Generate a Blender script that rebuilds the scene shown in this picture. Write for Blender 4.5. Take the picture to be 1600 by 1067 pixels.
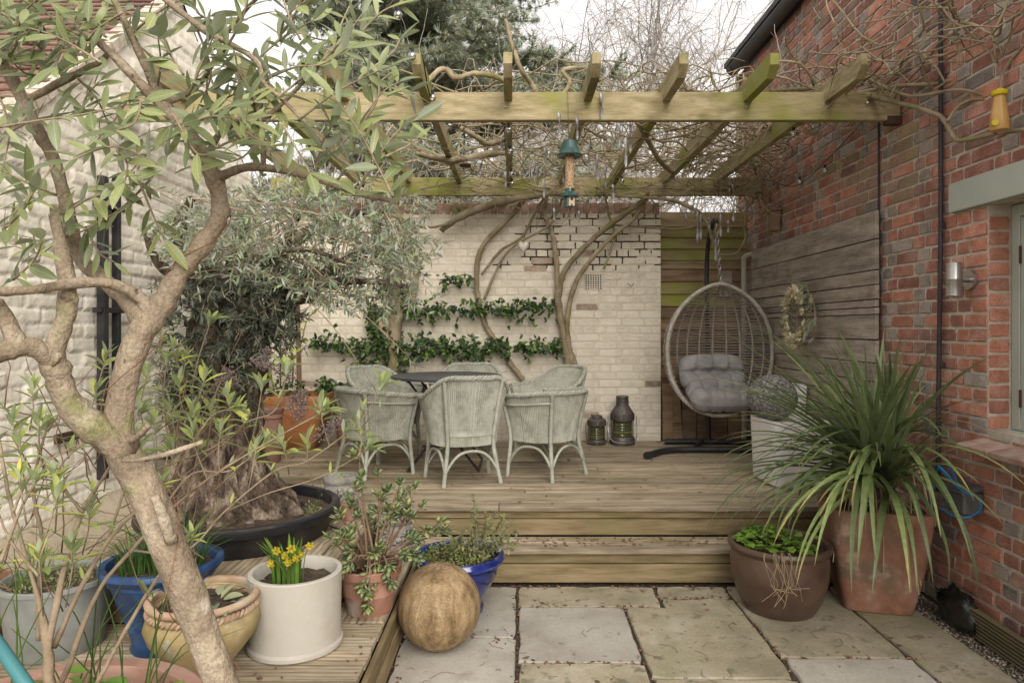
import bpy, math, random
import numpy as np
from mathutils import Vector, Matrix, noise
R = math.radians
for o in list(bpy.data.objects): bpy.data.objects.remove(o)
SC = bpy.context.scene
COL = SC.collection
# ------------------------------------------------------------------ camera
F, CU, CV, EYE = 1067.0, 808.0, 512.0, 1.5
cd = bpy.data.cameras.new('camera'); cam = bpy.data.objects.new('camera', cd); COL.objects.link(cam)
cam.location = (0, 0, EYE); cam.rotation_euler = (R(90), 0, 0)
cd.lens = 24.0; cd.sensor_width = 36.0; cd.clip_start = 0.05; cd.clip_end = 500
cd.shift_x = -(CU-800)/1600; cd.shift_y = -(533.5-CV)/1600
SC.camera = cam
# ------------------------------------------------------------------ sky, sun, exposure
SUN_EL, SUN_AZ = 31.0, 161.0        # azimuth the light comes from, clockwise from +Y (behind the camera)
w = bpy.data.worlds.new('World'); SC.world = w; w.use_nodes = True
nt = w.node_tree; nt.nodes.clear()
sk = nt.nodes.new('ShaderNodeTexSky'); sk.sky_type = 'NISHITA'; sk.sun_disc = False
sk.sun_elevation = R(SUN_EL); sk.sun_rotation = R(SUN_AZ); sk.air_density = 1.0; sk.dust_density = 6.0; sk.ozone_density = 1.0
hs = nt.nodes.new('ShaderNodeHueSaturation'); hs.inputs['Saturation'].default_value = 0.06
mx = nt.nodes.new('ShaderNodeMix'); mx.data_type = 'RGBA'; mx.inputs[0].default_value = 0.75
mx.inputs[7].default_value = (6.9, 6.6, 6.45, 1)                # even cloud cover over the clear sky
bg = nt.nodes.new('ShaderNodeBackground'); bg.inputs['Strength'].default_value = 0.074
wo = nt.nodes.new('ShaderNodeOutputWorld')
nt.links.new(sk.outputs[0], hs.inputs['Color']); nt.links.new(hs.outputs[0], mx.inputs[6])
cn = nt.nodes.new('ShaderNodeTexNoise'); cn.inputs['Scale'].default_value = 2.2; cn.inputs['Detail'].default_value = 4.0
tc = nt.nodes.new('ShaderNodeTexCoord'); nt.links.new(tc.outputs['Generated'], cn.inputs['Vector'])
cm = nt.nodes.new('ShaderNodeMapRange'); cm.inputs['From Min'].default_value = 0.3; cm.inputs['From Max'].default_value = 0.7; cm.inputs['To Min'].default_value = 0.90; cm.inputs['To Max'].default_value = 1.10
nt.links.new(cn.outputs['Fac'], cm.inputs['Value'])
vm = nt.nodes.new('ShaderNodeVectorMath'); vm.operation = 'SCALE'; nt.links.new(mx.outputs[2], vm.inputs[0]); nt.links.new(cm.outputs[0], vm.inputs['Scale'])
nt.links.new(vm.outputs[0], bg.inputs['Color']); nt.links.new(bg.outputs[0], wo.inputs[0])
sl = bpy.data.lights.new('sun', 'SUN'); sl.energy = 1.5; sl.angle = R(60); sl.color = (1.0, 0.93, 0.83)
so = bpy.data.objects.new('sun', sl); COL.objects.link(so)
az, el = R(SUN_AZ), R(SUN_EL)
sd = Vector((math.sin(az)*math.cos(el), math.cos(az)*math.cos(el), math.sin(el)))
so.rotation_euler = sd.to_track_quat('Z', 'Y').to_euler(); so.location = (0, -3, 8)
SC.view_settings.view_transform = 'Standard'; SC.view_settings.look = 'None'
SC.view_settings.gamma = 1.0; SC.view_settings.exposure = 1.40
SC.cycles.max_bounces = 5; SC.cycles.diffuse_bounces = 3; SC.cycles.glossy_bounces = 2; SC.cycles.transmission_bounces = 3; SC.cycles.transparent_max_bounces = 8; SC.cycles.caustics_reflective = False; SC.cycles.caustics_refractive = False

# ------------------------------------------------------------------ helpers
def P(u, v, Y): return Vector(((u-CU)*Y/F, Y, EYE-(v-CV)*Y/F))      # a point seen at (u, v) at distance Y
def Gz(u, v, z=0.0):                                                  # the point at height z seen at (u, v)
    Y = F*(EYE-z)/(v-CV); return Vector(((u-CU)*Y/F, Y, z))
def px(p): return (CU+p[0]*F/p[1], CV+(EYE-p[2])*F/p[1])
W = {}
def tag(o, label=None, cat=None, group=None, kind=None):
    if label: o['label'] = label
    if cat: o['category'] = cat
    if group: o['group'] = group
    if kind: o['kind'] = kind
    return o
def thing(name, loc, label, cat, group=None, rz=0.0):
    o = bpy.data.objects.new(name, None); o.empty_display_size = 0.1; COL.objects.link(o)
    o.location = loc; o.rotation_euler = (0, 0, rz); W[o.name] = Vector(loc)
    return tag(o, label, cat, group)
def ob(name, me, mat=None, parent=None, loc=(0, 0, 0), rot=(0, 0, 0), scale=(1, 1, 1), local=False):
    o = bpy.data.objects.new(name, me); COL.objects.link(o)
    if mat is not None:
        for m in (mat if isinstance(mat, (list, tuple)) else [mat]):
            if len(me.materials) < (len(mat) if isinstance(mat, (list, tuple)) else 1): me.materials.append(m)
    off = Vector((0, 0, 0))
    if parent is not None:
        o.parent = parent
        if not local: off = W.get(parent.name, Vector((0, 0, 0)))
    wl = Vector(loc); o.location = wl-off; o.rotation_euler = rot; o.scale = scale
    W[o.name] = wl if not local else Vector((0, 0, 0))
    return o
def copy_tree(o, parent=None):
    c = o.copy(); COL.objects.link(c); c.parent = parent
    for ch in [x for x in bpy.data.objects if x.parent == o]: copy_tree(ch, c)
    return c
class MB:
    def __init__(s): s.v = []; s.f = []; s.m = []; s.uv = []; s.cm = 0
    def add(s, vs, fs, mi=None):
        b = len(s.v); s.v += [tuple(p) for p in vs]; mi = s.cm if mi is None else mi
        for q in fs: s.f.append(tuple(i+b for i in q)); s.m.append(mi)
    def box(s, c, d, rot=None, mi=None, ch=0.0):
        x, y, z = d[0]/2, d[1]/2, d[2]/2
        if ch <= 0:
            vs = [(-x,-y,-z),(x,-y,-z),(x,y,-z),(-x,y,-z),(-x,-y,z),(x,-y,z),(x,y,z),(-x,y,z)]
            fs = [(0,3,2,1),(4,5,6,7),(0,1,5,4),(1,2,6,5),(2,3,7,6),(3,0,4,7)]
        else:                                                        # chamfered along every edge of both ends of Z and the four uprights
            def ring(a, b, z): return [(-a+ch,-b,z),(a-ch,-b,z),(a,-b+ch,z),(a,b-ch,z),(a-ch,b,z),(-a+ch,b,z),(-a,b-ch,z),(-a,-b+ch,z)]
            def ring2(z): return ring(x-ch, y-ch, z)
            vs = ring2(-z)+ring(x, y, -z+ch)+ring(x, y, z-ch)+ring2(z); fs = [tuple(range(7,-1,-1)), tuple(range(24,32))]
            for k in range(3):
                for i in range(8):
                    j = (i+1)%8; fs.append((k*8+i, k*8+j, k*8+8+j, k*8+8+i))
        c = Vector(c); vs = [Vector(p) for p in vs]
        if rot is not None: vs = [rot@p for p in vs]
        s.add([p+c for p in vs], fs, mi); return s
    def tube(s, pts, rad, n=6, cap=True, mi=None, closed=False):
        pts = [Vector(p) for p in pts]; k = len(pts)
        if not hasattr(rad, '__len__'): rad = [rad]*k
        T = []
        for i in range(k):
            if closed: t = pts[(i+1)%k]-pts[i-1]
            else: t = pts[min(i+1,k-1)]-pts[max(i-1,0)]
            T.append(t.normalized() if t.length > 1e-9 else Vector((0,0,1)))
        a = T[0].orthogonal().normalized(); vs = []
        for i in range(k):
            if i:
                a = a-T[i]*a.dot(T[i]); a = a.normalized() if a.length > 1e-6 else T[i].orthogonal().normalized()
            b = T[i].cross(a)
            for j in range(n):
                th = 2*math.pi*j/n; vs.append(pts[i]+(a*math.cos(th)+b*math.sin(th))*rad[i])
        fs = []
        for i in range(k if closed else k-1):
            i2 = (i+1)%k
            for j in range(n): fs.append((i*n+j, i*n+(j+1)%n, i2*n+(j+1)%n, i2*n+j))
        if cap and not closed: fs += [tuple(range(n-1,-1,-1)), tuple(range((k-1)*n, k*n))]
        s.add(vs, fs, mi); return s
    def lathe(s, prof, n=32, c=(0,0,0), wob=0.0, mi=None, sq=None, cap=True):
        vs = []; fs = []; k = len(prof)
        for i, (r, z) in enumerate(prof):
            for j in range(n):
                th = 2*math.pi*j/n; q = 1.0
                if sq:                                              # squared plan
                    cc, ss = abs(math.cos(th)), abs(math.sin(th)); q = 1/((cc**sq+ss**sq)**(1/sq))
                if wob: q *= 1+wob*noise.noise(Vector((math.cos(th)*2, math.sin(th)*2, z*6)))
                vs.append((c[0]+r*q*math.cos(th), c[1]+r*q*math.sin(th), c[2]+z))
        for i in range(k-1):
            for j in range(n): fs.append((i*n+j, i*n+(j+1)%n, (i+1)*n+(j+1)%n, (i+1)*n+j))
        if cap and prof[0][0] > 1e-6: fs.append(tuple(range(n-1,-1,-1)))
        if cap and prof[-1][0] > 1e-6: fs.append(tuple(range((k-1)*n, k*n)))
        s.add(vs, fs, mi); return s
    def sphere(s, c, r, n=16, m=10, sc=(1,1,1), mi=None):
        pr = [(max(1e-5, math.sin(math.pi*i/m))*1.0, -math.cos(math.pi*i/m)) for i in range(m+1)]
        vs = []; fs = []
        for a, z in pr:
            for j in range(n):
                th = 2*math.pi*j/n; vs.append((c[0]+r*sc[0]*a*math.cos(th), c[1]+r*sc[1]*a*math.sin(th), c[2]+r*sc[2]*z))
        for i in range(m):
            for j in range(n): fs.append((i*n+j, i*n+(j+1)%n, (i+1)*n+(j+1)%n, (i+1)*n+j))
        s.add(vs, fs, mi); return s
    def mesh(s, name='mesh', smooth=None, off=(0,0,0)):
        me = bpy.data.meshes.new(name); o = Vector(off)
        me.from_pydata([(p[0]-o[0], p[1]-o[1], p[2]-o[2]) for p in s.v], [], s.f)
        if any(s.m): me.polygons.foreach_set('material_index', s.m)
        me.update()
        if smooth is not None:
            me.polygons.foreach_set('use_smooth', [True]*len(me.polygons))
            if smooth < 180: me.set_sharp_from_angle(angle=R(smooth))
        return me
    def obj(s, name, mat, parent=None, smooth=None, loc=None, local=False, **k):
        """mesh drawn in world coordinates; its origin goes to loc"""
        loc = loc if loc is not None else (W.get(parent.name, (0,0,0)) if (parent is not None and not local) else (0,0,0))
        me = s.mesh(name, smooth, off=loc)
        return ob(name, me, mat, parent, loc=loc, local=local, **k)
def spl(pts, n=6):
    """Catmull-Rom through points (any tuple length)"""
    pts = [tuple(p) for p in pts]; out = []; k = len(pts)
    for i in range(k-1):
        a, b, c, d = pts[max(i-1,0)], pts[i], pts[i+1], pts[min(i+2,k-1)]
        for t in range(n):
            t /= n
            out.append(tuple(0.5*(2*b[q]+(c[q]-a[q])*t+(2*a[q]-5*b[q]+4*c[q]-d[q])*t*t+(3*b[q]-a[q]-3*c[q]+d[q])*t**3) for q in range(len(b))))
    out.append(pts[-1]); return out
def scatter(name, tv, tf, Ms, Ls, mat, parent=None, kind=None, loc=None, mids=None):
    """many small copies of a template joined in one mesh (numpy)"""
    tv = np.asarray(tv, float); Ms = np.asarray(Ms, float); Ls = np.asarray(Ls, float)
    K = len(Ls); n = len(tv)
    V = np.einsum('kij,nj->kni', Ms, tv)+Ls[:, None, :]
    off = np.array(loc if loc is not None else (W.get(parent.name, (0,0,0)) if parent is not None else (0,0,0)), float)
    V = (V-off).reshape(-1, 3)
    cnt = np.array([len(f) for f in tf]); idx = np.concatenate([np.array(f) for f in tf])
    LI = (idx[None, :]+(np.arange(K)*n)[:, None]).reshape(-1)
    me = bpy.data.meshes.new(name); me.vertices.add(len(V)); me.vertices.foreach_set('co', V.reshape(-1))
    me.loops.add(len(LI)); me.loops.foreach_set('vertex_index', LI.astype(np.int32))
    tot = np.tile(cnt, K); st = np.concatenate([[0], np.cumsum(tot)[:-1]])
    me.polygons.add(len(tot)); me.polygons.foreach_set('loop_start', st.astype(np.int32)); me.polygons.foreach_set('loop_total', tot.astype(np.int32))
    if mids is not None: me.polygons.foreach_set('material_index', np.repeat(np.array(mids, np.int32), len(tf)))
    me.update(calc_edges=True); me.validate()
    o = ob(name, me, mat, parent, loc=tuple(off))
    if kind: o['kind'] = kind
    return o
def frame(d, up=(0,0,1), roll=0.0, sc=1.0):
    """matrix whose X is along d, Z leans to up"""
    x = Vector(d).normalized(); u = Vector(up); y = u.cross(x)
    if y.length < 1e-4: y = Vector((0,1,0)).cross(x)
    y.normalize(); z = x.cross(y); m = Matrix((x, y, z)).transposed()
    return (m@Matrix.Rotation(roll, 3, 'X'))*sc
def leaf_tmpl(L=1.0, Wd=0.28, n=4, fold=0.25, curl=0.25, tip=0.9):
    """lens-shaped leaf along X with a folded midrib"""
    vs = []; fs = []
    for i in range(n+1):
        t = i/n; wv = Wd*0.5*(math.sin(math.pi*min(1, t**tip))**0.8 if 0 < t < 1 else 0.0); z = -curl*L*(t*t)*0.5
        vs += [(t*L, -wv, z+fold*wv), (t*L, 0, z), (t*L, wv, z+fold*wv)]
    for i in range(n):
        a = i*3
        if i == 0: fs += [(1, 3, 4), (1, 4, 5)]
        elif i == n-1: fs += [(a, a+4, a+1), (a+1, a+4, a+2)]
        else: fs += [(a, a+3, a+4, a+1), (a+1, a+4, a+5, a+2)]
    used = sorted({i for f in fs for i in f}); mp = {u: k for k, u in enumerate(used)}
    return [vs[u] for u in used], [tuple(mp[i] for i in f) for f in fs]
def leaf_mesh(name, **k):
    v, f = leaf_tmpl(**k); me = bpy.data.meshes.new(name); me.from_pydata(v, [], f); me.update()
    me.polygons.foreach_set('use_smooth', [True]*len(f)); return me
rng = random.Random(7)
def rv(s=1.0, r=rng): return Vector((r.uniform(-s, s), r.uniform(-s, s), r.uniform(-s, s)))
# ------------------------------------------------------------------ materials
class NT:
    def __init__(s, t): s.t = t
    def __call__(s, typ, ins=None, **props):
        n = s.t.nodes.new('ShaderNode'+typ)
        for k, v in props.items(): setattr(n, k, v)
        for k, v in (ins or {}).items():
            so_ = n.inputs[k]
            if isinstance(v, bpy.types.NodeSocket): s.t.links.new(v, so_)
            else: so_.default_value = v
        return n
def c4(c): return (c[0], c[1], c[2], 1)
def newmat(name):
    m = bpy.data.materials.new(name); m.use_nodes = True; m.node_tree.nodes.clear()
    return m, NT(m.node_tree)
def rnd_value(n):
    a = n('ObjectInfo').outputs['Random']; b = n('NewGeometry').outputs['Random Per Island']
    s = n('Math', {0: a, 1: b}, operation='ADD'); return n('Math', {0: s.outputs[0]}, operation='FRACT').outputs[0]
def ramp(n, fac, cols, lo=0.34, hi=0.66):
    r = n('ValToRGB', {'Fac': fac}); e = r.color_ramp.elements
    k = len(cols)
    while len(e) < k: e.new(0.5)
    for i, c in enumerate(cols): e[i].position = lo+(hi-lo)*i/max(1, k-1); e[i].color = c4(c)
    return r.outputs['Color']
def mixc(n, f, a, b, bt='MIX'):
    m = n('Mix', {0: f}, data_type='RGBA', blend_type=bt)
    for k, v in ((6, a), (7, b)):
        if isinstance(v, bpy.types.NodeSocket): n.t.links.new(v, m.inputs[k])
        else: m.inputs[k].default_value = c4(v)
    return m.outputs[2]
def mask(n, co, scale, lo, hi, detail=3.0, rough=0.65):
    t = n('TexNoise', {'Vector': co, 'Scale': scale, 'Detail': detail, 'Roughness': rough})
    return n('MapRange', {'Value': t.outputs['Fac'], 'From Min': lo, 'From Max': hi}).outputs[0]
def pm(name, cols, scale=8.0, rough=0.75, bump=0.25, bscale=None, stretch=(1,1,1), rnd=0.25, spec=0.3, coat=0.0, metal=0.0,
       layers=(), grain=0.0, bdist=0.01, detail=4.0, world=False, wave=None, rvar=0.0, speck=None):
    """general procedural surface: mottled colour, per-piece variation, wear layers (colour, scale, lo, hi), bump"""
    m, n = newmat(name)
    rv_ = rnd_value(n)
    if world: base = n('NewGeometry').outputs['Position']
    else: base = n('TexCoord').outputs['Object']
    off = n('VectorMath', {0: n('CombineXYZ', {0: rv_, 1: rv_, 2: rv_}).outputs[0], 1: (31.0, 57.0, 83.0)}, operation='MULTIPLY').outputs[0]
    co0 = n('VectorMath', {0: base, 1: off}, operation='ADD').outputs[0] if not world else base
    co = n('VectorMath', {0: co0, 1: stretch}, operation='MULTIPLY').outputs[0]
    t = n('TexNoise', {'Vector': co, 'Scale': scale, 'Detail': detail, 'Roughness': 0.62})
    col = ramp(n, t.outputs['Fac'], cols)
    if grain:
        g = n('TexNoise', {'Vector': n('VectorMath', {0: co, 1: (1.0, 6.0, 6.0)}, operation='MULTIPLY').outputs[0], 'Scale': scale*2.5, 'Detail': 4.0})
        gf = n('MapRange', {'Value': g.outputs['Fac'], 'From Min': 0.3, 'From Max': 0.7, 'To Min': 1-grain, 'To Max': 1+grain*0.6}).outputs[0]
        col = mixc(n, 1.0, col, n('CombineColor', {0: gf, 1: gf, 2: gf}).outputs[0], 'MULTIPLY')
    if rnd:
        f = n('MapRange', {'Value': rv_, 'To Min': 1-rnd, 'To Max': 1+rnd*0.8}).outputs[0]
        col = mixc(n, 1.0, col, n('CombineColor', {0: f, 1: f, 2: f}).outputs[0], 'MULTIPLY')
    for (lc, ls, lo, hi) in layers: col = mixc(n, mask(n, co0, ls, lo, hi), col, lc)
    if speck:
        sc_, amt = speck
        sp = n('TexNoise', {'Vector': co0, 'Scale': sc_, 'Detail': 2.0}); sf = n('MapRange', {'Value': sp.outputs['Fac'], 'From Min': 0.3, 'From Max': 0.7, 'To Min': 1-amt, 'To Max': 1+amt}).outputs[0]
        col = mixc(n, 1.0, col, n('CombineColor', {0: sf, 1: sf, 2: sf}).outputs[0], 'MULTIPLY')
    if wave and len(wave) > 3:                                        # colour darkened in the grooves
        wt = n('TexWave', {'Vector': base, 'Scale': wave[0], 'Distortion': 0.4, 'Detail': 1.0}, bands_direction=wave[1])
        wf = n('MapRange', {'Value': wt.outputs['Fac'], 'From Min': 0.0, 'From Max': 0.45, 'To Min': wave[3], 'To Max': 1.0}).outputs[0]
        col = mixc(n, 1.0, col, n('CombineColor', {0: wf, 1: wf, 2: wf}).outputs[0], 'MULTIPLY')
    b = n('BsdfPrincipled', {'Base Color': col, 'Roughness': rough, 'Specular IOR Level': spec, 'Metallic': metal, 'Coat Weight': coat, 'Coat Roughness': 0.08})
    if rvar:
        rr = n('MapRange', {'Value': t.outputs['Fac'], 'From Min': 0.3, 'From Max': 0.7, 'To Min': rough-rvar, 'To Max': rough+rvar}).outputs[0]
        n.t.links.new(rr, b.inputs['Roughness'])
    if bump:
        h = n('TexNoise', {'Vector': co, 'Scale': bscale or scale*4, 'Detail': 3.0, 'Roughness': 0.7}).outputs['Fac']
        bn = n('Bump', {'Height': h, 'Strength': bump, 'Distance': bdist})
        if wave:
            wsc, ax, ws = wave[:3]
            wt = n('TexWave', {'Vector': base, 'Scale': wsc, 'Distortion': 0.4, 'Detail': 1.0}, bands_direction=ax)
            bn = n('Bump', {'Height': wt.outputs['Fac'], 'Strength': ws, 'Distance': bdist, 'Normal': bn.outputs[0]})
        n.t.links.new(bn.outputs[0], b.inputs['Normal'])
    o = n('OutputMaterial', {'Surface': b.outputs[0]}); return m
def leafm(name, top, under, trans=0.25, rough=0.45, var=0.35, tipc=None, rib=None, spec=0.35, yel=None, shift=(1.5,1.2,.9)):
    m, n = newmat(name); g = n('NewGeometry'); rv_ = rnd_value(n)
    f = n('MapRange', {'Value': rv_, 'To Min': 1-var, 'To Max': 1+var}).outputs[0]
    t2 = mixc(n, rv_, top, (top[0]*shift[0], top[1]*shift[1], top[2]*shift[2]))
    if yel:
        f2 = n('MapRange', {'Value': rv_, 'From Min': 0.80, 'From Max': 1.0}).outputs[0]; t2 = mixc(n, f2, t2, yel)
    co = n('TexCoord').outputs['Object']
    nz = n('TexNoise', {'Vector': co, 'Scale': 30.0, 'Detail': 3.0})
    fz = n('MapRange', {'Value': nz.outputs['Fac'], 'From Min': 0.3, 'From Max': 0.7, 'To Min': 0.8, 'To Max': 1.15}).outputs[0]
    col = mixc(n, g.outputs['Backfacing'], t2, under)
    sx = n('SeparateXYZ', {0: co})
    if tipc:                                                         # withered tips: local X runs from stalk to tip
        tf_ = n('Math', {0: sx.outputs[0], 1: n('Math', {0: rv_, 1: 0.12}, operation='MULTIPLY').outputs[0]}, operation='ADD')
        col = mixc(n, n('MapRange', {'Value': tf_.outputs[0], 'From Min': 0.88, 'From Max': 1.02}).outputs[0], col, tipc)
    if rib:                                                          # paler midrib along local X
        ab = n('Math', {0: sx.outputs[1]}, operation='ABSOLUTE').outputs[0]
        col = mixc(n, n('MapRange', {'Value': ab, 'From Min': 0.006, 'From Max': 0.016, 'To Min': 0.7, 'To Max': 0.0}).outputs[0], col, rib)
        col = mixc(n, mask(n, n('VectorMath', {0: co, 1: n('CombineXYZ', {0: rv_, 1: rv_, 2: rv_}).outputs[0]}, operation='ADD').outputs[0], 3.0, .66, .74), col, (.20,.15,.07))
    ff = n('Math', {0: f, 1: fz}, operation='MULTIPLY').outputs[0]
    col = mixc(n, 1.0, col, n('CombineColor', {0: ff, 1: ff, 2: ff}).outputs[0], 'MULTIPLY')
    b = n('BsdfPrincipled', {'Base Color': col, 'Roughness': rough, 'Specular IOR Level': spec})
    tr = n('BsdfTranslucent', {'Color': mixc(n, 0.5, col, (min(1, top[0]*2.2), min(1, top[1]*2.2), top[2]*1.1))})
    s = n('MixShader', {0: trans}); n.t.links.new(b.outputs[0], s.inputs[1]); n.t.links.new(tr.outputs[0], s.inputs[2])
    n('OutputMaterial', {'Surface': s.outputs[0]}); return m
def glass(name, col=(0.9,0.92,0.9), rough=0.03, alpha=0.75):
    m, n = newmat(name)
    a = n('BsdfGlossy', {'Color': c4(col), 'Roughness': rough}); b = n('BsdfTransparent', {'Color': c4(col)})
    fr = n('Fresnel', {'IOR': 1.5}); fm = n('Math', {0: fr.outputs[0], 1: 1-alpha}, operation='ADD')
    s = n('MixShader', {0: fm.outputs[0]}); n.t.links.new(b.outputs[0], s.inputs[1]); n.t.links.new(a.outputs[0], s.inputs[2])
    n('OutputMaterial', {'Surface': s.outputs[0]}); return m
M = {}
# brick and stone
M['brick_red'] = pm('brick_red', [(.24,.11,.08),(.35,.16,.12),(.43,.235,.185)], 9, .85, .6, 80, rnd=.26, layers=[((.34,.27,.22),5,.62,.80),((.07,.055,.05),4,.66,.85)], bdist=.006, speck=(140,.25))
M['brick_orange'] = pm('brick_orange', [(.35,.15,.095),(.46,.20,.135),(.52,.285,.215)], 9, .85, .6, 80, rnd=.22, layers=[((.42,.34,.28),6,.64,.80)], bdist=.006, speck=(140,.22))
M['brick_grey'] = pm('brick_grey', [(.22,.185,.16),(.31,.26,.225),(.36,.29,.245)], 10, .8, .8, 60, rnd=.28, layers=[((.09,.085,.085),7,.62,.75),((.32,.29,.26),5,.66,.8)], bdist=.006, speck=(140,.2))
M['brick_brown'] = pm('brick_brown', [(.21,.12,.092),(.31,.18,.14),(.36,.25,.21)], 9, .85, .6, 60, rnd=.3, layers=[((.33,.28,.24),5,.58,.8)], bdist=.006, speck=(140,.25))
M['brick_mossy'] = pm('brick_mossy', [(.25,.16,.10),(.32,.21,.14),(.33,.26,.17)], 9, .85, .6, 60, rnd=.25, layers=[((.24,.22,.11),3,.52,.75)], bdist=.006, speck=(140,.2))
M['mortar'] = pm('mortar', [(.40,.34,.275),(.53,.46,.38),(.60,.54,.46)], 14, .95, .8, 120, rnd=0, bdist=.008, layers=[((.16,.15,.11),1.5,.58,.75)])
M['paint_white'] = pm('paint_white', [(.63,.565,.455),(.73,.665,.55),(.77,.71,.60)], 6, .8, .6, 40, rnd=.06, layers=[((.47,.40,.29),2.2,.60,.85),((.36,.24,.17),12,.72,.75)], bdist=.006, speck=(60,.05), spec=.25)
M['paint_joint'] = pm('paint_joint', [(.59,.525,.415),(.70,.635,.515)], 6, .9, .5, 40, rnd=0, world=True, layers=[((.40,.34,.25),2.2,.58,.85)], bdist=.006)
M['open_joint'] = pm('open_joint', [(.06,.05,.035),(.16,.14,.10)], 9, .95, .5, 40, rnd=0)
M['brick_bare'] = pm('brick_bare', [(.34,.22,.16),(.42,.33,.25),(.48,.42,.33)], 16, .9, .6, 60, rnd=.25, bdist=.006)
M['coping'] = pm('coping', [(.36,.20,.16),(.44,.29,.23),(.50,.42,.34)], 12, .9, .6, 60, rnd=.25, layers=[((.16,.17,.07),5,.62,.72)], bdist=.006)
M['render_white'] = pm('render_white', [(.66,.61,.51),(.75,.70,.60),(.79,.74,.65)], 5, .9, .35, 30, rnd=.05, layers=[((.52,.46,.36),1.8,.58,.85),((.36,.24,.18),9,.74,.78)], bdist=.012)
M['plinth'] = pm('plinth', [(.34,.28,.20),(.44,.38,.28)], 4, .95, .6, 25, rnd=0, bdist=.015)
M['slab_buff'] = pm('slab_buff', [(.25,.22,.15),(.335,.295,.205),(.40,.355,.265)], 3.5, .85, .5, 40, rnd=.10, layers=[((.20,.18,.12),9,.58,.67),((.46,.42,.34),2.5,.58,.75),((.22,.22,.11),1.6,.55,.78),((.15,.135,.10),22,.64,.70)], bdist=.006, speck=(80,.10), rvar=.08)
M['slab_grey'] = pm('slab_grey', [(.34,.31,.26),(.41,.38,.325),(.46,.435,.38)], 3.5, .85, .5, 40, rnd=.08, layers=[((.31,.28,.21),4,.54,.75),((.20,.18,.14),16,.66,.73)], bdist=.006, speck=(80,.08), rvar=.08)
M['soil'] = pm('soil', [(.04,.028,.02),(.09,.065,.045),(.14,.10,.07)], 40, .95, 1.0, 90, rnd=0, bdist=.02)
M['ground'] = pm('ground', [(.10,.085,.06),(.17,.145,.105),(.22,.19,.14)], 12, .95, 1.0, 60, rnd=0, bdist=.02)
M['gravel'] = pm('gravel', [(.13,.10,.08),(.24,.19,.15),(.35,.30,.25)], 3, .9, .4, 30, rnd=.45)
M['concrete'] = pm('concrete', [(.24,.23,.21),(.33,.32,.30)], 8, .9, .5, 50)
M['carved'] = pm('carved_stone', [(.20,.185,.16),(.30,.28,.245),(.36,.34,.30)], 9, .95, .7, 50, rnd=.1, layers=[((.12,.12,.10),6,.58,.75)], bdist=.012)
M['granite'] = pm('granite', [(.05,.05,.05),(.16,.155,.15),(.32,.31,.30)], 60, .8, .5, 100, rnd=0, detail=2)
# timber
WST = (1.2, 9, 9)
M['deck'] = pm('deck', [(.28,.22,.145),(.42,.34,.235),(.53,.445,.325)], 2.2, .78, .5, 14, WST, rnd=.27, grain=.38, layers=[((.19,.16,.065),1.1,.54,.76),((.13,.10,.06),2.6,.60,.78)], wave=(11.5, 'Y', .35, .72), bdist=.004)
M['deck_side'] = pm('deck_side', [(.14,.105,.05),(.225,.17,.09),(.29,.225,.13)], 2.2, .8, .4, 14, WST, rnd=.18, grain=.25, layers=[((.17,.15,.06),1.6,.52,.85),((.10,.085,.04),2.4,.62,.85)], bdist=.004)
M['pergola'] = pm('pergola', [(.25,.20,.10),(.345,.285,.16),(.42,.35,.22)], 2.2, .8, .45, 14, (2.2,12,12), rnd=.10, grain=.34, layers=[((.12,.085,.04),9,.73,.76),((.21,.22,.04),1.5,.47,.66),((.13,.12,.035),2.3,.60,.78)], bdist=.004)
M['fence'] = pm('fence', [(.24,.18,.10),(.34,.26,.15),(.40,.32,.19)], 2.2, .85, .4, 14, WST, rnd=.22, grain=.25, layers=[((.27,.28,.06),1.3,.44,.62)], bdist=.004)
M['fence_brown'] = pm('fence_brown', [(.17,.105,.06),(.25,.165,.10),(.30,.215,.14)], 2.2, .85, .4, 14, WST, rnd=.25, grain=.25, bdist=.004)
M['panel'] = pm('panel', [(.23,.19,.155),(.34,.285,.235),(.42,.365,.31)], 2.2, .85, .4, 14, WST, rnd=.16, grain=.30, layers=[((.12,.09,.065),2.2,.60,.78)], bdist=.004, speck=(30,.08))
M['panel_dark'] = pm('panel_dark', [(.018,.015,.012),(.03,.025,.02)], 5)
M['kickboard'] = pm('kickboard', [(.15,.12,.07),(.22,.18,.11)], 2.2, .85, .3, 14, WST, wave=(16, 'Z', .9, .5), bdist=.006, layers=[((.13,.14,.04),2,.55,.75)])
M['ballwood'] = pm('ballwood', [(.15,.095,.045),(.29,.20,.105),(.40,.29,.165)], 3.2, .65, .7, 16, (7,7,1.6), rnd=0, grain=.34, layers=[((.12,.09,.055),3.0,.56,.70),((.42,.33,.21),5,.62,.75)], bdist=.006)
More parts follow.
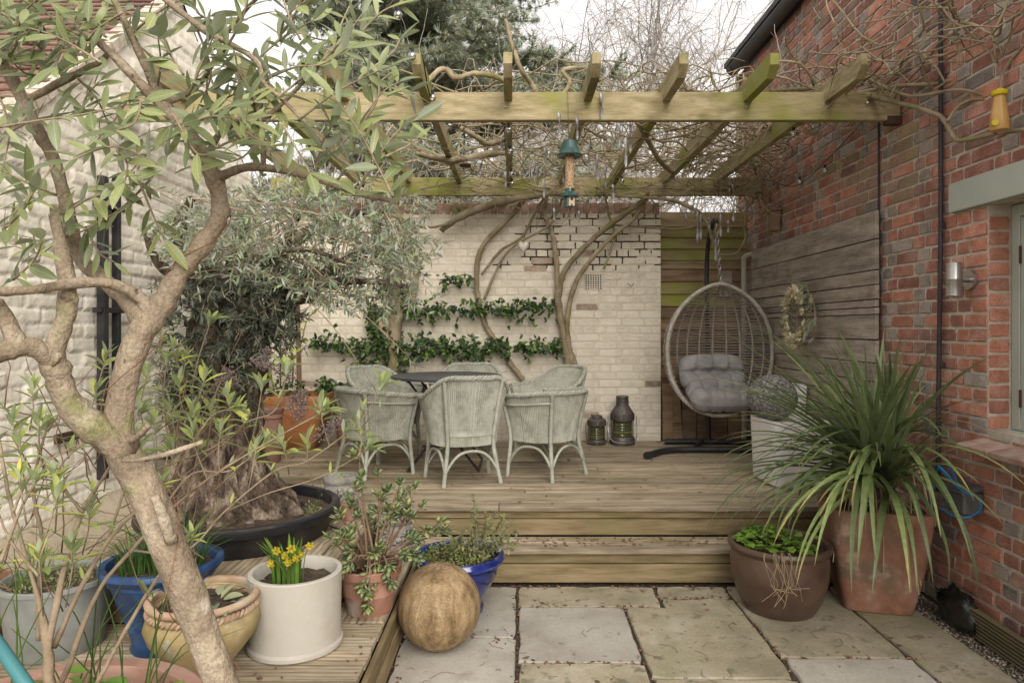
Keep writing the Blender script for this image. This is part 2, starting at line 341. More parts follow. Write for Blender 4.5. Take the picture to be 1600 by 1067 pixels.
# pots
M['terracotta'] = pm('terracotta', [(.27,.13,.09),(.35,.175,.125),(.42,.25,.19)], 6, .8, .3, 40, rnd=.08, layers=[((.48,.39,.33),5,.56,.72),((.16,.10,.07),6,.60,.74)], bdist=.004)
M['terracotta_pale'] = pm('terracotta_pale', [(.25,.135,.10),(.33,.185,.14),(.40,.25,.195)], 6, .8, .3, 40, rnd=.05, layers=[((.36,.21,.16),4,.58,.78)], bdist=.004)
M['terracotta_old'] = pm('terracotta_old', [(.20,.095,.06),(.29,.145,.095),(.36,.22,.16)], 5, .75, .35, 40, rnd=.05, layers=[((.17,.115,.075),3,.50,.64),((.42,.31,.24),5,.58,.70),((.36,.18,.10),6,.60,.72),((.15,.14,.07),2.6,.62,.76)], bdist=.005)
M['glaze_orange'] = pm('glaze_orange', [(.30,.115,.04),(.40,.17,.07),(.44,.22,.11)], 5, .5, .3, 30, rnd=.05, layers=[((.13,.10,.03),3,.52,.72),((.20,.09,.05),6,.58,.75)], bdist=.004)
M['glaze_blue'] = pm('glaze_blue', [(.006,.012,.10),(.010,.025,.20),(.02,.05,.30)], 3, .16, .08, 30, rnd=.05, spec=.6, coat=.6, layers=[((.012,.012,.05),5,.58,.72),((.10,.11,.16),30,.70,.74)], bdist=.003)
M['paint_blue'] = pm('paint_blue', [(.012,.035,.095),(.025,.065,.165),(.045,.105,.24)], 6, .38, .3, 30, rnd=.05, layers=[((.02,.025,.045),4,.50,.66),((.20,.22,.24),9,.70,.76)], bdist=.004)
M['glaze_brown'] = pm('glaze_brown', [(.075,.045,.033),(.105,.065,.047),(.13,.083,.062)], 5, .35, .12, 40, rnd=.03, spec=.45, layers=[((.20,.15,.12),40,.72,.76)], bdist=.003, rvar=.08)
M['ochre_pot'] = pm('ochre_pot', [(.30,.23,.10),(.40,.31,.155),(.46,.37,.21)], 6, .75, .35, 40, rnd=.05, layers=[((.42,.42,.38),14,.60,.66),((.20,.17,.07),3.5,.52,.68)], bdist=.005)
M['rope_clay'] = pm('rope_clay', [(.33,.21,.13),(.43,.30,.20),(.48,.37,.27)], 9, .8, .35, 40, rnd=.05, layers=[((.36,.36,.32),14,.60,.70)], bdist=.005)
M['cream_pot'] = pm('cream_pot', [(.43,.40,.345),(.47,.44,.385),(.49,.465,.41)], 3, .55, .05, 30, rnd=0, speck=(60,.02), layers=[((.30,.25,.19),38,.73,.76),((.38,.34,.27),3.5,.58,.80)], spec=.35)
M['zinc'] = pm('zinc', [(.17,.18,.17),(.23,.24,.225),(.28,.285,.27)], 5, .6, .15, 30, rnd=.03, metal=.2, layers=[((.30,.28,.23),4,.6,.8)])
M['black_plastic'] = pm('black_plastic', [(.013,.013,.015),(.02,.02,.022),(.035,.033,.03)], 7, .42, .1, 40, rnd=0, layers=[((.08,.07,.055),5,.60,.8)])
M['white_planter'] = pm('white_planter', [(.66,.63,.61),(.72,.70,.68),(.74,.72,.70)], 3, .6, .03, 30, rnd=0, layers=[((.55,.52,.48),2.2,.62,.85)])
M['trough'] = pm('trough', [(.10,.085,.07),(.15,.125,.10)], 5, .8, .2)
# metal, plastic, cloth
M['black_metal'] = pm('black_metal', [(.018,.018,.02),(.03,.03,.032)], 8, .45, .1, 40, rnd=0, spec=.5)
M['table_metal'] = pm('table_metal', [(.06,.062,.068),(.085,.087,.095)], 8, .45, .1, 40, rnd=0, spec=.5)
M['rust'] = pm('rust', [(.045,.028,.02),(.09,.05,.035)], 14, .8, .3)
M['lantern'] = pm('lantern', [(.085,.072,.068),(.14,.12,.112),(.20,.175,.165)], 10, .5, .2, 40, rnd=.1, metal=.5)
M['lens'] = pm('lens', [(.05,.05,.02),(.085,.085,.035)], 5, .18, .02, rnd=0, spec=.7, coat=.5)
M['lens_band'] = pm('lens_band', [(.11,.115,.03),(.15,.155,.05)], 5, .2, .02, rnd=0, spec=.7)
M['steel'] = pm('steel', [(.40,.38,.36),(.50,.48,.46)], 4, .32, .05, 30, (1,1,8), rnd=0, metal=.9)
M['chain'] = pm('chain', [(.35,.35,.35),(.45,.45,.45)], 9, .35, .05, rnd=0, metal=.9)
M['grey_box'] = pm('grey_box', [(.10,.10,.10),(.14,.14,.14)], 7, .5, .1, rnd=0)
M['gutter'] = pm('gutter', [(.055,.052,.055),(.085,.08,.083)], 5, .5, .1, rnd=.05)
M['pipe_dark'] = pm('pipe_dark', [(.035,.028,.03),(.06,.045,.048)], 9, .6, .2)
M['pipe_cream'] = pm('pipe_cream', [(.44,.41,.34),(.50,.47,.40)], 5, .5, .05)
M['sage'] = pm('sage', [(.33,.36,.30),(.38,.41,.345),(.40,.43,.37)], 3, .5, .1, 30, rnd=0, layers=[((.45,.44,.38),7,.72,.78)])
M['sage_lintel'] = pm('sage_lintel', [(.36,.38,.33),(.41,.43,.375)], 3, .55, .15, 30, rnd=0, layers=[((.30,.31,.27),4,.62,.8)])
M['blue_cable'] = pm('blue_cable', [(.02,.14,.33),(.03,.19,.42)], 6, .4, 0, rnd=0)
M['hose'] = pm('hose', [(.04,.14,.15),(.06,.20,.21)], 6, .4, .05, rnd=0)
M['green_metal'] = pm('green_metal', [(.012,.045,.04),(.02,.065,.06)], 6, .28, .05, rnd=0, spec=.6)
M['seed'] = pm('seed', [(.18,.10,.05),(.36,.24,.14),(.50,.38,.24)], 130, .8, .6, 160, rnd=0, detail=2)
M['hatch'] = pm('hatch', [(.42,.31,.21),(.48,.36,.26)], 8, .7, .1, rnd=0)
M['icicle'] = pm('icicle', [(.20,.195,.205),(.30,.29,.30),(.38,.37,.38)], 20, .45, .2, 40, rnd=.3, metal=.3)
M['cord'] = pm('cord', [(.012,.012,.012),(.02,.02,.02)], 5, .6, 0, rnd=0)
M['string'] = pm('string', [(.34,.27,.20),(.42,.34,.26)], 5, .8, 0, rnd=0)
M['bulb'] = glass('bulb', (.95,.95,.93), .04, .68)
M['filament'] = pm('filament', [(.5,.35,.15),(.6,.42,.2)], 5, .4, 0, rnd=0)
M['pane'] = glass('pane', (.75,.80,.78), .02, .75)
M['heart'] = pm('heart', [(.62,.56,.50),(.68,.63,.57)], 20, .8, .3, 50, rnd=.05)
M['amber'] = pm('amber', [(.42,.24,.07),(.52,.32,.11)], 6, .3, .05, rnd=0)
M['yellow_plastic'] = pm('yellow_plastic', [(.55,.40,.01),(.62,.47,.015)], 6, .4, .05, rnd=0)
M['cushion'] = pm('cushion', [(.22,.21,.205),(.28,.27,.265),(.32,.31,.305)], 5, .95, .5, 220, rnd=.03, speck=(200,.12), bdist=.003)
M['rattan'] = pm('rattan', [(.30,.265,.225),(.40,.36,.315),(.47,.43,.385)], 20, .7, .3, 80, rnd=.12, bdist=.003)
M['rattan_dark'] = pm('rattan_dark', [(.24,.20,.165),(.33,.285,.235)], 20, .75, .3, 80, rnd=.12, bdist=.003)
M['sock_sign'] = pm('sock_sign', [(.5,.5,.5),(.55,.55,.55)], 5)
M['tile'] = pm('roof_tile', [(.11,.06,.045),(.17,.095,.07),(.23,.15,.12)], 9, .85, .4, 50, rnd=.3, layers=[((.30,.28,.24),7,.60,.75)])
M['chairpaint'] = pm('chair_paint', [(.27,.275,.225),(.37,.375,.31),(.43,.43,.365)], 12, .7, .4, 90, rnd=.12, layers=[((.25,.215,.165),14,.62,.74),((.48,.47,.40),20,.70,.78)], speck=(130,.13), bdist=.004)
# bark
M['bark_smooth'] = pm('bark_smooth', [(.19,.145,.10),(.285,.225,.16),(.38,.32,.24)], 11, .9, 1.0, 55, (1,1,.7), rnd=.03, layers=[((.20,.19,.09),7,.60,.70),((.11,.075,.05),26,.66,.72),((.44,.38,.30),10,.64,.76)], bdist=.008, speck=(170,.22))
M['bark_gnarl'] = pm('bark_gnarl', [(.018,.012,.009),(.085,.06,.042),(.25,.20,.15)], 12, .95, 1.0, 26, (1,1,.35), rnd=0, layers=[((.03,.02,.015),9,.58,.72)], bdist=.04, speck=(50,.25))
M['bark_vine'] = pm('bark_vine', [(.20,.155,.095),(.30,.24,.155),(.37,.31,.215)], 9, .9, .6, 40, rnd=.15, layers=[((.17,.16,.05),3,.50,.70)], bdist=.008)
M['bark_grey'] = pm('bark_grey', [(.24,.21,.18),(.34,.30,.26),(.42,.38,.33)], 9, .9, .5, 40, rnd=.25, bdist=.006)
M['bark_birch'] = pm('bark_birch', [(.22,.20,.18),(.33,.30,.27),(.44,.41,.38)], 5, .9, .3, 40, rnd=.2)
M['bark_cedar'] = pm('bark_cedar', [(.10,.085,.07),(.16,.135,.11)], 8, .95, .6, 40)
M['stem_tan'] = pm('stem_tan', [(.19,.14,.09),(.28,.215,.145),(.36,.29,.20)], 12, .85, .4, 50, rnd=.15)
M['stem_brown'] = pm('stem_brown', [(.16,.095,.06),(.24,.155,.105)], 12, .8, .3, 50, rnd=.12)
M['stem_green'] = pm('stem_green', [(.12,.15,.05),(.18,.21,.08)], 12, .7, .1, rnd=.15)
M['copper'] = pm('copper', [(.16,.06,.035),(.24,.10,.06)], 12, .45, .1, rnd=0)
M['dry'] = pm('dry', [(.30,.22,.13),(.42,.33,.21)], 12, .9, .2, rnd=.3)
M['litter'] = pm('litter', [(.10,.055,.035),(.20,.11,.07),(.28,.17,.11)], 12, .9, .2, rnd=.4)
M['panicle'] = pm('panicle', [(.13,.095,.085),(.21,.165,.15)], 20, .95, .2, rnd=.35)
# leaves
M['l_tree'] = leafm('leaf_tree', (.165,.205,.095), (.36,.40,.32), .18, .36, .32, spec=.5, shift=(1.35,1.2,1.0), rib=(.34,.36,.22))
M['l_olive'] = leafm('leaf_olive', (.155,.20,.115), (.40,.43,.37), .10, .5, .40, shift=(1.15,1.1,1.0))
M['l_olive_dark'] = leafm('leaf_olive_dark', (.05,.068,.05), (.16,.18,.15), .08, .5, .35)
M['l_jasmine'] = leafm('leaf_jasmine', (.034,.075,.026), (.07,.12,.045), .12, .36, .50, spec=.45, yel=(.12,.20,.03))
M['l_fresh'] = leafm('leaf_fresh', (.18,.26,.05), (.24,.30,.12), .30, .5, .30, yel=(.45,.40,.05))
M['l_budd'] = leafm('leaf_budd', (.22,.30,.10), (.38,.42,.28), .22, .55, .30, yel=(.42,.40,.08), rib=(.40,.44,.22))
M['l_cord'] = leafm('leaf_cord', (.145,.20,.085), (.19,.24,.12), .13, .40, .40, spec=.4, shift=(1.3,1.2,1.0), tipc=(.34,.24,.10))
M['l_jade'] = leafm('leaf_jade', (.16,.22,.11), (.20,.25,.14), .10, .30, .30, spec=.5)
M['l_herb'] = leafm('leaf_herb', (.16,.20,.09), (.30,.33,.22), .20, .6, .30)
M['l_daff'] = leafm('leaf_daff', (.11,.22,.025), (.13,.24,.04), .25, .4, .25)
M['l_grass'] = leafm('leaf_grass', (.05,.10,.025), (.06,.12,.03), .20, .4, .35)
M['l_cress'] = leafm('leaf_cress', (.14,.27,.045), (.18,.30,.08), .25, .5, .25)
M['l_grey'] = leafm('leaf_grey', (.23,.28,.20), (.33,.36,.28), .15, .6, .20)
M['l_cedar'] = leafm('leaf_cedar', (.24,.285,.225), (.28,.325,.265), .18, .65, .45)
M['petal'] = leafm('petal_yellow', (.60,.50,.05), (.62,.52,.07), .35, .5, .12, shift=(1.05,.95,.8))
M['petal_orange'] = leafm('petal_orange', (.50,.20,.012), (.5,.22,.02), .3, .5, .2)
M['petal_white'] = leafm('petal_white', (.78,.75,.60), (.80,.78,.66), .3, .6, .12)
# ------------------------------------------------------------------ ground and patio
XR, XL, YB = 2.30, -2.40, 6.67          # right house wall, left outbuilding wall, back wall
ZD, ZL = 0.40, 0.21                     # raised deck, lower deck
mb = MB(); mb.box((0, 30, -0.12), (240, 240, 0.2)); g = mb.obj('ground', M['ground']); tag(g, kind='structure')
pat = bpy.data.objects.new('patio', None); COL.objects.link(pat); tag(pat, kind='structure'); W['patio'] = Vector((0,0,0))
mb = MB(); mb.box((0.75, 1.9, -0.05), (2.75, 4.5, 0.07)); mb.obj('joint_bed', M['soil'], pat)
def slab(x0, x1, y0, y1, mat, cut=None, seed=0):
    r = random.Random(seed*31+5); g_ = 0.006
    x0 += g_; x1 -= g_; y0 += g_; y1 -= g_
    cs = [(x0,y0),(x1,y0),(x1,y1),(x0,y1)] if cut is None else cut
    pts = []
    for i in range(len(cs)):
        a, b = cs[i], cs[(i+1)%len(cs)]; L = math.hypot(b[0]-a[0], b[1]-a[1]); k = max(3, int(L/0.06))
        for j in range(k):
            t = j/k; rd = 0.0
            e = min(t, 1-t)*L
            if e < 0.03: rd = (0.03-e)*r.uniform(.25,.5)
            nx, ny = (b[1]-a[1])/L, -(b[0]-a[0])/L; q = -rd-abs(r.gauss(0, .0035))
            pts.append((a[0]+(b[0]-a[0])*t+nx*q, a[1]+(b[1]-a[1])*t+ny*q))
    n = len(pts); cx = sum(p[0] for p in pts)/n; cy = sum(p[1] for p in pts)/n
    z = r.uniform(-.003,.003); vs = []
    for (s, zz) in ((1.0, -.04), (1.0, -.006), (.985, z)): vs += [(cx+(p[0]-cx)*s, cy+(p[1]-cy)*s, zz+(r.gauss(0,.0008) if zz == z else 0)) for p in pts]
    fs = []
    for k in range(2):
        for i in range(n): fs.append((k*n+i, k*n+(i+1)%n, (k+1)*n+(i+1)%n, (k+1)*n+i))
    fs.append(tuple(range(2*n, 3*n)))
    b = MB(); b.add(vs, fs); b.obj('slab', M[mat], pat, loc=(cx, cy, 0))
sl_ = [(-.56,0,3.31,3.97,'slab_grey'),(-.56,0,2.62,3.31,'slab_grey'),(0,.79,3.68,3.97,'slab_buff'),(0,.575,3.06,3.68,'slab_grey'),
       (0,.575,2.35,3.06,'slab_buff'),(.79,1.20,3.79,3.97,'slab_buff'),(1.20,1.79,3.10,3.97,'slab_buff'),(1.20,1.79,2.55,3.10,'slab_grey'),
       (1.79,2.13,2.75,3.97,'slab_buff'),(.575,1.20,2.30,2.92,'slab_buff'),(-.56,0,1.95,2.62,'slab_buff'),(0,.575,1.6,2.35,'slab_grey'),
       (.575,1.2,1.55,2.30,'slab_grey'),(1.2,1.79,1.75,2.55,'slab_buff'),(1.79,2.13,1.75,2.75,'slab_grey'),(-.56,0,1.2,1.95,'slab_grey'),
       (0,.7,.85,1.6,'slab_buff'),(.7,1.4,.85,1.55,'slab_buff'),(1.4,2.13,.85,1.75,'slab_grey'),(-.56,0,.4,1.2,'slab_buff'),(0,1.0,.0,.85,'slab_buff'),(1.0,2.13,0,.85,'slab_grey')]
for i, a in enumerate(sl_): slab(*a, seed=i)
e_ = .006
slab(0,0,0,0,'slab_buff', cut=[(.575+e_,2.92+e_),(1.20-e_,2.92+e_),(1.20-e_,3.79-e_),(.79+e_,3.79-e_),(.79+e_,3.68-e_),(.575+e_,3.68-e_)], seed=77)
# pebbles along the foot of the house wall, litter in the joints
r = random.Random(3); Ms = []; Ls = []
for i in range(1500):
    Ms.append((Matrix.Rotation(r.uniform(0,6.28),3,'Z')@Matrix.Rotation(r.uniform(-.6,.6),3,'X'))@Matrix.Diagonal((r.uniform(.006,.014),r.uniform(.005,.01),r.uniform(.004,.007))))
    Ls.append((r.uniform(2.13,2.29), r.uniform(2.0,3.98), r.uniform(-.02,-.008)))
oct_v = [(1,0,0),(-1,0,0),(0,1,0),(0,-1,0),(0,0,1),(0,0,-1)]; oct_f = [(0,2,4),(2,1,4),(1,3,4),(3,0,4),(2,0,5),(1,2,5),(3,1,5),(0,3,5)]
tag(scatter('gravel_strip', oct_v, oct_f, Ms, Ls, M['gravel']), kind='stuff')
Ms = []; Ls = []
jl = [((0,2.4),(0,3.97)),((.575,2.4),(.575,3.68)),((1.2,2.4),(1.2,3.97)),((1.79,2.4),(1.79,3.97)),((0,3.68),(.79,3.68)),((0,3.06),(.575,3.06)),((-.56,3.31),(0,3.31)),((-.56,2.6),(-.56,3.9)),((-.2,3.95),(1.2,3.95)),((.79,3.79),(1.2,3.79)),((1.2,3.1),(1.79,3.1))]
for i in range(520):
    a, b = r.choice(jl); t = r.random(); s = r.uniform(.004,.011)
    sp = .012 if r.random() < .85 else .07
    if a[1] > 3.9 or a[0] < -.5: sp = .035
    Ms.append((Matrix.Rotation(r.uniform(0,6.28),3,'Z')@Matrix.Rotation(r.uniform(-.5,.5),3,'X'))@Matrix.Diagonal((s*r.uniform(1,2.2), s*.7, s*.5)))
    Ls.append((a[0]+(b[0]-a[0])*t+r.gauss(0,sp), min(3.955, a[1]+(b[1]-a[1])*t+r.gauss(0,sp)), r.uniform(-.008,.004) if sp < .02 else .006))
for i in range(430):                                                  # crumbs and dead leaves on the decks
    s = r.uniform(.004,.012); k = r.random()
    if k < .45: p = (r.uniform(-2.3,2.2), r.uniform(4.25,6.6), ZD+.006)
    elif k < .7: p = (r.uniform(-.3,1.3), r.uniform(4.02,4.18), ZL+.006)
    elif k < .9: p = (r.uniform(-1.6,-.6), r.uniform(2.1,3.0), ZL+.006)
    else: p = (r.uniform(.3,1.6), r.uniform(6.35,6.62), ZD+.008)
    Ms.append((Matrix.Rotation(r.uniform(0,6.28),3,'Z')@Matrix.Rotation(r.uniform(-.4,.4),3,'X'))@Matrix.Diagonal((s*r.uniform(1,2), s*.8, s*.35))); Ls.append(p)
tag(scatter('leaf_litter', oct_v, oct_f, Ms, Ls, M['litter']), kind='stuff')
mb = MB()
for i in range(60):
    x, y = r.uniform(-.5,1.9), r.uniform(2.5,3.95); a = r.uniform(0,6.28); L = r.uniform(.03,.12)
    mb.tube(spl([(x,y,.004),(x+L*.5*math.cos(a),y+L*.5*math.sin(a),.007),(x+L*math.cos(a+.5),y+L*math.sin(a+.5),.004)],3), .0012, 3)
for i in range(30):
    x, y = r.uniform(-.2,1.4), r.uniform(4.02,4.16); a = r.uniform(-.6,.6); L = r.uniform(.04,.14)
    mb.tube([(x,y,ZL+.005),(x+L*math.cos(a),y+L*.4*math.sin(a),ZL+.006)], .0012, 3)
tag(mb.obj('fallen_twigs', M['stem_brown']), kind='stuff')

# ------------------------------------------------------------------ decks
BW, BT = .122, .030
def board(name, parent, x, y, z, L, wd, th, mat, rz=0.0, jit=True, rx=0.0):
    """plank with its length on local X"""
    key = ('board', round(L,3), round(wd,3), round(th,3))
    me = bpy.data.meshes.get(str(key))
    if me is None: me = MB().box((0,0,0), (L, wd, th), ch=.0035).mesh(str(key))
    if not len(me.materials): me.materials.append(M[mat])
    elif me.materials[0] != M[mat]: me = me.copy(); me.materials.clear(); me.materials.append(M[mat])
    q = rng.uniform(-.0015,.0015) if jit else 0
    return ob(name, me, None, parent, (x, y, z+q), (rx, 0, rz+(rng.uniform(-.001,.001) if jit else 0)))
deck = thing('raised_deck', (0, 4.2, 0), 'raised weathered timber deck carrying the dining set and hanging chair', 'deck')
y = 4.225+BW/2; k = 0
Y0D = 4.19
while y < YB+.02:
    for (a, b) in ([(-2.38, 2.28)] if k % 3 else [(-2.38, rng.uniform(-.6,.9)), (None, 2.28)]):
        if a is None: a = last+.004
        last = b; board('plank', deck, (a+b)/2, y-.03, ZD-BT/2, b-a, BW-.012, BT, 'deck')
    y += BW; k += 1
for z, h in ((.352, .030), (.292, .085), (.235, .05)):
    pass
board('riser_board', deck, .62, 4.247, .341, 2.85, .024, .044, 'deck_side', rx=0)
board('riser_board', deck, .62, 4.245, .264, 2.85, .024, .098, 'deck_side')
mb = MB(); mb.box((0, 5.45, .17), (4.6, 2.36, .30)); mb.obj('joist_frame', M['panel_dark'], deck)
# upper left bay, boards running away from the camera
x = -.82-BW/2; 
while x > -2.38:
    board('plank', deck, x, 3.58, ZD-BT/2, 1.205, BW-.006, BT, 'deck', rz=R(90)); x -= BW
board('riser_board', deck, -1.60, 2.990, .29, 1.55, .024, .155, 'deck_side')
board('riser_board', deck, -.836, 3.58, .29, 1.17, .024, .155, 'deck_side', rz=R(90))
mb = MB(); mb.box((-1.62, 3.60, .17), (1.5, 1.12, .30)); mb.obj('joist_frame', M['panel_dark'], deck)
ste = thing('deck_step', (.6, 4.1, 0), 'single long timber step below the raised deck', 'step')
board('plank', ste, .58, 4.036, ZL-BT/2, 2.75, .118, BT, 'deck'); board('plank', ste, .58, 4.158, ZL-BT/2, 2.75, .118, BT, 'deck')
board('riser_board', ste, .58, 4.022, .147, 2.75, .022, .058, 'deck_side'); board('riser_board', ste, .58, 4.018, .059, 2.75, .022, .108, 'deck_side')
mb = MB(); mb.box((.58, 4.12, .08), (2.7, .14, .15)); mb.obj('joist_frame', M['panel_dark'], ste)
low = thing('lower_deck', (-1.4, 2.3, 0), 'low timber platform at the left holding the flower pots', 'deck')
y = 2.985-BW/2; k = 0
while y > 1.0:
    board('plank', low, (-2.38-.585)/2, y, ZL-BT/2, 2.38-.585-(k%2)*.006, BW-.006, BT, 'deck'); y -= BW; k += 1
for x in (-.645, -.765): board('plank', low, x, 3.60, ZL-BT/2, 1.21, .116, BT, 'deck', rz=R(90))
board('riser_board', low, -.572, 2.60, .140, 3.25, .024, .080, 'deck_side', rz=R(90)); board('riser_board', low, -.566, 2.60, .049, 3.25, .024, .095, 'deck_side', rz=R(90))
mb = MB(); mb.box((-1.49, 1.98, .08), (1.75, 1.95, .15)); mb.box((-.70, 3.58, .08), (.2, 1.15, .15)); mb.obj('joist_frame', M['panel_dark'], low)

# ------------------------------------------------------------------ brickwork
def brick_var(L, n, H=.065):
    """worn brick: uneven face grid, rounded and chipped arrises; faces local -Y"""
    out = []; r = random.Random(int(L*1000)); xs_ = [-.5*L, -.5*L+.005]+[(-.5+k/(5 if L > .15 else 3))*L for k in range(1, 5 if L > .15 else 3)]+[.5*L-.005, .5*L]; zs_ = [-.5*H, -.5*H+.005, -.006, .006, .5*H-.005, .5*H]; nx, nz = len(xs_), len(zs_); D = .045
    for q in range(n):
        vs = []; fs = []; sd = r.uniform(0, 50)
        chip = [(r.choice((-1,1))*L/2, r.choice((-1,1))*H/2, r.uniform(.008,.02)) for _ in range(r.randrange(0,3))]
        for i in range(nx):
            for j in range(nz):
                x = xs_[i]; z = zs_[j]; e = (i in (0,nx-1))+(j in (0,nz-1))
                y = .0022*noise.noise(Vector((x*18+sd, z*26, 1)))+.0012*noise.noise(Vector((x*60+sd, z*60, 4)))+(.0014 if e == 1 else (.0026 if e == 2 else 0))
                for cx, cz, cr in chip:
                    dd = math.hypot(x-cx, z-cz); y += .007*max(0, 1-dd/cr)
                x2 = x+(r.uniform(-.0012,.0012) if 0 < i < nx-1 else -math.copysign(abs(r.gauss(0,.0022)), x)); z2 = z+(r.uniform(-.0012,.0012) if 0 < j < nz-1 else -math.copysign(abs(r.gauss(0,.0020)), z))
                vs.append((x2, y, z2))
        for i in range(nx-1):
            for j in range(nz-1): a = i*nz+j; fs.append((a, a+nz, a+nz+1, a+1))
        rim = [i*nz for i in range(nx)]+[(nx-1)*nz+j for j in range(1,nz)]+[i*nz+nz-1 for i in range(nx-2,-1,-1)]+[j for j in range(nz-2,0,-1)]
        b = len(vs); vs += [(vs[k][0], D, vs[k][2]) for k in rim]; m = len(rim)
        for k in range(m): fs.append((rim[(k+1)%m], rim[k], b+k, b+(k+1)%m))
        out.append((vs, fs))
    return out
VS, VH = brick_var(.215, 6), brick_var(.1025, 6)
def to_mesh(var, nm):
    me = bpy.data.meshes.new(nm); me.from_pydata(var[0], [], var[1]); me.update(); me.polygons.foreach_set('use_smooth', [True]*len(me.polygons)); me.set_sharp_from_angle(angle=R(14)); return me
JT = .012
def course_bricks(a0, a1, z0, z1, bond='flemish', L=.225, Hc=.075, holes=(), seed=1):
    r = random.Random(seed); out = []; k = 0; z = z0
    while z < z1-.03:
        zc = z+Hc/2; a = a0-(.17 if k % 2 else .0)-r.uniform(0,.012)
        i = k % 2 if bond == 'flemish' else 0
        while a < a1:
            hd = (i % 2 == 1) if bond == 'flemish' else (k % 5 == 4)
            l = .1125 if hd else L
            segs = [(max(a, a0), min(a+l, a1))]
            for (ha, hb, hz0, hz1) in holes:
                if hz0 < zc < hz1:
                    ns = []
                    for (p, q) in segs:
                        if q <= ha or p >= hb: ns.append((p, q))
                        else:
                            if p < ha: ns.append((p, ha))
                            if q > hb: ns.append((hb, q))
                    segs = ns
            for (p, q) in segs:
                if q-p > .035: out.append(((p+q)/2, zc, q-p-JT, hd))
            a += l; i += 1
        z += Hc; k += 1
    return out
def lay(parent, bricks, place, rz, choose, mats, seed=1, limit=300, rel=.002, name='brick', inview=None, Hc=.075):
    """bricks: (a, z, len, header); place(a, z) -> world point on the wall face; the largest in view become parts, the rest one mesh"""
    r = random.Random(seed); rec = []
    for (a, z, l, hd) in bricks:
        p = Vector(place(a, z)); vis = False; size = 0
        if p.y > .6:
            u, v = px(p); vis = -20 < u < 1620 and -20 < v < 1090 and (inview is None or inview(u, v))
            e = abs(l/ p.y) if rz == 0 else abs(l*p.x/p.y**2); size = e*.065/p.y
        rec.append((vis, size, p, l, hd, choose(a, z, hd, r), r.randrange(6)))
    order = sorted(range(len(rec)), key=lambda i: (-rec[i][0], -rec[i][1])); big = set(order[:limit])
    cache = {}; rm = Matrix.Rotation(rz, 3, 'Z'); groups = {}
    for i, (vis, size, p, l, hd, mt, vi) in enumerate(rec):
        base = VH if (l < .14) else VS; bl = .1025 if l < .14 else .215
        sx = l/bl; hz = (Hc-JT)/.065
        d = rm@Vector((0, r.uniform(-rel, rel), 0)); q = p+d; tilt = r.gauss(0, .006)
        if i in big and vis:
            key = (l < .14, vi, mt)
            if key not in cache: cache[key] = to_mesh(base[vi], 'brick_mesh'); cache[key].materials.append(M[mt])
            ob(name, cache[key], None, parent, q, (0, tilt, rz), (sx, 1, hz))
        else:
            groups.setdefault((l < .14, vi), []).append((rm@Matrix.Rotation(tilt,3,'Y')@Matrix.Diagonal((sx,1,hz)), q, mt))
    vs = []; fs = []; ms = []
    for (hd, vi), lst in groups.items():
        tv, tf = (VH if hd else VS)[vi]; tv = [Vector(t) for t in tv]
        for (m_, q, mt) in lst:
            b = len(vs); vs += [tuple(m_@t+q) for t in tv]
            for f in tf: fs.append(tuple(x+b for x in f)); ms.append(mats.index(mt))
    if vs:
        mb = MB(); mb.v = vs; mb.f = fs; mb.m = ms; o = mb.obj('brickwork', [M[k] for k in mats], parent); tag(o, kind='stuff')
# ---- the brick house on the right
house = thing('brick_house', (XR, 3.5, 0), 'red brick house wall with grey headers along the right side', 'house')
ZT = 4.12
WIN = (1.9, 3.34, 1.0, 2.10)            # window opening along Y
holes = [WIN, (1.7, 3.60, 2.10, 2.256)]
mb = MB()
for (y0, y1, z0, z1) in ((-.5, 1.9, 0, ZT), (3.34, 7.2, 0, ZT), (1.9, 3.34, 0, 1.0), (1.9, 3.34, 2.10, ZT)):
    mb.box((XR+.0062+.13, (y0+y1)/2, (z0+z1)/2), (.26, y1-y0, z1-z0))
mb.obj('wall', M['mortar'], house)
def ch_right(y, z, hd, r):
    t = r.random()
    near = 3.30 < y < 3.34+.34 and z < 2.1
    mossy = 4.0 < y < 5.6 and 2.1 < z < 2.75 and noise.noise(Vector((y*1.3, z*2.2, 3))) > -.15
    if mossy and t < .45: return 'brick_mossy'
    if near: return 'brick_grey' if t < .10 else ('brick_red' if t < .30 else 'brick_orange')
    if z < .55: return 'brick_brown' if t < .5 else ('brick_red' if t < .85 else 'brick_grey')
    if hd: return 'brick_grey' if t < .50 else ('brick_brown' if t < .74 else 'brick_red')
    if z > 2.9: return 'brick_orange' if t < .42 else ('brick_red' if t < .85 else 'brick_brown')
    return 'brick_red' if t < .60 else ('brick_orange' if t < .74 else ('brick_brown' if t < .9 else 'brick_grey'))
MR = ['brick_red','brick_orange','brick_grey','brick_brown','brick_mossy']
br = course_bricks(.6, 7.1, 0, ZT-.02, holes=holes, seed=4)
inv = lambda u, v: not (1165 < u < 1368 and v > 405-(u-1163)*.372 and v < 620) and not (u < 1320 and v > 620)
lay(house, br, lambda a, z: (XR, a, z), R(-90), ch_right, MR, seed=5, limit=296, rel=.0025, inview=inv)
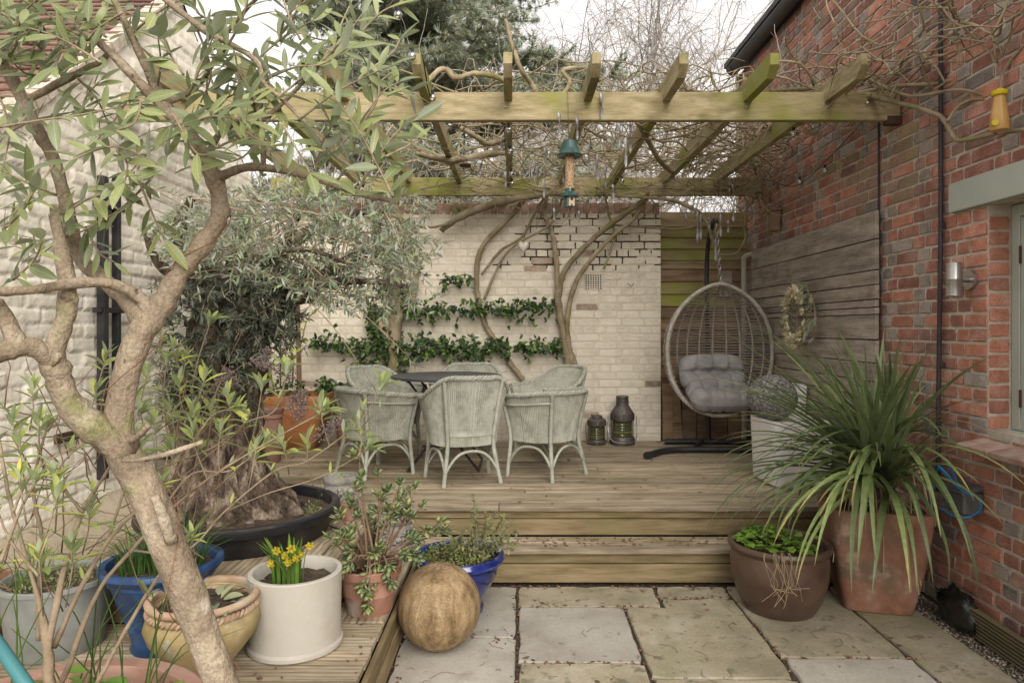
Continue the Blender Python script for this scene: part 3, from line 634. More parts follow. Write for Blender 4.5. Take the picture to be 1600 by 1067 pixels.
# bricks of the window reveal, facing the camera
z = 1.0
r = random.Random(9); mb = MB(); k = 0
for k in range(14):
    zc = 1.0+k*.075+.0375
    l = .098 if k % 2 else .100
    me = to_mesh(VH[k%6], 'brick_mesh'); me.materials.append(M['brick_orange' if r.random() < .75 else 'brick_red'])
    ob('brick', me, None, house, (XR+.056, 3.335, zc), (0, r.gauss(0,.006), 0), (l/.1025, 1, 1))
mb = MB(); mb.box((XR+.004-.006, 2.65, 2.178), (.05, 1.9, .152), ch=.004); mb.obj('lintel', M['sage_lintel'], house)
win = MB()
xw = XR+.115
for (c, d) in (((xw+.03, 3.308, 1.55),(.06,.055,1.09)), ((xw+.03, 2.62, 1.04),(.06,1.32,.07)), ((xw+.03, 2.62, 2.065),(.06,1.32,.06)), ((xw+.03, 1.93, 1.55),(.06,.055,1.09)),
               ((xw+.026, 3.245, 1.55),(.05,.062,.96)), ((xw+.026, 2.62, 1.10),(.05,1.18,.05)), ((xw+.026,2.62,2.01),(.05,1.18,.05)), ((xw+.026, 2.62, 1.55),(.045,.05,.96))):
    win.box(c, d, ch=.003)
wo_ = win.obj('window', M['sage'], house)
mb = MB(); mb.box((xw+.03, 2.62, 1.55), (.006, 1.2, .9)); mb.obj('pane', M['pane'], wo_)
mb = MB(); mb.box((xw+.035, 2.62, 1.016-.03), (.16, 1.40, .035), ch=.004); mb.obj('sill', M['sage'], wo_)
for zz in (1.85, 1.16): MB().box((xw-.004, 3.272, zz), (.008, .012, .085), ch=.002).obj('hinge', M['rust'], wo_)
mb = MB(); mb.box((xw+.6, 2.6, 1.5), (.02, 2.2, 1.6)); mb.obj('room_back', M['panel_dark'], wo_)
for k in range(6):                                                  # clay tile sill
    yy = 3.38-k*.232-.116
    mb = MB(); rot = Matrix.Rotation(R(-10), 3, 'Y'); mb.box((XR-.005, yy, .938), (.26, .228, .032), rot=rot, ch=.004); mb.obj('sill_tile', M['coping'], house, loc=(XR, yy, .94))
mb = MB(); pts = []
gx, gz = XR-.09, ZT+.03
for i in range(9):
    a = math.pi*i/8; pts.append((gx+.06*math.cos(a), gz-.06*math.sin(a)))
for (y0, y1) in ((.5, 2.6), (2.6, 4.7), (4.7, 6.95)):
    vs = [(p[0], y0, p[1]) for p in pts]+[(p[0], y1, p[1]) for p in pts]; mb.add(vs, [(i, i+1, i+10, i+9) for i in range(8)])
    vs = [(gx+(p[0]-gx)*1.12, y1-.06, gz+(p[1]-gz)*1.12) for p in pts]+[(gx+(p[0]-gx)*1.12, y1+.06, gz+(p[1]-gz)*1.12) for p in pts]; mb.add(vs, [(i, i+1, i+10, i+9) for i in range(8)])
mb.tube([(gx,.5,gz-.005),(gx,6.95,gz-.005)], .058, 12)
mb.obj('gutter', M['gutter'], house, smooth=40)
mb = MB(); mb.box((XR+.10, 3.5, ZT+.09), (.5, 7.2, .05)); mb.obj('eave_board', M['gutter'], house)
def pipe_thing(name, pts, rad, mat, label, cat, brackets=(), n=8):
    t = thing(name, pts[-1], label, cat); MB().tube(spl(pts, 4), rad, n).obj('pipe', M[mat], t, smooth=60)
    for b in brackets: MB().box(b, (.035,.022,.03), ch=.003).obj('bracket', M[mat], t)
    return t
pipe_thing('cable_conduit', [(XR-.022,3.67,4.1),(XR-.024,3.668,3.0),(XR-.022,3.672,2.0),(XR-.03,3.68,1.0),(XR-.025,3.69,.62)], .0125, 'pipe_dark', 'thin dark conduit running down the brick wall beside the window', 'conduit', [(XR-.015,3.67,z) for z in (3.6,2.85,2.05,1.3)])
pipe_thing('thin_cable', [(XR-.008,4.33,2.83),(XR-.009,4.325,2.4),(XR-.008,4.34,1.2),(XR-.01,4.335,.45)], .006, 'pipe_dark', 'thin black cable hanging beside the end of the timber panel', 'cable', n=6)
pipe_thing('downpipe', [(XR-.03,6.56,2.20),(XR-.07,6.57,2.20),(XR-.105,6.58,2.17),(XR-.115,6.58,2.08),(XR-.115,6.58,1.2),(XR-.115,6.58,.42)], .026, 'pipe_cream', 'cream plastic waste pipe in the corner behind the hanging chair', 'pipe', [(XR-.10,6.58,1.7),(XR-.10,6.58,.95)], n=12)
t = thing('wall_anchor', (XR, 3.8, 3.36), 'small dark iron bracket high on the brick wall', 'bracket')
MB().tube(spl([(XR-.05,3.80,3.40),(XR-.05,3.86,3.40),(XR-.05,3.87,3.34),(XR-.05,3.82,3.31)],5), .014, 6).obj('hook', M['gutter'], t)
MB().box((XR-.015,3.85,3.40), (.05,.05,.07), ch=.004).obj('back_plate', M['gutter'], t)
# ---- painted garden wall at the back
bw = thing('garden_wall', (-.4, YB, ZD), 'cream painted brick garden wall behind the dining set', 'wall')
XW = 1.41; ZW = 2.61
mb = MB()
for (x0, x1, z0, z1, d) in ((-2.40, XW-.006, 0, 2.06, .0028), (-2.40, -.42, 2.06, ZW, .0028)): mb.box(((x0+x1)/2, YB+d+.11, (z0+z1)/2), (x1-x0, .22, z1-z0))
mb.obj('wall', M['paint_joint'], bw)
mb = MB(); mb.box(((-.42+XW-.012)/2, YB+.016+.10, (2.06+ZW)/2), (XW-.012+.42, .20, ZW-2.06)); mb.obj('wall', M['open_joint'], bw)
VENT = (.652, .838, 1.865, 2.03)
def ch_back(x, z, hd, r):
    return 'brick_bare' if r.random() < (.035 if z > 2.0 else .014) else 'paint_white'
bb = course_bricks(-2.40, XW, ZD-.01, ZW, bond='garden', holes=[VENT], seed=12)
r = random.Random(2)
inb = lambda u, v: not (u < 470 and v < 560)
lay(bw, bb, lambda a, z: (a, YB, z), 0, ch_back, ['paint_white','brick_bare'], seed=13, limit=298, rel=.0016, inview=inb)
mb = MB(); zc = ZD-.01+.075*22                                       # old paint and mortar still filling many of the upper joints
for k in range(9):
    z = zc+.075*k; e0 = -.43+r.uniform(.1,.75)*(1 if k < 7 else 1.6); mb.box(((-.43+e0)/2, YB+.014, z), (e0+.43, .0225, .074)); x = e0
    while x < XW-.10:
        L = r.uniform(.05,.30)
        if r.random() < (.62 if k < 2 else .34): mb.box((min(x+L/2, XW-.02-L/2), YB+.014+r.uniform(0,.004), z+r.uniform(-.002,.002)), (L, .0225, .013 if r.random() < .7 else .074))
        x += L
mb.obj('pointing', M['paint_joint'], bw)
x = -2.38; r = random.Random(8)
while x < XW-.03:
    mb = MB(); mb.box((0,0,0), (.066,.225,.108), ch=.005); me = bpy.data.meshes.get('coping_brick') or mb.mesh('coping_brick')
    ob('coping_brick', me, M['coping'], bw, (x+.037, YB+.105+r.uniform(-.004,.004), ZW+.058+r.uniform(-.003,.003)), (r.gauss(0,.01), r.gauss(0,.015), r.gauss(0,.01))); x += .0755
mb = MB(); mb.box((-.5, YB+.11, ZW+.045), (3.78, .20, .09)); mb.obj('mortar_bed', M['mortar'], bw)
# air brick
v0, v1, z0, z1 = VENT; mb = MB(); nx = 7; wx = (v1-v0-.012); hz = (z1-z0-.012); cx, cz = (v0+v1)/2, (z0+z1)/2
t = .0075; pitch = (wx-t)/nx
for i in range(nx+1): mb.box((cx-wx/2+t/2+i*pitch, YB+.001, cz), (t, .02, hz))
pz = (hz-t)/nx
for i in range(nx+1): mb.box((cx, YB+.0025, cz-hz/2+t/2+i*pz), (wx, .02, t))
vt = mb.obj('air_vent', M['paint_white'], bw)
mb = MB(); mb.box((cx, YB+.0045, cz), (wx, .006, hz)); mb.obj('vent_shade_plate', M['panel_dark'], vt)  # near-black plate behind the bars, painted shade for the vent holes
# ---- slatted fence closing the gap to the house
fen = thing('boundary_fence', (1.85, YB+.16, ZD), 'green stained lapped board fence behind the hanging chair', 'fence')
zs = [2.63]; hts = [.135,.10,.115,.115,.085,.125,.125,.125,.115,.12,.12,.12,.12,.12,.12,.12,.12,.12,.12]
z = 2.645
for i, h in enumerate(hts):
    mb = MB(); mb.box((0,0,0), (.95, .018, h+.022), ch=.003); nm = 'board'
    o = mb.obj(nm, M['fence' if i < 8 and i != 5 else 'fence_brown'], fen, loc=(0,0,0)); o.location = Vector((1.41+.47, YB+.16, z-h/2))-W[fen.name]; o.rotation_euler = (R(-10), rng.gauss(0,.003), 0); z -= h
for x in (1.44, 2.26): MB().box((x, YB+.23, 1.5), (.09,.09,2.28), ch=.004).obj('post', M['fence_brown'], fen)
for i, (x0, x1, z1, ry) in enumerate(((1.43,1.60,.95,-.06),(1.615,1.76,1.02,.02),(1.765,1.90,.98,0),(1.905,2.06,1.0,.01),(2.065,2.20,.97,-.01),(1.42,1.52,.86,.0))):
    t = thing('leaning_plank', ((x0+x1)/2, 6.64, ZD), ['broad brown plank leaning at the corner of the cream wall','brown plank leaning on the fence behind the hanging chair base','dark plank leaning on the fence, third from the cream wall','dark plank leaning on the fence right of the chair pole','dark plank leaning on the fence beside the cream pipe','short dark board against the end of the cream wall'][i], 'plank', 'old planks leaning on the fence')
    mb = MB(); mb.box(((x0+x1)/2, 6.70-(i==5)*.035-(i==0)*.03, (ZD+z1)/2+.003), (x1-x0, .024, z1-ZD), rot=Matrix.Rotation(ry,3,'Y'), ch=.003); mb.obj('board', M['fence_brown'], t)
t = thing('board_offcut', (2.07, 6.73, 1.9), 'weathered board end on the fence above the hanging chair', 'board')
MB().box((2.07, 6.775, 1.93), (.12, .02, .26), ch=.003).obj('board', M['panel'], t)
# ---- timber panel on the house wall
pan = thing('timber_panel', (XR, 5.5, .45), 'weathered grey brown plank panel mounted on the brick wall', 'panel')
z = 2.238; rr = random.Random(21)
for i, h in enumerate((.182,.193,.092,.093,.05,.045,.16,.145,.12,.10,.15,.14,.16,.16)):
    cuts = [4.285+rr.uniform(-.004,.006)]
    if i in (1,2,3,4,6,7,8,10,12): cuts.append({1:5.6,2:5.6,3:6.2,4:5.0,6:5.35,7:5.9,8:5.0}.get(i, rr.uniform(4.8,6.2)))
    cuts.append(6.80 if i > 0 else 6.60)
    for a, b in zip(cuts[:-1], cuts[1:]):
        L = b-a-.004; mb = MB(); mb.box((0,0,0), (L, .024, h-.007), ch=.002)
        ob('plank', mb.mesh('plank'), M['panel'], pan, (XR-.040+rr.uniform(-.004,.003), (a+b)/2, z-h/2), (0, rr.gauss(0,.0016), R(-90)))
    z -= h
mb = MB()
for y in (4.4, 5.1, 5.8, 6.5): mb.box((XR-.014, y, 1.34), (.026, .05, 1.76))
mb.obj('batten', M['panel_dark'], pan)
# ---- outbuilding on the left: lime washed gable wall, tiled roof
ob_ = thing('outbuilding', (XL, 4.5, 0), 'white lime washed outbuilding with tiled roof along the left side', 'outbuilding')
def ztop(y): return 2.44+.83*(y-3.17) if y < 4.9 else 3.87-.83*(y-4.9)
ny, nz = 380, 300; vs = []; fs = []
for i in range(ny+1):
    y = 1.2+(6.9-1.2)*i/ny; zt = max(.6, ztop(y))
    for j in range(nz+1):
        z = .1+(zt-.1)*j/nz
        k = math.floor(z/.076); ph = (z/.076-k); q = (y/.23+(k%2)*.5)%1.0
        jd = min(ph, 1-ph)*.076; jq = min(q, 1-q)*.23; jj = min(jd, jq)
        d = -.010*max(0, 1-jj/.011)*(.5+.9*max(0, noise.noise(Vector((y*2, z*2, 1)))+.35))
        d += .020*noise.noise(Vector((y*1.7, z*1.7, 5)))+.0028*noise.noise(Vector((y*9, z*9, 2)))+.0022*noise.noise(Vector((y*34, z*34, 2)))
        d += .006*(noise.cell(Vector((k*1.3, math.floor(y/.23+(k%2)*.5), 4.0)))-.5)
        if z < .95: d += .05*min(1, (.95-z)/.5)
        vs.append((XL+d, y, z))
for i in range(ny):
    for j in range(nz):
        a = i*(nz+1)+j; fs.append((a, a+nz+1, a+nz+2, a+1))
mb = MB(); mb.add(vs, fs); mb.obj('wall', M['render_white'], ob_, smooth=180)
mb = MB(); mb.box((XL-.55, 4.0, 1.2), (.9, 5.6, 2.3)); mb.obj('wall', M['plinth'], ob_)
# sloping cement plinth behind the pots
mb = MB(); vs = [(XL+.26, 2.9, ZD+.004),(XL+.26, 4.4, ZD+.004),(XL+.18,2.9,ZD+.06),(XL+.18,4.4,ZD+.06),(XL-.02,2.9,ZD+.17),(XL-.02,4.4,ZD+.17)]
mb.add(vs, [(0,1,3,2),(2,3,5,4),(0,2,4),(1,5,3)]); mb.obj('plinth', M['plinth'], ob_)
sl = math.atan(.83); roof = MB(); y0, y1 = 2.2, 4.9
roof.add([(XL+.0,y0,ztop(y0)-.02),(XL+.0,y1,ztop(y1)-.02),(XL-1.6,y1,ztop(y1)-.02),(XL-1.6,y0,ztop(y0)-.02),(XL+.0,7.3,ztop(7.3)-.02),(XL-1.6,7.3,ztop(7.3)-.02)], [(0,1,2,3),(1,4,5,2)])
rf = roof.obj('roof', M['panel_dark'], ob_)
mb = MB(); mb.box((0,0,0), (.158,.25,.014), ch=.003); tm = mb.mesh('tile'); tm.materials.append(M['tile']); rr = random.Random(4)
n = 0; y = 2.9
while y < 4.85:
    for k in range(9):
        x = XL-.03-.08-k*.165+(.08 if n % 2 else 0)-.06
        ob('tile', tm, None, rf, (x, y, ztop(y)+.022), (sl-R(9)+rr.gauss(0,.014), rr.gauss(0,.01), rr.gauss(0,.01)))
    y += .078; n += 1
mb = MB(); 
for k in range(26):
    y = 2.85+k*.08; mb.box((XL-.03+rr.uniform(-.012,.008), y, ztop(y)+.005), (.12+rr.uniform(-.02,.02), .09, .06), rot=Matrix.Rotation(sl,3,'X'))
mb.obj('verge_mortar', M['mortar'], rf)
dp = thing('downpipe', (XL+.05, 3.92, .64), 'black square downpipe on the white outbuilding wall', 'downpipe')
MB().box((XL+.045, 3.88, 1.50), (.045, .05, 1.72), ch=.004).obj('pipe', M['black_plastic'], dp)
MB().box((XL+.035, 4.03, 1.52), (.04, .035, 1.74), ch=.004).obj('pipe', M['black_plastic'], dp)
for z in (.85, 1.6, 2.2): MB().box((XL+.04, 3.95, z), (.05, .24, .03), ch=.003).obj('bracket', M['black_plastic'], dp)
MB().box((XL+.045, 3.58, .93), (.02, .20, .05), ch=.003).obj('iron_strap', M['rust'], dp)

# ------------------------------------------------------------------ pergola
per = thing('pergola', (0, 4.1, 2.74), 'mossy timber pergola of two beams with short overhanging rafters', 'pergola')
for yy, x0, x1 in ((4.10, -2.37, XR-.01), (6.42, -2.30, XR-.01)):
    mb = MB(); mb.box((0,0,0), (x1-x0, .048, .168), ch=.003); ob('beam', mb.mesh('beam'), M['pergola'], per, ((x0+x1)/2, yy, 2.822))
    MB().box((XR-.045, yy, 2.74), (.09, .056, .05), ch=.003).obj('bracket', M['rust'], per)
# rafter side view: square tail with a splayed lower corner, notched over the beams
Lr = 3.02; y0 = 3.64
prof = [(y0, 2.965), (y0, 2.905), (y0+.06, 2.85), (6.62, 2.85), (6.62, 2.965)]
wv = .024
vs = [(-wv, p[0]-5.1, p[1]-2.9) for p in prof]+[(wv, p[0]-5.1, p[1]-2.9) for p in prof]; n = len(prof)
fs = [tuple(range(n)), tuple(range(2*n-1, n-1, -1))]+[(i, i+n, (i+1)%n+n, (i+1)%n) for i in range(n)]
# local X must be the length: swap axes
vs = [(q[1], -q[0], q[2]) for q in vs]
mb = MB(); mb.add(vs, fs); rme = mb.mesh('rafter'); rme.materials.append(M['pergola'])
RAF = [-1.98, -1.50, -1.02, -.54, -.06, .42, .90, 1.38, 1.86]
for x in RAF: ob('rafter', rme, None, per, (x, 5.1, 2.9+rng.uniform(-.004,.004)), (0, 0, R(90)+rng.gauss(0,.004)))
for x in RAF[2:]: MB().sphere((x-.01, 4.074, 2.815), .007, 8, 5).obj('bolt', M['steel'], per)
MB().sphere((2.09, 4.074, 2.84), .012, 8, 5).obj('bolt', M['steel'], per)
bx_ = thing('nest_box', (XR-.06, 6.0, 2.35), 'small dark wooden box fixed to the brick wall below the rear beam', 'box')
MB().box((XR-.055, 5.98, 2.43), (.09,.10,.17), ch=.004).obj('box_body', M['fence_brown'], bx_); MB().box((XR-.06, 5.98, 2.525), (.12,.13,.018), rot=Matrix.Rotation(R(-10),3,'Y'), ch=.002).obj('lid', M['fence_brown'], bx_)
# ------------------------------------------------------------------ woven chairs
def sm(a, b, t):
    t = max(0, min(1, (t-a)/(b-a))); return t*t*(3-2*t)
def chair(kind, label, loc, rz):
    """faces local +Y; woven shell open to the front"""
    t = thing('woven_chair', loc, label, 'chair', 'woven chairs round the table', rz)
    key = 'chair_'+kind
    hi = kind == 'high'
    TH = R(128)
    def rimz(th):
        a = abs(th)
        return (.60+.155*(1-sm(R(25), R(95), a))) if hi else (.635-.035*sm(R(40), R(120), a))
    def pt(th, v, off=0.0):
        zt = rimz(th); z = .27+(zt-.27)*v
        fl = v**1.5; rx = .235+.075*fl+off; ry = .225+.07*fl+(.035*v if hi else 0)*(math.cos(th) > 0)*max(0, math.cos(th))+off
        x = rx*math.copysign(abs(math.sin(th))**.85, math.sin(th)); y = -ry*math.copysign(abs(math.cos(th))**.85, math.cos(th))
        return (x, y, z)
    if bpy.data.meshes.get(key+'_shell') is None:
        nc, nr = 176, 9; mb = MB()
        for (off, flip) in ((0.0, False), (-.012, True)):
            vs = []; fs = []
            for i in range(nc+1):
                th = -TH+2*TH*i/nc
                for j in range(nr+1): vs.append(pt(th, j/nr, off+(.0034 if i % 2 else -.0016)))
            for i in range(nc):
                for j in range(nr):
                    a = i*(nr+1)+j; q = (a, a+nr+1, a+nr+2, a+1); fs.append(q if not flip else tuple(reversed(q)))
            mb.add(vs, fs)
        mb.mesh(key+'_shell')
        # braided rim: two strands twisted round the top edge
        mb = MB(); n = 230
        ring = [Vector(pt(-TH+2*TH*i/n, 1.0)) for i in range(n+1)]
        mb.tube(ring[::6], .013, 8)
        for ph in range(3):
            pts = []
            for i, p in enumerate(ring):
                a = i*.55+ph*2.094; th = -TH+2*TH*i/n; out = Vector((math.sin(th), -math.cos(th), 0))
                pts.append(p+(out*math.cos(a)+Vector((0,0,1))*math.sin(a))*.012)
            mb.tube(pts, .0085, 5)
        mb.mesh(key+'_rim', smooth=60)
        mb = MB(); vs = [(0,0,.40)]; n = 48
        for i in range(n):
            th = 2*math.pi*i/n; p = pt(max(-TH, min(TH, th if th < math.pi else th-2*math.pi)), .30, -.006)
            if abs(th-math.pi) < math.pi-TH: 
                q = (th-TH)/(2*math.pi-2*TH); a, b = pt(TH, .30, -.006), pt(-TH, .30, -.006); p = tuple(a[k]+(b[k]-a[k])*q for k in range(3)); p = (p[0], p[1]+.05*math.sin(math.pi*q), p[2])
            vs.append((p[0], p[1], .392)); 
        vs2 = [(v[0], v[1], v[2]-.05) for v in vs]
        mb.add(vs+vs2, [(0, i, i % n+1) for i in range(1, n+1)]+[(i, n+1+i, n+1+i % n+1, i % n+1) for i in range(1, n+1)])
        mb.mesh(key+'_seat', smooth=50)
        # legs
        for nm, th0, sp in (('rl', R(40), .055), ('fl', R(122), .02)):
            pass
    def leg(th, front):
        top = Vector(pt(th, .97, .010)); mid = Vector(pt(th, .35, .016)); lo = Vector(pt(th, 0, .018))
        s = 1.10 if front else 1.24
        ft = Vector((lo.x*s, lo.y*s, .0))
        return spl([top, mid, lo, (lo+ft)/2+Vector((0,0,-.01)), ft], 4)
    def mk(nm, f):
        me = bpy.data.meshes.get(key+nm)
        if me is None: me = f()
        return me
    P_ = M['chairpaint']
    ob('shell', bpy.data.meshes[key+'_shell'], P_, t, local=True)
    ob('rim', bpy.data.meshes[key+'_rim'], P_, t, local=True)
    ob('seat', bpy.data.meshes[key+'_seat'], P_, t, local=True)
    ths = [(-R(38), 0), (R(38), 0), (-R(120), 1), (R(120), 1)]
    for i, (th, fr) in enumerate(ths):
        def f(th=th, fr=fr, i=i):
            mb = MB(); L = leg(th, fr); mb.tube(L, .0155, 8); mb.tube([L[-1]+Vector((0,0,.12)) if False else Vector(L[-1])*1.0, Vector(L[-2])], .0168, 8); return mb.mesh(key+'_leg%d' % i, smooth=60)
        ob('leg', mk('_leg%d' % i, f), P_, t, local=True)
    pairs = [(0,1),(1,3),(3,2),(2,0)]
    def arch(i, j):
        A, B = [Vector(q) for q in leg(*ths[i])], [Vector(q) for q in leg(*ths[j])]
        a, b = A[-4], B[-4]; a2, b2 = A[-7], B[-7]
        pts = [a, a*.86+b*.14+Vector((0,0,.085)), a*.7+b*.3+Vector((0,0,.135)), a*.5+b*.5+Vector((0,0,.148)), a*.3+b*.7+Vector((0,0,.135)), a*.14+b*.86+Vector((0,0,.085)), b]
        return pts
    for q, (i, j) in enumerate(pairs):
        def f(i=i, j=j, q=q): return MB().tube(spl(arch(i, j), 4), .0105, 7).mesh(key+'_arch%d' % q, smooth=60)
        ob('brace', mk('_arch%d' % q, f), P_, t, local=True)
    if not hi:
        for q, s in enumerate((-1, 1)):
            def f(s=s, q=q): return MB().tube([Vector(pt(s*(R(38)+(R(120)-R(38))*k/8), .80, .014)) for k in range(9)], .008, 6).mesh(key+'_rail%d' % q, smooth=60)
            ob('rail', mk('_rail%d' % q, f), P_, t, local=True)
    return t
TBL = Vector((-.56, 5.42, ZD))
def face(x, y, extra=0.0): d = TBL-Vector((x, y, 0)); return math.atan2(-d.x, d.y)+extra
CH = [('high', 'sage high-backed woven chair nearest the camera, centred before the table', -.395, 4.98, 0.0),
      ('low', 'sage low tub woven chair at the front left of the table', -1.06, 5.22, .38),
      ('low', 'sage low tub woven chair at the front right, nearest the lanterns', .20, 5.14, -.36),
      ('high', 'sage woven chair behind left of the table, nearest the orange planter', -1.10, 5.80, 0),
      ('high', 'sage woven chair on the far side of the table against the cream wall', -.46, 6.16, 0),
      ('high', 'sage woven chair behind right of the table, turned side-on under the vine stems', .24, 5.82, .1)]
for k, lab, x, y, e in CH: chair(k, lab, (x, y, ZD), face(x, y, e))
# ------------------------------------------------------------------ table
t = thing('bistro_table', TBL, 'round dark grey metal folding table among the woven chairs', 'table')
c = TBL
MB().lathe([(.0,.700),(.425,.700),(.436,.704),(.440,.712),(.438,.722),(.430,.726),(.0,.724)], 56, c).obj('tabletop', M['table_metal'], t, smooth=40)
for s in (-1, 1):
    a = c+Vector((-.27, s*.24, .70)); b = c+Vector((.27, s*.24, .012)); MB().tube([a, (a*.5+b*.5)+Vector((0,0,.0)), b], .010, 6).obj('leg', M['black_metal'], t)
    a = c+Vector((.27, s*.215, .70)); b = c+Vector((-.27, s*.215, .012)); MB().tube([a, b], .010, 6).obj('leg', M['black_metal'], t)
for x in (-.27, .27): MB().tube([c+Vector((x,-.25,.016)), c+Vector((x,.25,.016))], .009, 6).obj('foot_bar', M['black_metal'], t)
for x in (-.27, .27): MB().tube([c+Vector((x,-.25,.69)), c+Vector((x,.25,.69))], .009, 6).obj('top_bar', M['black_metal'], t)
MB().tube([c+Vector((-.16,-.235,.20)), c+Vector((.16,-.235,.20))], .008, 6).obj('stretcher', M['black_metal'], t)
# ------------------------------------------------------------------ hanging egg chair
EC = Vector((1.74, 6.02, 1.30))
t = thing('hanging_chair', (EC.x, EC.y+.25, ZD), 'egg shaped woven hanging chair on a black stand in the far corner', 'hanging chair')
def ew(z):                          # half width of the egg at height z (-.56 .. .58)
    if z > 0: return .478*(1-(z/.575)**2.1)**.60 if z < .575 else 0
    return .478*(1-(-z/.56)**2.2)**.5 if z > -.56 else 0
def ed(z): return ew(z)*.95+.03*max(0, -z)
RZ = Matrix.Rotation(R(8), 3, 'Z')
def ept(z, ph): 
    q = Vector((ew(z)*math.sin(ph), ed(z)*math.cos(ph)*1.0-.12-.10*(z < 0)*0, z)); return EC+RZ@q
zs = [-.555+1.135*i/40 for i in range(41)]
rimp = [ept(z, -math.pi/2) for z in zs]+[ept(z, math.pi/2) for z in reversed(zs)]
rimp = [rimp[i] for i in range(len(rimp)) if i == 0 or (rimp[i]-rimp[i-1]).length > .004]
mb = MB(); sp = spl([tuple(p) for p in rimp+[rimp[0]]], 3)[:-1]; mb.tube(sp, .017, 10, closed=True)
acc = 0; wr = []
dense = spl([tuple(p) for p in rimp+[rimp[0]]], 8)
for i, p in enumerate(dense):                                       # wrapping cord round the rim
    p = Vector(p); nx = Vector(dense[(i+1) % len(dense)]); tg = (nx-p)
    if tg.length < 1e-6: continue
    acc += tg.length; a = acc*2*math.pi/.016; o1 = RZ@Vector((0,1,0)); o2 = tg.normalized().cross(o1).normalized()
    wr.append(p+(o1*math.cos(a)+o2*math.sin(a))*.0185)
mb.tube(wr, .004, 4); mb.obj('rim', M['rattan'], t, smooth=60)
mb = MB(); zz = -.40
while zz < .55:
    n = 22; mb.tube([ept(zz+rng.uniform(-.003,.003), -math.pi/2+math.pi*i/n) for i in range(n+1)], .0066, 5, cap=False); zz += .0245
mb.obj('weave', M['rattan_dark'], t, smooth=60)
mb = MB()
for i in range(1, 12):
    ph = -math.pi/2+math.pi*i/12; pts = [ept(-.5+1.07*k/30, ph) for k in range(31)]
    for s in (-1, 1): mb.tube([p+Vector((s*.006*math.sin(k*2.4),0,0)) for k, p in enumerate(pts)], .0062, 5, cap=False)
mb.obj('ribs', M['rattan'], t, smooth=60)
mb = MB()
for i in range(26):
    ph = -math.pi/2+math.pi*i/25
    mb.tube([ept(-.56+.17*k/6, ph+.22*(k/6)*(1 if i % 2 else -1)) for k in range(7)], .005, 4, cap=False)
for i in range(14):
    ph = -math.pi/2+math.pi*i/13; q = ept(-.52, ph); mb.tube([q, EC+Vector((0,.05,-.57)), EC+RZ@Vector((0,-.10,-.555))], .005, 4)
for z_ in (-.55,-.53,-.505,-.48,-.455,-.43): mb.tube([ept(z_, -math.pi/2+math.pi*i/18) for i in range(19)], .0055, 5, cap=False)
mb.obj('basket_base', M['rattan_dark'], t, smooth=60)
# tufted cushion: a back pad and a seat roll
def pad(w, h, d, bx, by, top=1.0, seed=1):
    n, m = 44, 30; vs = []; fs = []
    for s in (1, -1):
        for i in range(n+1):
            for j in range(m+1):
                a, b = -1+2*i/n, -1+2*j/m
                e = (1-abs(a)**5)*(1-abs(b)**5); e = max(0, e)**.42
                dm = 0
                for k in range(bx):
                    for l in range(by):
                        ca, cb = (-1+2*(k+1)/(bx+1)), (-1+2*(l+1)/(by+1)); q = math.hypot((a-ca)*w, (b-cb)*h); dm += math.exp(-(q/.035)**2)
                        dm += .35*math.exp(-((a-ca)*w/.016)**2)+.35*math.exp(-((b-cb)*h/.016)**2)
                wr_ = .010*noise.noise(Vector((a*5+seed, b*7, s)))+.006*noise.noise(Vector((a*14+seed, b*10, s+3)))
                th = d*e*(1-.55*min(1.25, dm))+wr_*e
                cx = 1-.05*(1-abs(b)**2)*0
                vs.append((a*w*(1-.15*abs(b)**4), -s*th, b*h*(1-.17*abs(a)**4)))
        b0 = (0 if s == 1 else (n+1)*(m+1))
        for i in range(n):
            for j in range(m):
                q = b0+i*(m+1)+j; f = (q, q+m+1, q+m+2, q+1); fs.append(f if s == 1 else tuple(reversed(f)))
    return vs, fs
mb = MB(); vs, fs = pad(.30, .17, .095, 3, 1, seed=2); rot = RZ@Matrix.Rotation(R(-14), 3, 'X'); mb.add([rot@Vector(v)+EC+RZ@Vector((0,.06,-.20)) for v in vs], fs)
cu = mb.obj('cushion', M['cushion'], t, smooth=180)
mb = MB(); vs, fs = pad(.285, .165, .105, 3, 1, seed=6); rot = RZ@Matrix.Rotation(R(-62), 3, 'X')
mb.add([rot@Vector(v)+EC+RZ@Vector((0,-.10,-.385)) for v in vs], fs); mb.obj('seat_pad', M['cushion'], cu, smooth=180)
# stand: base arms, pole, chain
yb = EC.y+.40; zf = ZD+.03
pole = [(EC.x+.06, yb, zf), (EC.x+.06, yb+.02, 1.0), (EC.x+.05, yb+.02, 1.7), (EC.x+.04, yb-.02, 2.15), (EC.x+.03, yb-.16, 2.38), (EC.x+.01, yb-.36, 2.45), (EC.x, yb-.46, 2.42)]
MB().tube(spl(pole, 6), .021, 10).obj('pole', M['black_metal'], t, smooth=60)
arm = [(EC.x-.62, EC.y-.26, zf), (EC.x-.48, EC.y-.10, zf), (EC.x-.28, EC.y-.02, zf), (EC.x+.2, EC.y-.02, zf), (EC.x+.48, EC.y-.04, zf)]
mb = MB(); mb.tube(spl(arm, 5), .027, 10); mb.tube([(EC.x-.66, EC.y-.31, zf), (EC.x-.62, EC.y-.26, zf)], .031, 10); mb.obj('base_tube', M['black_metal'], t, smooth=60)
MB().tube(spl([(EC.x-.35, yb, zf), (EC.x+.06, yb, zf), (EC.x+.46, yb-.02, zf)], 4), .026, 10).obj('base_tube', M['black_metal'], t, smooth=60)
MB().tube([(EC.x-.2, EC.y-.02, zf), (EC.x+.0, yb, zf)], .02, 8).obj('base_tube', M['black_metal'], t, smooth=60)
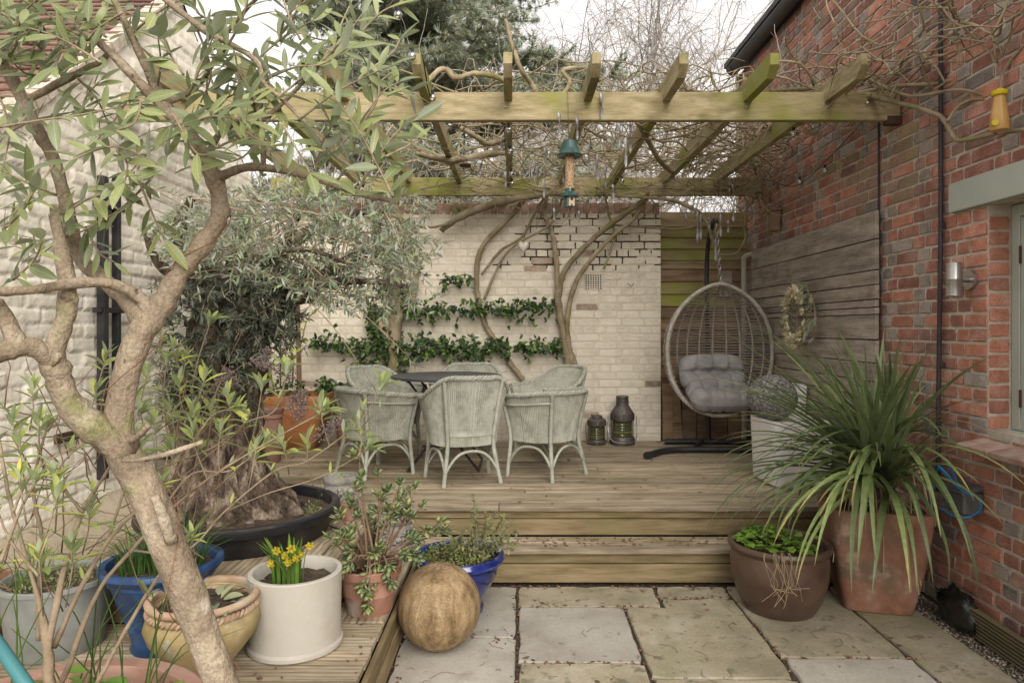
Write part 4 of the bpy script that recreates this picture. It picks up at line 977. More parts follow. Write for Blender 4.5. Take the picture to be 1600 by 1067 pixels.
top = ept(.575, 0); mb = MB(); z = top.z+.03; k = 0
hook = Vector((EC.x, yb-.46, 2.42))
while z < 2.40:
    c = Vector((hook.x+(top.x-hook.x)*(2.40-z)/(2.40-top.z), hook.y+(top.y-hook.y)*(2.40-z)/(2.40-top.z), z)); pts = []
    for i in range(10):
        a = 2*math.pi*i/10; q = math.cos(a)*.013; h = math.sin(a)*.026; pts.append(c+(Vector((q,0,h)) if k % 2 else Vector((0,q,h))))
    mb.tube(pts, .0042, 5, closed=True); z += .040; k += 1
mb.obj('chain', M['chain'], t, smooth=60)
# ------------------------------------------------------------------ ship lanterns
def lantern(x, y, w, h, label, tall):
    t = thing('ship_lantern', (x, y, ZD), label, 'lantern', 'old ship lanterns by the cream wall'); c = (x, y, ZD); r = w/2
    MB().lathe([(0,.002),(r*.98,.002),(r,.01),(r,h*.13),(r*.96,h*.15),(r*.9,h*.17),(0,h*.17)], 28, c).obj('base', M['lantern'], t, smooth=40)
    hb = .50 if tall else .62
    pr = [(r*.80,h*.17)]; nb = 6
    for i in range(nb): 
        z0 = h*.17+(hb-.17)*h*i/nb; z1 = h*.17+(hb-.17)*h*(i+1)/nb; pr += [(r*.80,z0+.002),(r*.85,(z0+z1)/2),(r*.80,z1-.002)]
    ln = MB().lathe(pr, 28, c).obj('lens', M['lens'], t, smooth=50)
    MB().lathe([(r*.81,h*.24),(r*.865,h*.25),(r*.865,h*.275),(r*.81,h*.285)], 28, c, cap=False).obj('lens_band', M['lens_band'], ln, smooth=40)
    if tall: pr = [(r*.86,h*.50),(r*.97,h*.505),(r*.99,h*.60),(r*.97,h*.635),(r*.55,h*.80),(r*.51,h*.81),(r*.51,h*.87),(r*.55,h*.875),(r*.50,h*.885),(r*.50,h*.97),(r*.53,h*.98),(r*.50,h),(0,h)]
    else: pr = [(r*.86,h*.62),(r*1.0,h*.63),(r*1.02,h*.79),(r*.9,h*.83),(r*.62,h*.88),(r*.60,h*.95),(r*.45,h*.97),(0,h*.97)]
    MB().lathe(pr, 28, c).obj('hood', M['lantern'], t, smooth=40)
    for k in range(6):
        a = k*math.pi/3+.5; MB().tube([(x+r*.92*math.cos(a),y+r*.92*math.sin(a),ZD+h*.12),(x+r*.92*math.cos(a),y+r*.92*math.sin(a),ZD+h*(.52 if tall else .66))], .004, 5).obj('guard_bar', M['lantern'], t)
    zt = h*(.60 if tall else .72)
    MB().tube(spl([(x-r*1.12,y-.01,ZD+zt),(x-r*1.15,y-.02,ZD+zt*.5),(x-r*.9,y-r*.75,ZD+h*.10),(x,y-r*1.12,ZD+.03),(x+r*.9,y-r*.75,ZD+h*.10),(x+r*1.15,y-.02,ZD+zt*.5),(x+r*1.12,y-.01,ZD+zt)],6), .0045, 5).obj('handle', M['chain'] if tall else M['lantern'], t)
    MB().box((x, y-r*1.0, ZD+zt), (.03,.02,.045), ch=.003).obj('latch', M['lantern'], t)
    if not tall:
        for s in (-.55, .1): MB().tube([(x+s*r,y-.02,ZD+h*.86),(x+s*r,y-.02,ZD+h*1.0)], .008, 6).obj('wing_nut', M['lantern'], t)
lantern(.752, 6.46, .18, .285, 'small squat dark ship lantern left of the taller one', False)
lantern(.995, 6.46, .235, .455, 'tall dark ship lantern with conical hood by the cream wall', True)
# ------------------------------------------------------------------ pots
def pot(name, c, prof, mat, label, cat='flower pot', group=None, n=40, soil=None, sq=None, wob=0.0, rz=0.0, sm_=35, soilmat='soil'):
    t = thing(name, c, label, cat, group)
    mb = MB(); mb.lathe(prof, n, (0,0,0), wob, sq=sq); rm = Matrix.Rotation(rz, 3, 'Z'); mb.v = [tuple(rm@Vector(v)+Vector(c)) for v in mb.v]
    po = mb.obj('pot', M[mat], t, smooth=sm_)
    if soil:
        r_, z_ = soil; vs = [(c[0], c[1], c[2]+z_+.006)]; k = 24; fs = []
        for ring in (.55, 1.0):
            for i in range(k):
                a = 2*math.pi*i/k+rz; q = 1.0
                if sq: b = a-rz; q = 1/((abs(math.cos(b))**sq+abs(math.sin(b))**sq)**(1/sq))
                vs.append((c[0]+r_*ring*q*math.cos(a), c[1]+r_*ring*q*math.sin(a), c[2]+z_+rng.uniform(-.006,.008)))
        fs = [(0,1+i,1+(i+1)%k) for i in range(k)]+[(1+i,1+k+i,1+k+(i+1)%k,1+(i+1)%k) for i in range(k)]
        mb = MB(); mb.add(vs, fs); mb.obj('soil', M[soilmat], po, smooth=180)
    return t, po
def walls(outer, rim_t=.014, depth=.06, rin=None):
    """close an outer profile with a rim and an inner wall"""
    r, z = outer[-1]; ri = r-rim_t; return [(0, outer[0][1])]+outer+[(r-.003, z+.004), (ri+.003, z+.004), (ri, z), (ri-.004, z-depth), (0, z-depth)]
T = {}
r_ = .183
T['cream'], _ = pot('daffodil_pot', (-.905, 2.79, ZL), walls([(r_*.98,.0),(r_*1.03,.008),(r_*1.03,.022),(r_*.985,.032),(r_*.985,.15),(r_,.27),(r_*1.01,.30)], .022, .05), 'cream_pot', 'plain cream cylindrical pot with small yellow daffodils', n=56, soil=(.155,.255))
c = Vector((-1.18, 2.57, ZL))
T['rope'], po = pot('rope_pot', c, walls([(.10,.0),(.105,.015),(.10,.03),(.14,.08),(.19,.145),(.205,.19),(.195,.225),(.175,.245),(.172,.262),(.19,.272),(.195,.285)], .02, .05), 'ochre_pot', 'ochre bulbous pot with twisted rope collar behind the leaning trunk', n=56, soil=(.165,.245))
mb = MB()
for ph in (0, math.pi):
    pts = []
    for i in range(240):
        a = 2*math.pi*i/240; b = a*30+ph; pts.append(c+Vector(((.184+.008*math.cos(b))*math.cos(a), (.184+.008*math.cos(b))*math.sin(a), .247+.008*math.sin(b))))
    mb.tube(pts, .0085, 5, closed=True)
mb.obj('rope_collar', M['rope_clay'], po, smooth=60)
MB().lathe([(.176,.262),(.197,.27),(.200,.283),(.19,.293),(.176,.290),(.172,.27),(.176,.262)], 48, c, cap=False).obj('rim', M['rope_clay'], po, smooth=60)
c = Vector((-1.443, 2.78, ZL))
T['blue'], po = pot('blue_pot', c, walls([(.115,.0),(.118,.012),(.112,.03),(.125,.09),(.135,.10),(.133,.115),(.165,.20),(.19,.28),(.20,.285),(.202,.30),(.222,.315),(.232,.33),(.230,.345)], .03, .05), 'paint_blue', 'matt blue ribbed pot with grassy daffodil leaves at the left', n=56, soil=(.19,.305))
T['zinc'], _ = pot('zinc_planter', (-1.87, 2.78, ZL), walls([(.165,.0),(.17,.01),(.185,.14),(.198,.262),(.204,.264),(.204,.278)], .016, .05), 'zinc', 'grey metal planter with mossy green carpet at the lower left', n=48, soil=(.185,.25))
T['edge'], _ = pot('terracotta_pot', (-2.20, 2.76, ZL), walls([(.09,.0),(.12,.22),(.128,.225),(.13,.27)], .015, .05), 'terracotta_old', 'dark terracotta pot cut off at the left edge', soil=(.11,.24))
TUB = Vector((-1.47, 3.64, ZD))
T['tub'], _ = pot('olive_tub', TUB, walls([(.43,.0),(.445,.01),(.475,.105),(.505,.112),(.512,.125),(.510,.150),(.50,.155)], .035, .07), 'black_plastic', 'gnarled old olive tree in a wide shallow black tub', 'olive tree', n=72, soil=(.46,.10))
T['jade'], _ = pot('jade_plant', (-.675, 3.13, ZL), walls([(.10,.0),(.105,.01),(.118,.085),(.121,.09),(.119,.095),(.130,.17),(.142,.172),(.145,.205)], .014, .035), 'terracotta', 'sprawling jade plant in a terracotta pot on the deck edge', 'succulent', soil=(.125,.18))
T['glazed'], _ = pot('glazed_pot', (-.305, 3.63, 0), walls([(.115,.0),(.125,.008),(.128,.03),(.112,.045),(.125,.08),(.17,.145),(.198,.20),(.206,.235),(.203,.25),(.212,.256),(.235,.268),(.242,.285),(.236,.302)], .03, .045), 'glaze_blue', 'shiny cobalt glazed pot of herbs behind the wooden ball', n=64, soil=(.20,.275))
T['brown'], _ = pot('brown_pot', (1.405, 3.66, 0), walls([(.172,.0),(.18,.008),(.215,.07),(.243,.16),(.252,.24),(.25,.29),(.247,.315),(.258,.325),(.266,.34),(.264,.356)], .024, .05), 'glaze_brown', 'dark brown glazed bowl pot with bright green seedlings', n=64, soil=(.235,.325))
T['cord'], _ = pot('cordyline', (1.945, 3.74, 0), [(0,0),(.160,.0),(.170,.008),(.20,.14),(.228,.30),(.246,.44),(.252,.50),(.254,.535),(.250,.545),(.222,.545),(.216,.53),(.21,.49),(0,.49)], 'terracotta_old', 'spiky green cordyline in a tall square terracotta pot', 'cordyline', n=64, soil=(.206,.50), sq=7, rz=R(-14))
T['tall'], _ = pot('tall_terracotta_pot', (-2.04, 5.62, ZD), walls([(.085,.0),(.09,.01),(.10,.18),(.103,.33),(.100,.355),(.112,.365),(.112,.385),(.105,.395),(.118,.415),(.118,.44)], .018, .06), 'terracotta_pale', 'tall pale terracotta pot in front of the orange planter', soil=(.098,.39))
T['orange'], _ = pot('orange_planter', (-2.02, 6.28, ZD), [(0,0),(.175,.0),(.185,.01),(.225,.12),(.265,.30),(.287,.44),(.292,.485),(.288,.495),(.268,.495),(.262,.44),(0,.44)], 'glaze_orange', 'big square orange glazed planter with a young climber by the wall', n=64, soil=(.255,.45), sq=8, rz=R(3))
T['wallpot'], _ = pot('small_terracotta_pot', (-1.60, 6.42, ZD), walls([(.075,.0),(.08,.01),(.115,.24),(.118,.27)], .014, .04), 'terracotta', 'terracotta pot of green leaves behind the front left chair', soil=(.10,.24))
T['tiny'], _ = pot('tiny_terracotta_pot', (-.968, 3.90, ZD), walls([(.033,.0),(.035,.005),(.043,.07),(.046,.072),(.047,.098)], .008, .03), 'terracotta', 'tiny empty terracotta pot beside the carved stone planter')
T['bluesm'], _ = pot('small_blue_pot', (-2.10, 5.32, ZD), walls([(.05,.0),(.055,.01),(.075,.2),(.078,.22)], .012, .04), 'paint_blue', 'small blue pot half hidden beside the tall terracotta pot', soil=(.06,.19))
T['front'], po = pot('shrub_pot', (-1.02, 1.44, ZL-.015), walls([(.20,.0),(.21,.01),(.28,.25),(.315,.36),(.335,.385),(.350,.40),(.358,.42),(.352,.436),(.34,.442)], .045, .06), 'terracotta_pale', 'wide terracotta pot rim at the lower left with a shrub', n=64, soil=(.30,.40))
T['trunkpot'], _ = pot('foreground_tree', (-.36, 1.36, 0), walls([(.13,.0),(.14,.01),(.19,.36),(.20,.365),(.205,.43)], .018, .05), 'terracotta', 'leaning foreground tree with forked trunk and long grey green leaves', 'tree', soil=(.185,.38))
for (c, lab) in (((-1.045, 4.06, ZD), 'carved grey stone cylinder pot standing on the upper deck'), ((-.70, 3.90, ZL), 'carved grey stone cylinder pot on the step behind the jade plant')):
    t, po = pot('stone_pot', c, walls([(.098,.0),(.104,.006),(.104,.02),(.098,.03),(.098,.18),(.106,.19),(.108,.21),(.104,.222)], .014, .05), 'carved', lab, group='carved stone cylinder pots', n=40, wob=.02, soil=(.088,.18))
    mb = MB(); rr = random.Random(int(c[1]*100))
    for i in range(46):
        a = rr.uniform(0, 6.28); z = rr.uniform(.05,.16); q = Vector((c[0]+.099*math.cos(a), c[1]+.099*math.sin(a), c[2]+z)); mb.sphere(q, 1, 7, 5, (rr.uniform(.01,.022),rr.uniform(.01,.022),rr.uniform(.008,.018)))
    for k in range(3):
        mb.tube([(c[0]+.100*math.cos(a/30*6.283), c[1]+.100*math.sin(a/30*6.283), c[2]+.105+.028*math.sin(a*1.05+k*2.1)) for a in range(31)], .006, 5)
    mb.obj('relief', M['carved'], po, smooth=60)
t = thing('wooden_trough', (-2.12, 4.45, ZD), 'dark trough with a small dense bush by the white wall', 'planter'); T['trough'] = t
mb = MB(); vs = []
for (s, z) in ((.13,0),(.165,.27),(.145,.27),(.14,.23)): vs += [(-2.12+s*a, 4.45+s*b, ZD+z) for a, b in ((-1,-1),(1,-1),(1,1),(-1,1))]
mb.add(vs, [(3,2,1,0)]+[(k*4+i, k*4+(i+1)%4, k*4+4+(i+1)%4, k*4+4+i) for k in range(3) for i in range(4)]+[(12,13,14,15)]); mb.obj('trough', M['trough'], t)
# ------------------------------------------------------------------ ball, planters, granite
t = thing('wooden_ball', (-.366, 3.207, 0), 'turned wooden ball resting on the paving by the deck', 'ball')
mb = MB(); n, m = 56, 36; rr_ = .194; vs = []; fs = []
for i in range(m+1):
    ph = math.pi*i/m
    for j in range(n):
        th = 2*math.pi*j/n; d = Vector((math.sin(ph)*math.cos(th), math.sin(ph)*math.sin(th), -math.cos(ph)*1.015)); q = rr_*(1+.010*noise.noise(d*2.5))
        if ph > 2.85: q *= 1-.05*((ph-2.85)/.29)**1.2
        vs.append(d*q)
for i in range(m):
    for j in range(n): fs.append((i*n+j, i*n+(j+1)%n, (i+1)*n+(j+1)%n, (i+1)*n+j))
rot = Matrix.Rotation(R(12), 3, 'X'); mb.add([rot@Vector(v)+Vector((-.366,3.207,.196)) for v in vs], fs); mb.obj('ball', M['ballwood'], t, smooth=180)
mb = MB()
for i in range(9):                                                  # drying cracks by the pole
    a = i*.7+.3; L = rng.uniform(.25,.6); pts = [rot@(Vector((math.sin(.06+L*k/6)*math.cos(a+.06*k), math.sin(.06+L*k/6)*math.sin(a+.06*k), math.cos(.06+L*k/6)))*(rr_*1.0005))+Vector((-.366,3.207,.196)) for k in range(7)]
    mb.tube(pts, [.0012*(1-k/7)+.0003 for k in range(7)], 4)
mb.obj('cracks', M['stem_brown'], t)
def white_box(name, c, w0, w1, h, lab, rz):
    t = thing(name, c, lab, 'planter', 'white square planters')
    pr = [(0,0),(w0*.9,.0),(w0,.02),(w1,h-.02),(w1,h),(w1-.02,h),(w1-.024,h-.02),(0,h-.02)]
    mb = MB(); mb.lathe(pr, 64, (0,0,0), sq=14); rm = Matrix.Rotation(rz,3,'Z'); mb.v = [tuple(rm@Vector(v)+Vector(c)) for v in mb.v]; mb.obj('planter_body', M['white_planter'], t, smooth=30); return t
white_box('white_planter', (1.945, 4.86, ZD), .20, .215, .455, 'white tapered planter carrying a granite ball beside the spiky plant', R(4))
white_box('white_planter', (2.10, 5.36, ZD), .10, .13, .66, 'taller white planter behind the granite ball', R(0))
t = thing('granite_ball', (1.83, 4.90, ZD+.45), 'speckled grey granite ball resting on the white planter', 'ball')
MB().sphere((1.83, 4.90, ZD+.435+.165), .168, 32, 20, (1.04,1,.98)).obj('ball', M['granite'], t, smooth=180)
# ------------------------------------------------------------------ wall fittings
t = thing('wall_light', (XR, 3.44, 1.66), 'brushed steel up and down wall light on the brick pier', 'wall light')
MB().lathe([(0,-.085),(.033,-.085),(.036,-.082),(.036,.0),(.0365,.001),(.036,.003),(.036,.082),(.033,.085),(0,.085)], 28, (XR-.105,3.43,1.742)).obj('lamp_body', M['steel'], t, smooth=35)
mb = MB(); mb.tube([(XR-.004,3.45,1.742),(XR-.022,3.45,1.742)], .048, 24); mb.obj('wall_plate', M['steel'], t, smooth=35)
mb = MB(); mb.tube([(XR-.02,3.45,1.742),(XR-.08,3.44,1.742)], .014, 12); mb.obj('arm', M['steel'], t, smooth=35)
t = thing('socket_box', (XR, 3.42, .58), 'grey weatherproof socket box on the brick wall under the sill', 'socket box')
MB().box((XR-.05, 3.44, .63), (.10,.16,.11), ch=.008).obj('box_body', M['grey_box'], t); MB().box((XR-.055, 3.44, .695), (.115,.17,.02), rot=Matrix.Rotation(R(-14),3,'Y'), ch=.004).obj('lid', M['grey_box'], t)
t = thing('blue_cable', (XR-.05, 3.5, .1), 'bright blue flex looped over the grey socket box', 'cable')
cp = [P(1428,930,3.72),P(1445,860,3.68),P(1456,790,3.62),P(1462,740,3.58),P(1478,724,3.52),P(1492,745,3.46),P(1500,765,3.42),P(1478,738,3.44),P(1465,728,3.48),P(1485,750,3.44),P(1505,768,3.36),P(1528,778,3.28),P(1532,795,3.26),P(1518,806,3.28),P(1495,808,3.32),P(1470,795,3.44),P(1462,800,3.56)]
MB().tube(spl([tuple(p) for p in cp], 6), .0048, 6).obj('flex', M['blue_cable'], t, smooth=60)
t = thing('refuse_sack', (2.22, 3.42, 0), 'crumpled black plastic sack at the foot of the brick wall', 'sack')
mb = MB(); vs = []; fs = []; n, m = 22, 14
for i in range(m+1):
    for j in range(n):
        th = 2*math.pi*j/n; ph = math.pi*i/m; d = Vector((math.sin(ph)*math.cos(th), math.sin(ph)*math.sin(th), -math.cos(ph)))
        q = 1+.35*noise.noise(d*2.2+Vector((4,0,0)))+.16*noise.noise(d*7); vs.append((2.215+d.x*.055*q, 3.42+d.y*.15*q, max(.002, .085+d.z*.10*q)))
for i in range(m):
    for j in range(n): fs.append((i*n+j, i*n+(j+1)%n, (i+1)*n+(j+1)%n, (i+1)*n+j))
mb.add(vs, fs); mb.obj('sack', pm('sack', [(.008,.01,.008),(.014,.017,.014)], 8, .25, .3, 20, spec=.6), t, smooth=50)
t = thing('kick_board', (2.24, 3.22, 0), 'ribbed timber board leaning along the foot of the brick wall', 'board')
a, b = Vector((2.225, 3.60, .075)), Vector((2.205, 2.88, .075)); me = MB().box((0,0,0), ((a-b).length, .028, .145), ch=.003).mesh('kick_board')
o = ob('board', me, M['kickboard'], t, (a+b)/2); o.rotation_euler = (R(-8), 0, math.atan2(a.y-b.y, a.x-b.x))
t = thing('garden_hose', P(-60, 960, 1.15), 'teal hose pipe crossing the bottom left corner', 'hose')
MB().tube(spl([tuple(P(-90,905,1.2)), tuple(P(-20,985,1.17)), tuple(P(20,1040,1.14)), tuple(P(60,1100,1.12)), tuple(P(110,1190,1.12))], 5), .011, 10).obj('pipe', M['hose'], t, smooth=60)
t = thing('wasp_trap', (XR-.05, 3.22, 2.5), 'amber bottle trap with yellow lid hanging on the vine', 'trap')
ctr = P(1562, 170, 3.12); 
MB().lathe([(0,-.10),(.036,-.10),(.040,-.09),(.034,-.02),(.024,.045),(.022,.06),(0,.06)], 18, ctr).obj('bottle', M['amber'], t, smooth=40)
MB().lathe([(0,.060),(.030,.060),(.033,.064),(.033,.080),(.018,.084),(.010,.092),(0,.092)], 18, ctr).obj('lid', M['yellow_plastic'], t, smooth=40)
MB().tube([ctr+Vector((-.034,-.012,-.072)), ctr+Vector((-.040,-.03,-.072))], .014, 12).obj('entry_ring', M['yellow_plastic'], t)
MB().tube([ctr+Vector((0,0,.09)), ctr+Vector((.004,0,.16)), ctr+Vector((.012,.01,.22))], .002, 4).obj('hanging_chain', M['chain'], t)
# ------------------------------------------------------------------ things hanging from the pergola
FD = P(890, 240, 3.95); 
t = thing('bird_feeder', FD, 'green and seed filled tube bird feeder hanging before the pergola', 'bird feeder')
s_ = 3.95/F
def fz(v): return EYE-(v-CV)*s_
cx, cy = FD.x, FD.y
mb = MB(); n = 24; vs = []; fs = []
prof = [(.020,fz(220)),(.038,fz(221)),(.052,fz(231)),(.064,fz(239)),(.076,fz(243)),(.072,fz(245)),(.03,fz(241))]
mb.lathe([(r_, z) for r_, z in prof], n, (cx, cy, 0)); mb.obj('roof', M['green_metal'], t, smooth=30)
mb = MB(); mb.lathe([(.0,fz(240)),(.0265,fz(240)),(.0265,fz(296)),(0,fz(296))], 20, (cx,cy,0)); mb.obj('seed_tube', M['seed'], t, smooth=40)
mb = MB(); mb.lathe([(.0,fz(295)),(.027,fz(295)),(.027,fz(300)),(.032,fz(301)),(.050,fz(307)),(.046,fz(309)),(.024,fz(307)),(0,fz(307))], 20, (cx,cy,0)); mb.obj('skirt', M['green_metal'], t, smooth=30)
mb = MB(); mb.box((cx, cy, (fz(306)+fz(325))/2), (.052,.052,fz(306)-fz(325)), rot=Matrix.Rotation(R(12),3,'Z'), ch=.004); lb = mb.obj('feeding_port', M['green_metal'], t)
rm = Matrix.Rotation(R(12),3,'Z'); q = rm@Vector((.004,-.028,0)); mb = MB(); mb.box((cx+q.x, cy+q.y, (fz(306)+fz(324))/2), (.034,.006,fz(307)-fz(323)), rot=rm); mb.obj('face_plate', M['hatch'], lb)
q = rm@Vector((.004,-.032,0)); MB().tube([(cx+q.x,cy+q.y,fz(312)),(cx+q.x,cy+q.y-.002,fz(312))], .009, 14).obj('hole', M['cord'], lb)
MB().tube([(cx+q.x,cy+q.y,fz(321)),(cx+q.x,cy+q.y-.018,fz(321.5))], .005, 8).obj('perch', M['green_metal'], lb)
MB().tube([(cx,cy,fz(325)),(cx,cy,fz(340))], .004, 6).obj('stem', M['green_metal'], t)
MB().tube([(cx,cy,fz(220)),(cx-.004,cy+.05,fz(190)),(cx-.002,4.07,2.912)], .0016, 4).obj('hanging_wire', M['cord'], t)
# grey glass-like spikes on strings
sp_list = [(874,175,40,4.02),(902,182,38,4.02),(940,145,42,4.05),(968,190,42,4.10),(978,215,48,4.0),(985,195,45,4.15),(852,230,26,4.8),(783,215,20,4.6),(790,268,26,4.6),(829,255,30,5.4),(835,250,34,5.0),(840,262,30,5.2),(920,225,38,4.6),(934,240,44,4.5),(946,260,34,4.7),(850,280,30,4.3),(958,288,22,4.6),(960,210,24,5.0),(668,250,30,5.0),(750,255,12,5.2),(866,325,20,4.4),(905,330,18,5.0),(1072,325,18,5.6),(1090,330,50,5.5),(1095,335,40,5.7),(1108,340,18,5.5),(1126,335,36,5.4),(1118,375,34,5.6),(1138,345,20,5.7),(1082,320,14,5.5),(880,258,30,5.6),(1146,325,22,5.6)]
rr = random.Random(17)
where = ['overlapping the front beam just left above the bird feeder','overlapping the front beam just right above the bird feeder','hanging wholly against the front beam right of the feeder','hanging just below the front beam, second right of the feeder','longest of the cluster right of the feeder','beside the longest one right of the feeder',
 'hanging level with the feeder roof, to its left','near the top of the string-lit rafter','hanging left of the string-lit rafter near the rear beam','leftmost of the three between string-lit rafter and feeder','middle of the three between string-lit rafter and feeder','rightmost of the three between string-lit rafter and feeder','hanging immediately right of the seed tube','second right of the seed tube, reaching the rear beam','third right of the seed tube at the rear beam','crossing the rear beam left of the feeder base','dark one crossing the rear beam below the wire lantern','small one high up behind the right-hand cluster','hanging left of the wire spiral','tiny one between the wire spiral and string-lit rafter','hanging below the rear beam left of the feeder base','hanging below the rear beam right of the feeder base',
 'leftmost of the row hanging over the fence','longest and lowest of the row over the fence','beside the longest one over the fence','short one in the middle of the row over the fence','dark one right beside the egg chair pole','against the egg chair chain','short one right of the egg chair pole','second from the left in the row over the fence','hanging directly behind the seed tube','rightmost over the fence, nearest the brick wall']
for i, (u, v, L, Y) in enumerate(sp_list):
    top = P(u, v, Y); l = L*Y/F
    lab = 'twisted grey spike '+where[i]
    t = thing('hanging_spike', top, lab, 'ornament', 'grey spikes by the egg chair' if u > 1060 else 'grey spikes under the pergola')
    mb = MB(); k = 9; vs = []; fs = []
    for a in range(k+1):
        q = a/k; wv = .015*math.sin(math.pi*min(1, q*.85+.12))**.8*(1 if a < k else .1); tw = q*3.2+rr.uniform(-.1,.1); z = top.z-l*q; hx = .15*wv
        for s in range(4):
            ang = tw+s*math.pi/2; rad = wv if s % 2 == 0 else wv*.32; vs.append((top.x+rad*math.cos(ang), top.y+rad*math.sin(ang), z))
    for a in range(k):
        for s in range(4): fs.append((a*4+s, a*4+(s+1)%4, a*4+4+(s+1)%4, a*4+4+s))
    fs += [(3,2,1,0), (k*4,k*4+1,k*4+2,k*4+3)]; mb.add(vs, fs); mb.obj('spike', M['icicle'], t)
    MB().tube([top, (top.x+rr.uniform(-.02,.02), top.y, max(top.z+.02, 2.86))], .0010, 3).obj('string', M['string'], t)
# hearts on the cream wall
def heart(c, w, lab, top):
    t = thing('heart_ornament', c, lab, 'ornament', 'fabric hearts on strings'); c = Vector(c); n = 40; vs = []; fs = []
    ring = []
    for i in range(n):
        a = 2*math.pi*i/n; x = 16*math.sin(a)**3; z = 13*math.cos(a)-5*math.cos(2*a)-2*math.cos(3*a)-math.cos(4*a); ring.append((x/32*w, (z*1.25)/32*w))
    vs = [(0,-.022,0.02*w)]+[(x*.6,-.018,z*.6) for x, z in ring]+[(x,0,z) for x, z in ring]+[(x*.6,.018,z*.6) for x, z in ring]+[(0,.022,.02*w)]
    for i in range(n):
        j = (i+1)%n; fs += [(0,1+j,1+i),(1+i,1+j,1+n+j,1+n+i),(1+n+i,1+n+j,1+2*n+j,1+2*n+i),(1+2*n+i,1+2*n+j,1+3*n)]
    mb = MB(); mb.add([Vector(v)+c for v in vs], fs); mb.obj('heart', M['heart'], t, smooth=180)
    MB().tube([c+Vector((0,0,w*.4)), top], .001, 3).obj('string', M['string'], t)
heart(P(818, 386, 6.45), .105, 'pale fabric heart hanging against the wall near the vine', P(816, 300, 6.42))
heart(P(986, 444, 6.50), .058, 'small slim pale ornament hanging on a long string below the vine', P(985, 310, 6.42))
# wire spiral and little lantern
t = thing('wire_spiral', P(727, 262, 5.0), 'thin dark wire spiral hanging in front of the rear beam', 'ornament')
c0 = P(727, 262, 5.0); pts = []
for i in range(140):
    a = i/140; rad = .045+.075*math.sin(math.pi*min(1, a*1.1))**.8; pts.append(c0+Vector((rad*math.cos(i*.30), rad*math.sin(i*.30), -.26*a)))
MB().tube(pts, .0014, 3).obj('wire', M['black_metal'], t); MB().tube([c0+Vector((.045,0,0)), c0+Vector((0,0,.12)), c0+Vector((0,0,.26))], .001, 3).obj('string', M['string'], t)
t = thing('hanging_dish', P(727, 260, 4.7), 'small round brown hanging dish above the wire spiral', 'ornament')
c0 = P(727, 258, 4.7); MB().lathe([(0,-.012),(.035,-.012),(.042,-.004),(.040,.004),(0,.006)], 20, c0).obj('dish', M['rust'], t, smooth=40); MB().tube([c0, c0+Vector((0,0,.16))], .001, 3).obj('string', M['string'], t)
t = thing('wire_lantern', P(938, 300, 6.2), 'small dark wire lantern hanging on the rear beam right of the feeder', 'lantern')
c0 = P(938, 303, 6.2); mb = MB()
for k in range(8): a = k*.785; mb.tube([c0+Vector((.035*math.cos(a),.035*math.sin(a),.055)), c0+Vector((.05*math.cos(a),.05*math.sin(a),0)), c0+Vector((.035*math.cos(a),.035*math.sin(a),-.06))], .002, 3)
for z in (.055, 0, -.06): mb.tube([c0+Vector((.042*math.cos(a*.5),.042*math.sin(a*.5),z)) for a in range(13)], .0025, 3)
mb.obj('cage', M['black_metal'], t); MB().tube([c0+Vector((0,0,.05)), c0+Vector((0,0,.16))], .0015, 3).obj('hook', M['black_metal'], t)
# string lights
t = thing('string_lights', P(622, 20, 3.6), 'black cord of clear round bulbs looped along the rafters', 'string lights')
cords = [[P(600,-20,3.3),P(622,22,3.5),P(632,60,3.58),P(645,82,3.64),(-.515,3.7,2.97),(-.512,3.9,2.88),(-.51,4.05,2.86)],
         [(-.085,4.15,2.85),(-.085,4.6,2.82),(-.085,5.2,2.80),(-.085,5.7,2.81),(-.085,6.3,2.80),(.1,6.385,2.79),(.45,6.385,2.76),(.8,6.38,2.80),(.85,5.6,2.83),(.87,4.9,2.84),(1.1,4.6,2.84),(1.36,4.3,2.84)],
         [(.85,6.38,2.80),(1.35,6.38,2.80),(1.75,6.37,2.77),(2.0,6.36,2.79),(2.15,6.0,2.80),(2.2,5.4,2.62),(2.24,4.9,2.72),(2.24,4.4,2.84)]]
mb = MB()
for cpt in cords: mb.tube(spl([tuple(p) for p in cpt], 6), .0032, 5)
mb.obj('cord', M['cord'], t)
bp = [P(622,24,3.5), P(644,88,3.60), P(676,153,4.0), P(702,198,4.3), P(795,204,4.4), P(797,237,4.9), P(799,272,5.6), P(800,287,6.2), P(1012,220,4.9), P(972,283,6.2), P(1130,205,5.0), P(1240,210,4.6), P(1140,298,6.35), P(1145,292,6.3), P(1250,285,5.5), P(1289,267,5.0)]
r2 = random.Random(5)
for p in bp:
    b_ = MB().sphere(p, .0215, 14, 9, (1,1,1.08)).obj('bulb', M['bulb'], t, smooth=180)
    MB().tube([p+Vector((0,0,.020)), p+Vector((0,0,.045))], .009, 8).obj('bulb_holder', M['cord'], b_)
    MB().tube([p+Vector((-.004,0,.012)), p+Vector((-.005,0,-.006)), p+Vector((.005,0,-.006)), p+Vector((.004,0,.012))], .0009, 3).obj('filament', M['filament'], b_)
